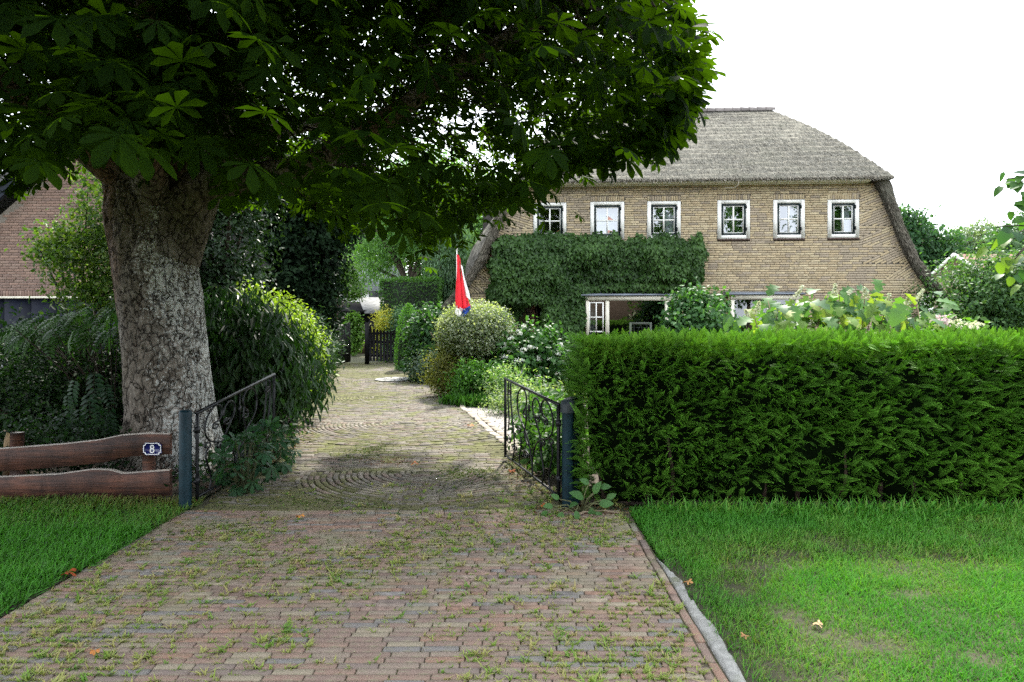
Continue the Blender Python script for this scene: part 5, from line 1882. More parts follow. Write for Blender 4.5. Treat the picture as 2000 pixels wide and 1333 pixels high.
# ================================================================== GARDEN BEDS
mb = MB()
bl = [(-3.02, 6.45), (-3.05, 8.3), (-3.15, 9.0), (-4.0, 12.4), (-4.55, 14.9), (-5.35, 18.7), (-6.55, 24.3), (-14, 24.3), (-14, 6.45)]
mb.add([(x, y, -.024) for x, y in bl] + [(-8, 10, -.024)], T=[(9, i, (i + 1) % 9) for i in range(9)])
br = [(0.5, 6.2), (0.15, 8.2), (1.0, 10.5), (-.1, 13.8), (-1.4, 15.2), (-2.35, 18.7), (-4.0, 24.3), (14, 24.3), (14, 6.2)]
mb.add([(x, y, -.0245) for x, y in br] + [(6, 12, -.0245)], T=[(9, i, (i + 1) % 9) for i in range(9)])
struct(mb, 'flower_bed', SOIL)

G_DK = [(.008, .022, .008), (.015, .042, .012), (.026, .066, .018)]
G_MID = [(.022, .06, .015), (.04, .105, .022), (.06, .15, .03)]
G_LT = [(.05, .11, .02), (.08, .17, .03), (.13, .23, .05)]
G_YEL = [(.10, .17, .02), (.17, .25, .03), (.27, .33, .05)]
G_BLU = [(.02, .05, .03), (.035, .085, .045), (.06, .12, .065)]

# --- left of the drive
shrub('drooping_shrub', 'large dark green shrub with long drooping leaves behind the left gate', 'shrub',
      [(-3.95, 9.5, 1.0, .85, 1.0, .95), (-4.5, 10.6, 1.35, .9, 1.1, .75), (-3.95, 10.9, .8, .75, .9, .75)], 520, 16, .17, T_LONG, [(.008, .024, .007), (.014, .042, .010), (.026, .07, .018)], LEAF_THICK, shell=.72, up=.25, hang=.75, jit=.35, spread=.13)
shrub('golden_privet', 'yellow-green golden shrub in the row left of the drive', 'shrub',
      [(-4.75, 12.3, 1.5, .8, .8, .72), (-4.4, 12.7, 1.2, .65, .7, .8)], 380, 18, .075, T_OVAL, G_YEL, shell=.75)
shrub('rhododendron', 'dark leathery rhododendron at the left edge of the drive near the back gate', 'shrub',
      [(-5.05, 14.9, .95, .85, 1.2, .95), (-5.3, 16.6, .9, .8, 1.1, .9), (-4.8, 13.8, .55, .5, .6, .55)], 560, 14, .13, T_LONG, [(.014, .035, .013), (.028, .065, .022), (.05, .10, .04)], LEAF_THICK, shell=.75, up=.5)
shrub('laurel', 'low dark laurel beside the left leaf of the back gate', 'shrub', [(-6.0, 19.6, .75, .75, 1.6, .85), (-6.6, 22.2, .8, .7, 1.2, .9)], 260, 14, .13, T_LONG, G_DK, LEAF_THICK, shell=.7)
# suckers with big palmate leaves at the foot of the gate
def sucker(name, label, c, r, h, n, size, cols):
    o = thing(name, label, 'plant', (c[0], c[1], 0))
    mb = MB()
    st_ = MB()
    for k in range(n):
        d = rdir(1)[0]
        p = np.array([c[0], c[1], h * .5]) + d * [r, r, h * .5]
        p[2] = max(p[2], .06)
        outw = nrm(d * [1, 1, .5])
        me = rng.integers(0, 6)
        Rr = frames((outw * .7 + rdir(1)[0] * .5)[None], (np.array([0, -.35, 1.0]) + outw * .5 + rdir(1)[0] * .3)[None])[0]
        t = MB()
        t.add(T_CHEST[me][0], T=T_CHEST[me][1], col=mixcol(cols, rng.random(1))[0])
        M = np.eye(4)
        M[:3, :3] = Rr * size * rng.uniform(.7, 1.15)
        M[:3, 3] = p
        inst(t.mesh('leaf', LEAF), 'leaf', o, M.tolist())
        st_.tube([(c[0] + rng.normal() * .03, c[1] + rng.normal() * .03, -.03), (p * .5 + np.array([c[0], c[1], 0]) * .5 + [0, 0, .05]).tolist(), (p - Rr[:, 1] * .1 * size).tolist()], [.006, .005, .003], 5, (.06, .07, .03))
    part(st_, 'stem', TWIG, o, True)
    return o
SUC = [(.018, .055, .02), (.028, .08, .03), (.03, .085, .045)]
sucker('chestnut_sucker', 'low bushy plant with five-fingered leaves right beside the left gate post', np.array([-2.66, 6.55]), .24, .58, 44, .14, SUC)
sucker('chestnut_sucker', 'low plant with dark fingered leaves under the far end of the left gate', np.array([-2.80, 7.55]), .30, .5, 40, .14, SUC)
o = shrub('ground_ivy', 'dark ivy ground cover below the iron gate on the left', 'plant', [(-3.05, 7.0, .12, .3, .7, .16), (-3.1, 8.3, .12, .25, .8, .15)], 90, 10, .06, T_IVY, G_DK, nst=3, r0=.006, inner=0)

# --- behind the plank fence
shrub('clipped_hedge', 'dark clipped hedge behind the plank fence, left of the trunk', 'hedge',
      [(-6.9, 8.6, .62, 1.5, .55, .78), (-5.6, 8.9, .6, .8, .5, .75)], 900, 14, .06, T_OVAL, [(.006, .018, .006), (.012, .034, .010), (.03, .075, .014)], shell=.85, lump=.08)
def fronds(name, label, base, arr, size, cols, tilt):
    o = thing(name, label, 'shrub', base)
    st_ = MB()
    for (p, dr) in arr:
        p = np.asarray(p)
        dr = nrm(np.asarray(dr) + rng.normal(size=3) * .15)
        Rr = frames(dr[None], (np.array([0, -tilt, 1.0]) + rdir(1)[0] * .25)[None])[0]
        t = MB()
        t.add(T_PINN[0], T=T_PINN[1], col=mixcol(cols, rng.random(1))[0])
        M = np.eye(4)
        M[:3, :3] = Rr * size * rng.uniform(.8, 1.2)
        M[:3, 3] = p
        inst(t.mesh('leaf', LEAF), 'leaf', o, M.tolist())
        b = np.array([base[0], base[1], -.03])
        if rng.random() < .22:
            st_.tube([b, (b + p) / 2 + [0, 0, .25], p], [.01, .007, .003], 5, (.03, .022, .015))
    part(st_, 'stem', TWIG, o, True)
    return o
arr = []
for k in range(120):                                       # arching sprays left of the trunk
    f = rng.random()
    px = 230 - 200 * f + rng.normal() * 12
    py = 590 + 45 * f ** 1.2 + rng.uniform(0, 60) * (1 - .5 * f)
    arr.append((at(px, py, 8.6 + rng.normal() * .35), (-.5 + rng.normal() * .6, -.5 + rng.normal() * .3, -.35)))
fronds('rowan_shrub', 'arching shrub with feathered leaves in front of the dark garage door', np.array([-5.3, 8.7, 0]), arr, .27, [(.014, .045, .008), (.024, .075, .011), (.05, .12, .018)], .9)
shrub('shade_shrub', 'dense dark shrub filling the gap under the feathered leaves', 'shrub', [(-6.0, 9.6, .95, 1.2, .6, .95), (-7.6, 9.8, .9, 1.2, .6, .9), (-5.0, 9.3, .8, .6, .5, .8)], 520, 13, .09, T_OVAL, [(.006, .018, .006), (.012, .034, .010), (.02, .05, .015)], shell=.6)  # added dark mass that darkens the open ground behind the fence
arr = [(at(px, py, 7.5), (dx, -.4, -.9)) for px, py, dx in ((150, 735, -.3), (175, 760, .1), (135, 765, -.4), (195, 790, .2), (160, 790, -.1), (205, 745, .4), (185, 720, .1), (140, 800, -.2), (215, 800, .2), (170, 815, 0))]
fronds('fern', 'dark fern-like fronds hanging at the left foot of the trunk', np.array([-4.95, 7.7, 0]), arr, .34, [(.008, .03, .012), (.014, .045, .018)], 1.2)
shrub('box_plant', 'small-leaved dark ground shrub between fence and trunk', 'shrub', [(-4.9, 7.0, .35, .75, .28, .36), (-6.3, 7.1, .3, .9, .3, .34)], 300, 12, .055, T_OVAL, [(.006, .018, .007), (.012, .032, .012), (.024, .055, .022)], shell=.6)
tree('holly', 'leafy bush with yellow-green tips before the neighbouring gable', at(150, 600, 11.5)[:2], .06, 1.2,
     [(-7.35, 11.4, 2.6, .65, .7, .9), (-7.0, 11.4, 3.7, .55, .6, .9), (-6.7, 11.5, 2.6, .6, .7, 1.3), (-7.85, 11.3, 3.0, .45, .4, .35)], 330, 18, .085, T_OVAL, [(.03, .07, .018), (.07, .13, .025), (.19, .25, .05)], limbs=6, shell=.6, cat='bush')

# --- trees on the left behind the trunk
tree('holly_tree', 'tall glossy dark holly right behind the trunk', (-6.0, 13.4), .16, 1.4,
     [(-6.0, 13.4, 3.2, 1.1, 1.0, 1.5), (-5.7, 13.5, 5.2, 1.1, 1.0, 1.7), (-6.4, 13.3, 4.8, .9, .9, 1.4), (-6.1, 13.4, 2.0, 1.1, 1.0, 1.1)], 900, 17, .10, T_OVAL, [(.010, .024, .010), (.018, .042, .015), (.035, .07, .022)], LEAF_THICK, shell=.55)
tree('yew_tree', 'broad blackish yew standing left of the back gate', (-6.0, 18.3), .22, 1.0,
     [(-5.9, 18.2, 3.1, 1.35, 1.2, 1.4), (-5.3, 18.3, 5.2, 1.4, 1.4, 1.9), (-6.6, 18.2, 4.8, 1.4, 1.3, 2.0), (-6.6, 18.2, 2.2, 1.1, 1.1, 1.1), (-7.4, 17.6, 3.4, 1.1, 1.1, 2.2), (-5.6, 18.2, 2.0, .9, .9, .9)], 1900, 16, .15, T_OVAL, [(.005, .013, .006), (.009, .022, .009), (.014, .034, .012)], NEEDLE, shell=.5)
tree('slim_tree', 'loose young tree beside the yew above the back gate', at(655, 690, 27)[:2], .07, 1.6,
     [(-6.6, 27, 2.9, .5, .5, .5), (-6.9, 27, 3.6, .6, .6, .6)], 190, 14, .10, T_OVAL, G_LT, limbs=5)
# --- trees at the back, between the yew and the house
tree('ash_tree', 'light green airy tree in the back garden behind the gate', (-5.0, 31), .25, 3.2,
     [(-5.4, 31, 6.2, 2.0, 1.8, 2.0), (-3.4, 31, 5.2, 1.8, 1.7, 1.6), (-4.3, 31, 8.0, 2.2, 2.0, 2.2), (-6.6, 31.2, 4.6, 1.2, 1.2, 1.5), (-2.4, 31.5, 7.2, 1.5, 1.5, 1.6), (-3.6, 32, 3.4, 1.6, 1.2, 1.6)], 1500, 15, .17, T_LONG, [(.05, .12, .03), (.08, .18, .045), (.13, .24, .07)], hang=.4, shell=.4, spread=.22)
tree('birch', 'pale weeping tree between the flag and the back garden', (-3.0, 28), .14, 2.0,
     [(-3.0, 27.8, 4.2, .9, .9, 2.0), (-2.2, 27.9, 4.6, .8, .8, 1.8), (-2.5, 28.1, 2.8, 1.2, 1.0, 1.5)], 620, 15, .14, T_LONG, [(.05, .10, .05), (.08, .15, .08), (.14, .21, .13)], hang=.9, shell=.35)
tree('conifer', 'dark green narrow conifer behind the weeping tree', (-1.6, 31), .14, .8, [(-2.1, 31, 3.2, 1.1, 1.1, 2.6), (-1.3, 31.5, 4.8, 1.2, 1.1, 2.4)], 520, 15, .14, T_LONG, G_MID, shell=.5, limbs=4)
tree('oak', 'tall light tree far behind the back garden', (-10, 44), .35, 4.0,
     [(-9, 44, 8, 3.5, 3, 3.2), (-5.5, 45, 9.5, 3.5, 3, 3.5), (-12.5, 43, 8, 3.2, 3, 3.5), (-1.5, 46, 8.5, 3.2, 3, 3.2)], 1150, 15, .27, T_OVAL, [(.06, .13, .035), (.10, .19, .05), (.15, .25, .08)], shell=.45, spread=.3)
tree('lime_row', 'mass of mid-green trees closing off the far end of the back garden', (-7, 52), .3, 1.5,
     [(-13, 52, 3.5, 3.2, 2, 3.2), (-8.5, 52, 3.2, 3.0, 2, 3.2), (-4, 52, 3.8, 3.0, 2, 3.4), (0, 53, 3.6, 3.0, 2, 3.4), (4, 53, 3.6, 3.0, 2, 3.4)], 1300, 14, .3, T_OVAL, [(.04, .09, .03), (.06, .13, .04), (.10, .18, .06)], spread=.3, inner=.1)
# clipped block, topiary, golden bush
def clipped(name, label, c, sx, sy, h, n, leaf, cols, cone=False):
    o = thing(name, label, 'topiary' if cone else 'hedge', (c[0], c[1], 0))
    mb = MB()
    a, zf = rng.uniform(0, 2 * math.pi, n), rng.random(n)
    if cone:
        r = np.sqrt(np.clip(1 - zf ** 2.2, 0, 1))
        p = np.c_[c[0] + sx * r * np.cos(a), c[1] + sy * r * np.sin(a), zf * h]
        nr = nrm(np.c_[np.cos(a), np.sin(a), .4 + zf])
    else:
        side = rng.random(n) < .75
        u = rng.uniform(-1, 1, n)
        f = rng.integers(0, 3, n)
        p = np.where((f == 0)[:, None], np.c_[u * sx, -sy + 0 * u, zf * h], np.c_[np.where(f == 1, -sx, sx), u * sy, zf * h])
        tp = np.c_[u * sx, rng.uniform(-sy, sy, n), np.full(n, h)]
        p = np.where(side[:, None], p, tp) + [c[0], c[1], 0]
        nr = np.where(side[:, None], np.where((f == 0)[:, None], [0, -1.0, .2], np.c_[np.where(f == 1, -1.0, 1.0), 0 * u, 0 * u + .2]), [0, 0, 1.0])
    p = p + nr * ((.12 if cone else .3) * (fbm(p, 1.6, 3) - .5))[:, None] - nr * rng.uniform(0, .1, n)[:, None]
    mb.scatter(T_OVAL, frames(rdir(n) + nr * .8, nr + rdir(n) * .6), p, leaf * rng.uniform(.7, 1.3, n), mixcol(cols, np.clip(fbm(p, 3, 2) * .6 + rng.random(n) * .5, 0, 1)))
    part(mb, 'foliage', LEAF, o, stuff=True)
    mb = MB()
    if cone:
        lathe(mb, (c[0], c[1]), [(.0, h * .86), (sx * .45, h * .7), (sx * .7, h * .35), (sx * .75, -.03)], 12, (.012, .02, .01))
    else:
        mb.box((c[0] - sx + .14, c[1] - sy + .14, -.03), (c[0] + sx - .14, c[1] + sy - .14, h - .12), (.012, .02, .01))
    part(mb, 'dark_core', TWIG, o)
    return o
clipped('clipped_block', 'tall square-cut green hedge behind the picket gate', at(805, 690, 27), 1.2, .7, 3.3, 7000, .10, [(.03, .08, .02), (.05, .12, .028), (.075, .16, .04)])
clipped('cone_topiary', 'small rounded cone topiary in front of the cut hedge', at(797, 690, 21.8), .47, .45, 2.22, 3600, .06, [(.05, .14, .02), (.07, .18, .028), (.09, .21, .035)], True)
shrub('golden_bush', 'small bright yellow bush behind the picket gate', 'shrub', [(-5.0, 25.6, 1.5, .42, .4, .5), (-4.9, 25.7, .8, .4, .4, .7)], 120, 14, .08, T_OVAL, [(.25, .28, .04), (.38, .36, .06), (.45, .42, .10)])
shrub('white_deutzia', 'pale blue-green bush beside the cone topiary', 'shrub', [(-4.3, 25.4, 1.45, .55, .5, .6), (-4.6, 25.4, .7, .5, .4, .7)], 170, 14, .09, T_OVAL, [(.05, .11, .05), (.08, .16, .08), (.14, .22, .14)])

# --- right of the drive
shrub('viburnum', 'leafy green bush between the picket gate and the round grey-green shrub', 'shrub',
      [(-2.15, 19.0, 1.05, .9, .9, .95), (-1.6, 18.6, 1.3, .75, .8, .7), (-2.25, 18.2, .45, .6, .6, .5)], 560, 13, .13, T_BROAD, [(.022, .06, .022), (.04, .10, .035), (.07, .15, .05)], shell=.75)
shrub('silver_euonymus', 'low grey-leaved plant at the foot of the green bush', 'plant', [(-2.25, 17.6, .34, .42, .4, .38)], 130, 12, .07, T_OVAL, [(.06, .10, .08), (.12, .17, .14), (.2, .25, .2)])
shrub('variegated_shrub', 'round cream-variegated shrub below the flag', 'shrub',
      [(-.82, 15.0, 1.38, .84, .8, .66)], 1100, 15, .065, T_OVAL, [(.06, .10, .05), (.15, .195, .11), (.32, .35, .24), (.46, .48, .38)], shell=.9, lump=.05, spread=.07, nst=12, r0=.03)
shrub('shade_plant', 'dark foliage under the variegated shrub', 'shrub', [(-.5, 15.6, .4, 1.0, .6, .5)], 160, 12, .09, T_OVAL, G_DK)
shrub('bronze_shrub', 'small bronze-green shrub at the bend of the drive', 'shrub', [(-1.42, 14.7, .52, .48, .45, .52), (-1.2, 14.5, .35, .4, .4, .35)], 420, 14, .05, T_OVAL, [(.07, .09, .02), (.13, .14, .035), (.22, .20, .06)], shell=.8)
shrub('peony', 'fresh green leafy perennial in front of the variegated shrub', 'plant', [(-.85, 13.7, .38, .4, .35, .36), (-.45, 13.9, .35, .35, .3, .3)], 210, 12, .10, T_LONG, [(.04, .12, .02), (.07, .18, .03), (.10, .22, .045)], up=.6)
# low strap-leaved edging
n = 900
o = thing('daylily', 'row of bright green strap leaves edging the bed at the drive', 'plant', (-.9, 13.2, 0))
mb = MB()
a = rng.random(n)
X, Y = -1.35 + 1.25 * a + rng.normal(size=n) * .08, 13.35 - .5 * a + rng.normal(size=n) * .12
t = rng.uniform(0, 6.28, n)
le = np.abs(rng.normal(size=n)) * .4
upv = np.stack([np.cos(t) * np.sin(le), np.sin(t) * np.sin(le), np.cos(le)], 1)
xv = nrm(np.cross(np.stack([np.cos(t + .8), np.sin(t + .8), 0 * t], 1), upv))
mb.scatter(T_BLADE, np.stack([xv, np.cross(upv, xv), upv], -1), np.c_[X, Y, 0 * X - .02], np.c_[rng.uniform(.3, .4, n), rng.uniform(.16, .3, n), rng.uniform(.16, .3, n)], mixcol([(.04, .13, .02), (.07, .19, .03)], rng.random(n)))
part(mb, 'foliage', GRASS, o, stuff=True)
def blooms(mb, c, r, n, s, cols, squash=.6):
    d = rdir(n)
    d[:, 2] = np.abs(d[:, 2])
    p = np.asarray(c) + d * [r, r, r * squash]
    mb.scatter(T_BROAD, frames(rdir(n) * .6 + np.cross(d, rdir(n)), d + rdir(n) * .35), p, s * rng.uniform(.7, 1.2, n), mixcol(cols, rng.random(n)))
WHT = [(.55, .58, .5), (.74, .75, .70), (.8, .8, .78)]
hyd = shrub('white_hydrangea', 'rounded hydrangea with many small white flower heads by the front door', 'shrub',
            [(.45, 14.6, .75, .72, .6, .75), (1.15, 14.4, .55, .55, .55, .55), (.2, 14.3, .5, .5, .45, .5)], 420, 13, .11, T_BROAD, [(.025, .07, .02), (.045, .12, .03), (.07, .16, .045)], shell=.75)
for k in range(70):
    b = [(.45, 14.6, .75, .74, .62, .77), (1.15, 14.4, .55, .57, .57, .57), (.2, 14.3, .5, .52, .47, .52)][k % 3]
    d = rdir(1)[0]
    d = nrm(d * [1, 1, .8] + [0, -.7, .45])
    mb = MB()
    blooms(mb, np.array(b[:3]) + d * b[3:6] * 1.12, .06 * rng.uniform(.7, 1.2), 18, .05, WHT)
    part(mb, 'flower_head', PETAL, hyd)
shrub('catmint', 'soft pale grey-green mound beside the gravel path', 'plant', [(-.05, 12.1, .14, .36, .4, .17), (.4, 12.1, .16, .4, .45, .2), (.3, 11.3, .12, .25, .3, .13)], 420, 12, .045, T_OVAL, [(.11, .16, .09), (.18, .24, .14), (.28, .32, .23)], nst=5, r0=.006)
shrub('phlox', 'airy white-flecked perennial between the path and the hydrangea', 'plant', [(-.15, 13.2, .38, .4, .35, .36), (.35, 13.0, .25, .4, .3, .24)], 210, 10, .07, T_LONG, [(.07, .15, .04), (.12, .22, .07), (.45, .5, .38)], up=.6, nst=8, r0=.006)
shrub('sedum_mound', 'low yellow-green plants on the gravel behind the right gate', 'plant', [(.75, 12.2, .1, .35, .5, .14), (.55, 10.8, .12, .3, .5, .16), (1.1, 13.3, .12, .5, .4, .16)], 230, 10, .05, T_OVAL, [(.12, .18, .05), (.2, .27, .09), (.3, .33, .14)], nst=4, r0=.005)
shrub('bed_foliage', 'mixed green leaves seen through the scrolls of the right gate', 'plant', [(.42, 8.6, .28, .28, .55, .3), (.55, 7.6, .25, .22, .5, .28), (.65, 9.4, .3, .35, .5, .3)], 330, 11, .075, T_BROAD, [(.025, .07, .02), (.05, .12, .03), (.09, .18, .05)], nst=8, r0=.007, up=.5)

# --- broad-leaved weed at the foot of the right post
T_WEED = leaf_t([(0, 0), (.10, .06), (.27, .25), (.31, .48), (.2, .78), (0, 1)], .22, .35)
weed = thing('broad_leaved_weed', 'sprawling weed with crinkled oval leaves at the foot of the right post', 'plant', (.62, 5.88, 0))
st_ = MB()
for px, py, s, dx, dz in ((1080, 990, .10, -.5, .2), (1098, 1000, .105, -.2, -.5), (1112, 990, .11, .2, .3), (1092, 975, .09, -.6, .5), (1140, 975, .15, -.7, .6), (1160, 965, .13, .3, 1), (1155, 992, .14, .15, -1), (1170, 985, .13, .8, .2), (1150, 945, .10, -.5, .4), (1172, 952, .10, .7, .2), (1070, 1000, .08, -.7, -.2), (1185, 975, .1, .6, .5), (1165, 1000, .1, .5, -.6), (1125, 998, .09, .1, -.5)):
    p = at(px, py, 5.78 + rng.normal() * .05)
    p[2] = max(p[2], .03)
    Rr = frames(np.array([[dx, -.35, dz]]), np.array([[-.15, -.75, .65]]) + rdir(1) * .25)[0]
    t = MB()
    t.add(T_WEED[0], T=T_WEED[1], col=mixcol([(.05, .13, .04), (.09, .20, .06)], rng.random(1))[0])
    M = np.eye(4)
    M[:3, :3] = Rr * s * .95
    M[:3, 3] = p
    inst(t.mesh('leaf', LEAF), 'leaf', weed, M.tolist())
    st_.tube([(.62, 5.88, -.02), (.5 * (.62 + p[0]), 5.84, p[2] * .5 + .04), p], [.007, .006, .004], 5, (.14, .15, .07))
for k in range(5):
    a = rng.uniform(-2.8, -.2)
    st_.tube([(.7, 5.85, .01), (.7 + .12 * math.cos(a), 5.85 + .06 * math.sin(a), .03), (.7 + .26 * math.cos(a), 5.85 + .12 * math.sin(a), .012)], [.008, .006, .004], 5, (.26, .2, .14))
part(st_, 'stem', TWIG, weed, True)

# --- fallen leaves lying on the paving
DRY = m_leaf('dry_leaf', .15, .8, tint=(1.2, .9, .5))
def fallen(px, py, label, col, s, D=None):
    p = gnd(px, py) + [0, 0, .012]
    mb = MB()
    tp = T_CHEST[rng.integers(0, 6)]
    V = tp[0].copy()
    V[:, 2] = .25 * np.abs(V[:, 0]) + .22 * np.sin(V[:, 1] * 4 + 1) + .1
    V = V @ rot('Z', rng.uniform(0, 6.28)).T * s + p
    V[:, 2] = np.maximum(V[:, 2], .006)
    mb.add(V, T=tp[1], col=col)
    lone(mb, 'fallen_leaf', DRY, label, 'leaf', group='fallen chestnut leaves', loc=p)
fallen(587, 1014, 'bright orange curled leaf on the paving right of the left gate post', (.52, .22, .045), .055)
fallen(812, 911, 'orange-brown leaf lying in the middle of the driveway', (.42, .15, .06), .075)
fallen(130, 1128, 'rust-red dry leaf at the edge of the left verge', (.32, .07, .025), .07)
fallen(186, 1278, 'small orange leaf on the pavers at the lower left', (.42, .17, .05), .035)
fallen(1064, 994, 'crumpled rust-red leaf by the foot of the right gate post', (.34, .08, .025), .06)
fallen(1000, 925, 'reddish leaf under the free end of the right gate', (.32, .09, .03), .06)
fallen(920, 835, 'orange leaf near the stone edging of the gravel path', (.46, .2, .06), .08)
fallen(1345, 1145, 'tan leaf on the lawn beside the concrete edging', (.4, .2, .08), .05)
fallen(1600, 1228, 'pale tan leaf in the bare patch of the lawn', (.42, .28, .16), .045)
fallen(1455, 1250, 'small brown leaf on the lawn near the lower edge', (.34, .18, .08), .035)

# --- shrubs behind the yew hedge
shrub('window_shrub', 'rounded green shrub standing in front of the wide window', 'shrub', [(4.35, 15.2, 1.4, .78, .7, .95), (4.6, 15.0, .7, .8, .7, .8)], 640, 14, .105, T_BROAD, [(.03, .08, .025), (.05, .13, .04), (.085, .18, .06)], shell=.8)
oak = thing('oakleaf_hydrangea', 'oakleaf hydrangea with big lobed leaves and white panicles over the hedge', 'shrub', (5.2, 10.5, 0))
om = []
for k, c in enumerate(((.05, .12, .03), (.08, .17, .045), (.13, .22, .045), (.20, .27, .05), (.06, .13, .05))):
    t = MB()
    t.add(T_OAK[0], T=T_OAK[1], col=c)
    om.append(t.mesh('leaf', LEAF))
ot = np.array([(1455, 632), (1470, 600), (1500, 588), (1520, 610), (1545, 585), (1560, 600), (1590, 575), (1610, 590), (1640, 572), (1660, 590), (1690, 572), (1710, 590), (1740, 580), (1760, 600), (1790, 590), (1800, 612), (1640, 615), (1600, 622), (1700, 620), (1560, 630), (1750, 628), (1810, 630)])
st_ = MB()
cnt = 0
for (qx, qy) in ot:
    D0 = 10.6 + rng.normal() * .5
    tip = at(qx, qy, D0)
    st_.tube([(tip[0] * .8 + 5.2 * .2, 10.6, -.02), (tip[0] * .95 + .05 * 5.2, 10.6, tip[2] * .55), tip], [.014, .01, .006], 6, (.12, .08, .05))
    for k in range(11):
        p = tip + rng.normal(size=3) * [.2, .2, .11] - [0, 0, .12 * rng.random()]
        d = nrm((p - tip) * [1, 1, .2] + rdir(1)[0] * .3 + [0, -.15, -.25])
        Rr = frames(d[None], (np.array([0, -.45, 1.0]) + rdir(1)[0] * .3)[None])[0]
        M = np.eye(4)
        M[:3, :3] = Rr * rng.uniform(.2, .32)
        M[:3, 3] = p
        inst(om[rng.integers(0, 5)], 'leaf', oak, M.tolist())
        cnt += 1
part(st_, 'stem', TWIG, oak, True)
for (qx, qy, dx) in ((1560, 573, .5), (1655, 583, .25), (1690, 575, -.2), (1630, 570, .1), (1735, 588, .2), (1795, 580, .6), (1620, 640, -.5), (1715, 600, -.4), (1480, 605, .2), (1770, 596, .3), (1580, 640, .4), (1460, 620, -.2)):
    mb = MB()
    c0 = at(qx, qy, 10.2)
    for k in range(9):
        f = k / 9
        blooms(mb, c0 + np.array([dx * .22, 0, .2]) * (f - .4), .05 * (1.15 - f), 12, .035, [(.30, .35, .16), (.48, .51, .33), (.6, .61, .48)], 1)
    part(mb, 'flower_panicle', PETAL, oak)
for name, label, px0, px1, py, cols in (('pink_hydrangea', 'pale pink flower heads just right of the oakleaf hydrangea', 1822, 1862, 624, [(.6, .42, .46), (.72, .58, .6)]), ('lacecap_hydrangea', 'flat creamy flower heads along the hedge top at the right', 1850, 1930, 634, [(.55, .58, .36), (.7, .7, .55)])):
    c = at((px0 + px1) / 2, py, 10.4)
    o = thing(name, label, 'shrub', (c[0], c[1], 0))
    mb = MB()
    foliage(mb, [(c[0], c[1] + .2, c[2] - .45, (px1 - px0) / F * 6, .4, .4)], 90, 12, .1, T_BROAD, G_LT)
    part(mb, 'foliage', LEAF, o, stuff=True)
    stems((c[0], c[1] + .2, -.03), [c + rng.normal(size=3) * [.15, .1, .05] - [0, 0, .1] for _ in range(6)], o, .012)
    for k in range(9):
        p = at(rng.uniform(px0, px1), py + rng.normal() * 5, 10.3 + rng.normal() * .15)
        mb = MB()
        blooms(mb, p, .07, 22, .04, cols, .5)
        part(mb, 'flower_head', PETAL, o)

# ================================================================== FLAG
fl = at(895, 690, 14.5)
FD = 14.5
flag = thing('flag', 'hanging red, white and blue flag on a thin white pole before the house', 'flag', (fl[0], 15.2, 0))
mb = MB()
top = at(892, 488, FD)
mb.tube([(top[0] - .05, 15.2, -.03), (top[0], FD + .02, top[2])], [.016, .012], 8)
part(mb, 'pole', WHITE, flag, True)
mb = MB()
lathe(mb, (top[0], FD + .02), [(0, top[2] + .045), (.02, top[2] + .03), (.024, top[2] + .012), (.012, top[2] - .004)], 10)
part(mb, 'finial', WHITE, flag, True)
def cloth(name, quads, col):
    """quads of four pixel corners with depths; each sagging into soft folds"""
    mb = MB()
    for q in quads:
        C4 = [at(px, py, FD - .05 - dv) for px, py, dv in q]
        n = 14
        s, t = np.linspace(0, 1, n)[None, :, None], np.linspace(0, 1, n)[:, None, None]
        G = (C4[0] * (1 - s) + C4[1] * s) * (1 - t) + (C4[3] * (1 - s) + C4[2] * s) * t
        G[..., 1] += .03 * np.sin(s[..., 0] * 7 + t[..., 0] * 2) * t[..., 0]
        G[..., 0] += .012 * np.sin(t[..., 0] * 6 + s[..., 0] * 3)
        mb.grid(G)
    m, nt, b = _new(name + '_cloth')
    b.inputs['Base Color'].default_value = (*col, 1)
    b.inputs['Roughness'].default_value = .8
    tr = nt.nodes.new('ShaderNodeBsdfTranslucent')
    tr.inputs['Color'].default_value = (*col, 1)
    ms = nt.nodes.new('ShaderNodeMixShader')
    ms.inputs['Fac'].default_value = .3
    nt.links.new(b.outputs['BSDF'], ms.inputs[1])
    nt.links.new(tr.outputs['BSDF'], ms.inputs[2])
    nt.links.new(ms.outputs['Shader'], nt.nodes['Material Output'].inputs['Surface'])
    part(mb, name, m, flag, True)
cloth('red_stripe', [[(892, 497, .0), (897, 500, .02), (904, 609, .10), (890, 600, .03)], [(897, 502, .0), (899, 512, -.02), (914, 590, .02), (904, 609, .09)], [(913, 586, .03), (915, 584, .0), (919, 602, .0), (905, 610, .08)]], (.62, .02, .035))
cloth('white_stripe', [[(899, 516, -.03), (904, 524, -.05), (919, 588, -.03), (910, 580, .04)], [(890, 596, .05), (904, 604, .12), (899, 623, .09), (889, 613, .03)]], (.75, .75, .75))
cloth('blue_stripe', [[(903, 605, .12), (920, 596, .05), (919, 608, .04), (899, 623, .09)]], (.02, .06, .32))

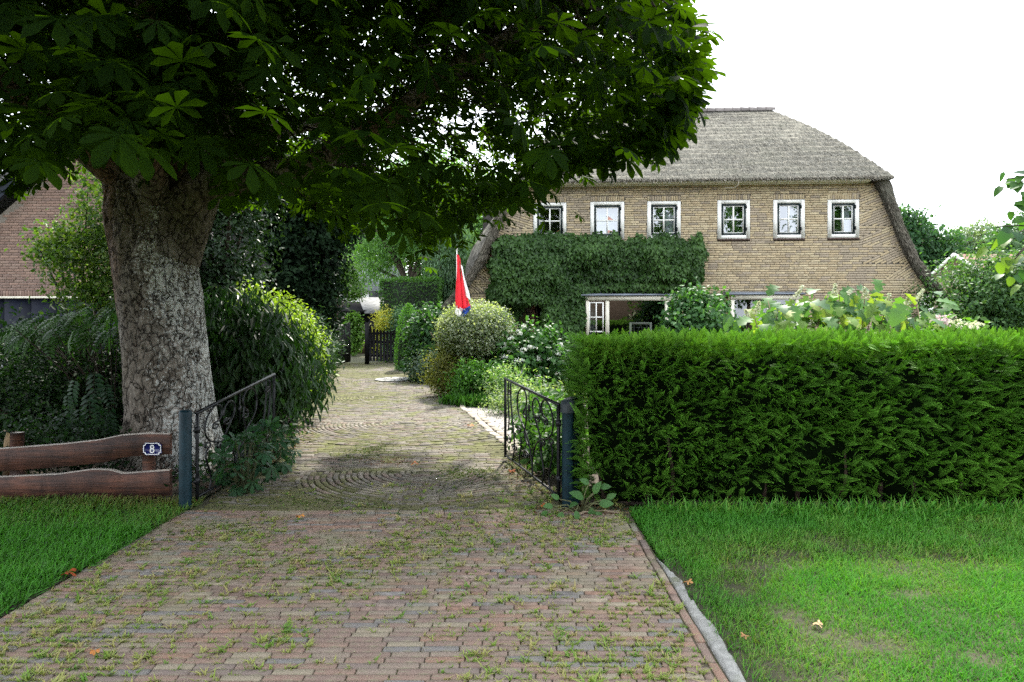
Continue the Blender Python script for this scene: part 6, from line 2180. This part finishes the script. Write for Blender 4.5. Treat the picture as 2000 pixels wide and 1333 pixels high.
# ================================================================== BACK GARDEN: GATE AND BUILDINGS
gR = thing('picket_gate', 'closed black picket gate leaf at the end of the drive', 'gate', gnd(717, 712), group='back gate leaves')
g0, g1 = gnd(717, 712), gnd(790, 712)
mb = MB()
mb.box((g0[0] - .07, g0[1] - .07, -.05), (g0[0] + .07, g0[1] + .07, 1.55))
part(mb, 'post', BLACKWOOD, gR)
k = 11
for i in range(k):
    x = g0[0] + .13 + i * (g1[0] - g0[0] - .13) / (k - 1)
    h = 1.32 - .12 * math.sin(math.pi * i / (k - 1))
    mb = MB()
    mb.prism([(x - .045, .12), (x + .045, .12), (x + .045, h), (x, h + .07), (x - .045, h)], 1, g0[1] - .02, g0[1] + .005)
    part(mb, 'picket', BLACKWOOD, gR)
for z in (.28, .78, 1.1):
    mb = MB()
    mb.box((g0[0] + .07, g0[1] + .007, z), (g1[0], g0[1] + .045, z + .09))
    part(mb, 'rail', BLACKWOOD, gR)
gL = thing('board_gate', 'open black boarded gate leaf left of the picket gate', 'gate', gnd(656, 714), group='back gate leaves')
h0 = gnd(654, 715)
h1 = gnd(684, 709)
d = nrm(h1 - h0)
k = 7
for i in range(k):
    a, b = h0 + (h1 - h0) * (i / k), h0 + (h1 - h0) * ((i + .94) / k)
    za, zb = 1.25 + .3 * math.sin(1.4 * i / k), 1.25 + .3 * math.sin(1.4 * (i + 1) / k)
    nn = np.array([-d[1], d[0], 0]) * .022
    mb = MB()
    V = [a - nn + [0, 0, .04], b - nn + [0, 0, .04], b - nn + [0, 0, zb], a - nn + [0, 0, za], a + nn + [0, 0, .04], b + nn + [0, 0, .04], b + nn + [0, 0, zb], a + nn + [0, 0, za]]
    mb.add(V, Q=[(0, 1, 2, 3), (5, 4, 7, 6), (0, 4, 5, 1), (1, 5, 6, 2), (2, 6, 7, 3), (3, 7, 4, 0)])
    part(mb, 'board', BLACKWOOD, gL)
mb = MB()
mb.box((h0[0] - .16, h0[1] - .07, -.05), (h0[0] - .02, h0[1] + .07, 1.6))
part(mb, 'post', BLACKWOOD, gL)

SD = 31.5
shed = thing('garden_shed', 'black timber shed with a wide window and a pale roof beyond the back gate', 'shed', at(690, 690, SD) * [1, 1, 0])
sx0, sx1 = at(560, 0, SD)[0], at(752, 0, SD)[0]
wx0, wx1, wz0, wz1 = at(640, 0, SD)[0], at(720, 0, SD)[0], at(0, 667, SD)[2], at(0, 634, SD)[2]
zt = at(0, 611, SD)[2]
mb = MB()
for (a, b, c, e) in ((sx0, wx0, -.03, zt), (wx1, sx1, -.03, zt), (wx0, wx1, wz1, zt)):
    mb.box((a, SD, c), (b, SD + .1, e))
part(mb, 'wall', BLACKWOOD, shed)
mb = MB()
mb.box((wx0, SD - .02, -.03), (wx1, SD + .08, wz0))
part(mb, 'base_panel', m_plain('brown_panel', (.09, .07, .035), .8), shed)
mb = MB()
for x in np.linspace(wx0, wx1, 4):
    mb.box((x - .035, SD - .03, wz0 + .07), (x + .035, SD + .05, wz1 - .07))
mb.box((wx0 - .05, SD - .032, wz1 - .07), (wx1 + .05, SD + .05, wz1))
mb.box((wx0 - .05, SD - .032, wz0), (wx1 + .05, SD + .05, wz0 + .07))
w_ = part(mb, 'window', CREAM, shed)
xs = np.linspace(wx0, wx1, 4)
for a, b in zip(xs[:-1], xs[1:]):
    mb = MB()
    mb.add([(a + .035, SD + .02, wz0 + .07), (b - .035, SD + .02, wz0 + .07), (b - .035, SD + .02, wz1 - .07), (a + .035, SD + .02, wz1 - .07)], Q=[(0, 1, 2, 3)])
    part(mb, 'pane', GLASS_DK, w_)
for a, b in ((.42, .6), (.8, .95)):
    mb = MB()
    us = np.linspace(wx0 + (wx1 - wx0) * a, wx0 + (wx1 - wx0) * b, 24)
    mb.grid(np.array([[(u, SD + .2 + .03 * math.sin(i * 1.4), wz0), (u, SD + .2 + .03 * math.sin(i * 1.4), wz1)] for i, u in enumerate(us)]))
    part(mb, 'curtain', CURTAIN, w_, True)
mb = MB()
mb.box((sx0, SD + 3.0, -.03), (sx1, SD + 3.1, zt + .6))
mb.box((sx0 - .02, SD + .1, -.03), (sx0 + .08, SD + 3, zt))
mb.box((sx1 - .08, SD + .1, -.03), (sx1 + .02, SD + 3, zt))
part(mb, 'back_wall', BLACKWOOD, shed)
mb = MB()
rA, rB = at(712, 610, SD - .35), at(758, 610, SD - .35)
rC, rD_ = at(762, 581, SD + 3.2), at(700, 581, SD + 3.2)
mb.add([rA, rB, rC, rD_, rA - [0, 0, .08], rB - [0, 0, .08], rC - [0, 0, .08], rD_ - [0, 0, .08]], Q=[(0, 1, 2, 3), (4, 7, 6, 5), (0, 4, 5, 1), (1, 5, 6, 2), (3, 2, 6, 7), (0, 3, 7, 4)])
part(mb, 'roof', m_plain('pale_roofing', (.10, .10, .098), .8, var=.7, nscale=5), shed)
mb = MB()
mb.box((sx0 - .1, SD - .3, zt), (rA[0] - .02, SD + 3.1, zt + .12))
part(mb, 'flat_roof', BLACKWOOD, shed)

WD = 40.0
wh = thing('white_cottage', 'white house with a grey slate roof half hidden behind the shed', 'house', at(715, 676, WD) * [1, 1, 0])
a, b = at(660, 0, WD)[0], at(760, 0, WD)[0]
e_ = at(0, 566, WD)[2]
mb = MB()
mb.box((a, WD, -.03), (b, WD + 6, e_))
part(mb, 'wall', WHITE, wh)
mb = MB()
mb.prism([(WD - .3, e_ - .1), (WD + 3, e_ + 2.3), (WD + 6.3, e_ - .1)], 0, a - .3, b + .3)
part(mb, 'roof', m_plain('slate', (.17, .18, .19), .7, var=.35, nscale=6, stretch=(1, 1, 5)), wh)
mb = MB()
c = at(735, 575, WD)
mb.box((c[0] - .45, WD - .04, c[2] - .35), (c[0] + .45, WD + .02, c[2] + .28))
w_ = part(mb, 'window', DKGREEN, wh)
mb = MB()
for q0, q1 in ((-.38, -.03), (.03, .38)):
    mb.add([(c[0] + q0, WD - .043, c[2] - .28), (c[0] + q1, WD - .043, c[2] - .28), (c[0] + q1, WD - .043, c[2] + .21), (c[0] + q0, WD - .043, c[2] + .21)], Q=[(0, 1, 2, 3)])
part(mb, 'pane', m_plain('dim_glass', (.03, .04, .04), .1, bump=0, spec=.8), w_)
shrub('courtyard_plant', 'upright green plant in front of the shed window', 'plant', [(-7.1, 29.5, .9, .35, .3, .7), (-7.1, 29.5, 1.5, .25, .25, .4)], 110, 12, .13, T_BROAD, G_LT)

# ================================================================== NEIGHBOURING GABLE HOUSE (left)
ND = 15.0
nb = thing('gable_house', 'red-brown brick gable with navy bargeboards behind the trunk at the left', 'house', (-8.9, ND, 0))
ax_ = -9.9
def gz(x):
    return 5.67 - .87 * abs(x - ax_)
zl = at(0, 579, ND)[2]
GL, GRt = -13.1, -6.7
mb = MB()
mb.prism([(GL, 2.2), (GRt, 2.2), (GRt, gz(GRt)), (ax_, gz(ax_)), (GL, gz(GL))], 1, ND, ND + .2)
mb.box((GL, ND, -.03), (-12.9, ND + .2, 2.2))
mb.box((-7.9, ND, -.03), (GRt, ND + .2, 2.2))
nwall = part(mb, 'wall', MORTAR_P, nb)
mb = MB()
mb.box((GL + .1, ND + 6, -.03), (GRt - .1, ND + 6.2, 3.4))
mb.box((GL, ND + .2, -.03), (GL + .2, ND + 6, 2.9))
mb.box((GRt - .2, ND + .2, -.03), (GRt, ND + 6, 2.8))
part(mb, 'side_wall', MORTAR_P, nb)
P, Sz, X1 = [], [], []
z = zl + .155
row = 0
while z < 5.6:
    u = -12.6 + (row % 2) * .11 + rng.choice([0, .055])
    while u < -6.85:
        L = .21
        if gz(u) > z + .08 and gz(u + L) > z + .08:
            P.append((u + L / 2, ND - .003 + rng.normal() * .0015, z))
            Sz.append((L - .011, .0505, .03))
            X1.append((1, 0))
        u += L
    z += .0622
    row += 1
for u in np.arange(-12.6, -6.75, .062):
    P.append((u, ND - .004, zl + .06))
    Sz.append((.125, .051, .03))
    X1.append((0, 1))
P, Sz, X1 = np.array(P), np.array(Sz), np.array(X1, float)
xv = np.c_[X1[:, 0], 0 * X1[:, 0], X1[:, 1]]
zv = np.tile([0, -1.0, 0], (len(P), 1))
PALN = [(.235, .15, .115), (.21, .135, .105), (.26, .17, .13), (.19, .125, .10), (.235, .16, .125)]
lay('brick', nwall, BRICK, PALN, P, np.stack([xv, np.cross(zv, xv), zv], -1), Sz, rng.integers(0, 5, len(P)), np.abs(P[:, 0] + 10.6) + np.abs(P[:, 2] - 3.3) * .5)
NAVY = m_plain('navy_paint', (.012, .016, .024), .4, var=.2)
for sg in (-1, 1):
    mb = MB()
    xe = ax_ + sg * 3.6
    ez = 5.67 - .87 * 3.6
    t = .42
    mb.prism([(ax_, gz(ax_) + .12), (xe, ez + .12), (xe, ez + .12 + t), (ax_, gz(ax_) + .12 + t)], 1, ND - .32, ND - .27)
    part(mb, 'bargeboard', NAVY, nb)
    mb = MB()
    mb.prism([(ax_, gz(ax_) + .10), (xe, ez + .10), (xe, ez + .16), (ax_, gz(ax_) + .16)], 1, ND - .268, ND + 6.6)
    part(mb, 'soffit', NAVY, nb)
    mb = MB()
    mb.prism([(ax_, gz(ax_) + .40), (xe, ez + .40), (xe, ez + .56), (ax_, gz(ax_) + .56)], 1, ND - .4, ND + 6.6)
    part(mb, 'roof', m_plain('dark_tiles', (.05, .045, .045), .7, nscale=5, stretch=(1, 5, 1)), nb)
mb = MB()
mb.box((-12.9, ND - .03, zl - .05), (-7.9, ND + .12, zl - .005))
part(mb, 'lintel', CREAM, nb)
NAVYD = m_plain('navy_door', (.004, .006, .014), .5, var=.2, nscale=3, spec=.15)
for i in range(8):
    x = -12.88 + i * 4.95 / 8
    mb = MB()
    mb.box((x, ND + .03, .02), (x + .605, ND + .08, zl - .06))
    part(mb, 'garage_door_panel', NAVYD, nb)

# ================================================================== WHITE CAR on the neighbour's drive
cx, cy = -11.4, 12.4
car = thing('parked_car', 'white parked car half hidden behind the hedge at the left edge', 'car', (cx, cy, 0))
CARP = m_plain('car_paint', (.75, .76, .78), .18, var=.03, bump=0, spec=.6)
def ring(y, half, k):
    return y
prof = [(-2.05, .35), (-2.08, .62), (-1.98, .86), (-1.15, 1.0), (-.55, 1.40), (.55, 1.45), (1.35, 1.30), (1.95, .95), (2.03, .6), (2.0, .32)]
secs = []
for yy, inset, dz in ((-.82, .0, 0), (-.86, .0, 0), (.86, 0, 0), (.82, 0, 0)):
    secs.append(yy)
mb = MB()
G = []
for yy, sc in ((-.70, .94), (-.84, .99), (-.87, 1.0), (.87, 1.0), (.84, .99), (.70, .94)):
    row_ = []
    for (x, z) in prof:
        tum = np.clip((z - .95) / .5, 0, 1) * .16
        yv = math.copysign(abs(yy) - tum, yy)
        row_.append((cx - x, cy + yv, .32 + (z - .32) * (sc if z > .6 else 1)))
    G.append(row_)
G = np.array(G)
mb.grid(G)
for k in (0, -1):
    q = G[k]
    mb.add(np.vstack([q, q.mean(0)]), T=[(len(q), i, (i + 1) % len(q)) for i in range(len(q))])
body = part(mb, 'body', CARP, car, True)
CGL = m_plain('car_glass', (.01, .012, .014), .05, var=.1, bump=0, spec=.8)
for sgn in (-1, 1):
    for pts in ([(-.95, 1.03), (-.5, 1.33), (.1, 1.36), (.1, 1.03)], [(.16, 1.03), (.16, 1.36), (.6, 1.35), (1.2, 1.22), (1.25, 1.03)]):
        mb = MB()
        V = [(cx - x, cy + sgn * (.875 - np.clip((z - .95) / .5, 0, 1) * .16 + .004), z) for x, z in pts]
        mb.add(V, T=[(0, i, i + 1) for i in range(1, len(V) - 1)])
        part(mb, 'side_window', CGL, car)
mb = MB()
mb.add([(cx + 1.1, cy - .68, 1.04), (cx + 1.1, cy + .68, 1.04), (cx + .6, cy + .6, 1.375), (cx + .6, cy - .6, 1.375)], Q=[(0, 1, 2, 3)])
part(mb, 'windscreen', CGL, car)
for x in (-1.3, 1.3):
    for y in (-.8, .8):
        mb = MB()
        a = np.linspace(0, 2 * math.pi, 25)
        mb.grid(np.array([[(cx + x + r * math.cos(t), cy + y + w, .31 + r * math.sin(t)) for t in a] for r, w in ((.2, -.1), (.29, -.11), (.315, -.08), (.315, .08), (.29, .11), (.2, .1))]))
        wl = part(mb, 'wheel', m_plain('tyre', (.015, .015, .016), .8), car, True)
        mb = MB()
        for w in (-.09, .09):
            mb.add([(cx + x + .2 * math.cos(t), cy + y + w, .31 + .2 * math.sin(t)) for t in a[:-1]] + [(cx + x, cy + y + w * 1.1, .31)], T=[(24, i, (i + 1) % 24) for i in range(24)])
        part(mb, 'rim', m_plain('alloy', (.5, .5, .52), .35, .8), wl)
for y in (-.6, .6):
    mb = MB()
    mb.box((cx + 1.99, cy + y - .17, .62), (cx + 2.1, cy + y + .17, .76))
    part(mb, 'headlight', m_plain('lamp_glass', (.6, .62, .65), .1, bump=0), car)

# ================================================================== RIGHT-HAND BACKGROUND
BE = [(.05, .10, .03), (.08, .15, .045), (.13, .21, .07)]
tree('beech_bush', 'big rounded light green beech behind the hedge at the right', (12.6, 17.2), .16, .5,
     [(12.0, 17.2, 1.7, 1.6, 1.4, 1.55), (13.8, 17.4, 1.6, 1.7, 1.4, 1.6), (13.0, 17.0, 2.5, 1.4, 1.2, 1.0), (15.4, 17.6, 1.7, 1.6, 1.4, 1.6), (11.0, 16.9, .8, .9, .9, .9), (12.5, 16.8, 2.5, .9, .9, .9)], 1900, 15, .10, T_OVAL, [(.03, .075, .025), (.055, .12, .04), (.10, .18, .06)], shell=.75, limbs=7, cat='bush')
tree('maple', 'dark green tree rising behind the right end of the thatched roof', at(1785, 690, 46)[:2], .3, 3.0,
     [(*at(1780, 470, 46), 2.2, 2, 1.9), (*at(1830, 490, 46), 1.8, 2, 1.3), (*at(1755, 455, 46), 1.6, 1.6, 1.6), (*at(1800, 530, 46), 2.6, 2, 1.8)], 520, 15, .3, T_OVAL, [(.02, .06, .025), (.035, .09, .035), (.06, .13, .05)], spread=.3)
tree('willow', 'hazy grey-green tree in the far right background', at(1900, 690, 55)[:2], .35, 3.0,
     [(*at(1900, 490, 55), 3.0, 2.6, 2.2), (*at(1865, 520, 55), 2.6, 2.4, 2.0), (*at(1920, 465, 55), 1.8, 1.8, 1.3), (*at(1880, 545, 55), 3.4, 2.4, 2.0)], 620, 15, .32, T_LONG, [(.08, .12, .07), (.12, .17, .10), (.17, .22, .14)], spread=.35)
tree('poplar', 'leafy tree at the far right edge behind the red roof', at(2000, 690, 50)[:2], .3, 3.0,
     [(*at(1990, 480, 50), 2.2, 2, 1.6), (*at(2040, 460, 50), 2.4, 2, 2.2), (*at(1965, 510, 50), 1.6, 1.5, 1.2)], 420, 15, .3, T_OVAL, [(.03, .08, .03), (.05, .11, .04), (.08, .15, .06)], spread=.3)
far = thing('red_roof_house', 'distant house with a red tiled roof and white gable edge at the right', 'house', at(1980, 676, 38) * [1, 1, 0])
c = at(1942, 505, 38)
x0_, x1_ = at(1930, 0, 38)[0], at(2120, 0, 38)[0]
zr = at(0, 487, 38)[2]
mb = MB()
mb.box((x0_ + .2, 38, -.03), (x1_, 44, zr - 1.6))
mb.prism([(38, zr - 1.6), (44, zr - 1.6), (41, zr - .15)], 0, x0_ + .2, x1_)
part(mb, 'wall', m_plain('render_wall', (.2, .15, .11), .8), far)
mb = MB()
RED = m_plain('red_tiles', (.12, .05, .035), .85, var=.5, nscale=3, stretch=(6, 1, 1))
mb.add([(x0_, 37.6, zr - 1.75), (x1_, 37.6, zr - 1.75), (x1_, 41, zr), (x0_, 41, zr), (x0_, 44.4, zr - 1.75), (x1_, 44.4, zr - 1.75)], Q=[(0, 1, 2, 3), (3, 2, 5, 4)])
part(mb, 'roof', RED, far)
mb = MB()
for (ya, za, yb, zb_) in ((37.6, zr - 1.75, 41, zr), (44.4, zr - 1.75, 41, zr)):
    mb.add([(x0_ - .03, ya, za - .14), (x0_ - .03, ya, za + .06), (x0_ - .03, yb, zb_ + .06), (x0_ - .03, yb, zb_ - .14), (x0_ + .12, ya, za - .14), (x0_ + .12, ya, za + .06), (x0_ + .12, yb, zb_ + .06), (x0_ + .12, yb, zb_ - .14)],
           Q=[(0, 1, 2, 3), (7, 6, 5, 4), (1, 5, 6, 2), (0, 3, 7, 4)])
part(mb, 'gable_board', WHITE, far)
gr_ = thing('grey_roof_house', 'distant grey thatched roof peeping out beside the right flank', 'house', at(1800, 676, 33) * [1, 1, 0])
pk = at(1780, 478, 33)
mb = MB()
mb.add([(pk[0] - 3, 33, 2.6), (pk[0] + 1.6, 33, 2.6), (pk[0] + 1.6, 39, 2.6), (pk[0] - 3, 39, 2.6), (pk[0] - .9, 36, pk[2] + .25), (pk[0] - .4, 36, pk[2] + .25)], Q=[(0, 1, 5, 4), (2, 3, 4, 5)], T=[(1, 2, 5), (3, 0, 4)], col=(.27, .26, .25))
part(mb, 'roof', THATCH, gr_)
mb = MB()
mb.box((pk[0] - 2.7, 33.3, -.03), (pk[0] + 1.3, 38.7, 2.6))
part(mb, 'wall', WHITE, gr_)
# lime tree just outside the frame at the right; one bough reaches in
lime = thing('lime_tree', 'overhanging lime branch with heart-shaped leaves at the right edge', 'tree', (6.9, 6.3, 0))
mb = MB()
mb.tube([(6.9, 6.3, -.05), (6.92, 6.3, 1.5), (6.85, 6.25, 3.2), (6.9, 6.3, 6)], [.2, .17, .14, .08], 12, (.09, .075, .06))
part(mb, 'trunk', TWIG, lime, True)
tips = [at(1962, 352, 5.3), at(1990, 360, 5.2), at(1998, 395, 5.2), at(1975, 470, 5.2), at(1945, 445, 5.3), at(1990, 455, 5.2), at(1985, 500, 5.2), at(1998, 540, 5.1), at(1975, 515, 5.3), at(2020, 420, 5.2), at(2030, 500, 5.2)]
b0 = np.array([6.85, 6.25, 3.2])
t = np.linspace(0, 1, 8)[:, None]
for e0, ids in ((np.array([4.25, 5.3, 2.85]), (0, 1, 2, 9)), (np.array([4.3, 5.25, 2.45]), (3, 4, 5, 6, 8)), (np.array([4.45, 5.2, 2.25]), (7, 10))):
    mb = MB()
    m = (b0 + e0) / 2 + [0, 0, .35]
    mb.tube((1 - t) ** 2 * b0 + 2 * t * (1 - t) * m + t * t * e0, np.linspace(.03, .011, 8), 6, (.05, .04, .03))
    br_ = part(mb, 'branch', TWIG, lime, True)
    for i in ids:
        mb = MB()
        m = (e0 + tips[i]) / 2 + [0, 0, .05]
        mb.tube((1 - t) ** 2 * e0 + 2 * t * (1 - t) * m + t * t * tips[i], np.linspace(.008, .004, 8), 5, (.05, .045, .03))
        part(mb, 'twig', TWIG, br_, True)
lmm = []
for c in ((.03, .08, .03), (.05, .12, .03), (.12, .2, .03)):
    t = MB()
    t.add(T_LIME[0], T=T_LIME[1], col=c)
    lmm.append(t.mesh('leaf', LEAF))
for k, tpp in enumerate(tips):
    for j in range(5 if k not in (4,) else 2):
        p = tpp + rng.normal(size=3) * [.06, .08, .05]
        Rr = frames((rdir(1)[0] * .7 + [-.4, -.2, -.5])[None], (np.array([-.2, -.5, .8]) + rdir(1)[0] * .4)[None])[0]
        M = np.eye(4)
        M[:3, :3] = Rr * rng.uniform(.075, .12)
        M[:3, 3] = p
        inst(lmm[2 if p[2] < 2.4 and rng.random() < .6 else rng.integers(0, 2)], 'leaf', lime, M.tolist())
mb = MB()
foliage(mb, [(8.2, 6.3, 4.8, 1.5, 1.5, 1.8), (8.2, 6.2, 3.2, 1.3, 1.2, 1.0)], 260, 12, .1, T_LIME, G_MID)
part(mb, 'crown', LEAF, lime, stuff=True)

# ================================================================== ACROSS THE STREET (seen only as reflections in the windows)
op = thing('street_house', 'house with an orange tiled roof across the street, mirrored in the windows', 'house', (1.4, -17, 0))
mb = MB()
mb.box((-4, -22, -.03), (6.8, -14, 5.2))
part(mb, 'wall', m_plain('opposite_wall', (.12, .085, .06), .9), op)
mb = MB()
mb.add([(-4.6, -13.4, 5.0), (7.4, -13.4, 5.0), (7.4, -22.6, 5.0), (-4.6, -22.6, 5.0), (.2, -17.5, 10.4), (.8, -18.5, 10.4)], T=[(0, 4, 3), (1, 2, 5), (1, 5, 4), (0, 1, 4)], Q=[(2, 3, 4, 5)])
part(mb, 'roof', m_plain('orange_tiles', (.42, .12, .05), .7, var=.4, nscale=4, stretch=(3, 3, 3)), op)
for k, (x, y, h) in enumerate(((8.2, -13, 13.5), (13.2, -12, 14), (18.3, -12, 12.5), (-3.6, -12, 12))):
    tree('street_tree', ['leafy tree across the street, mirrored in the third window', 'leafy tree across the street, mirrored in the fourth window', 'leafy tree across the street, mirrored in the fifth window', 'leafy tree across the street, mirrored in the first window'][k], (x, y), .25, 2.5,
         [(x, y, h * .55, 2.0, 2.0, h * .3), (x + .4, y + .5, h * .78, 1.6, 1.6, h * .2), (x - .6, y - .3, h * .42, 1.7, 1.7, h * .2)], 330, 14, .3, T_OVAL, G_MID, group='trees across the street', spread=.3)
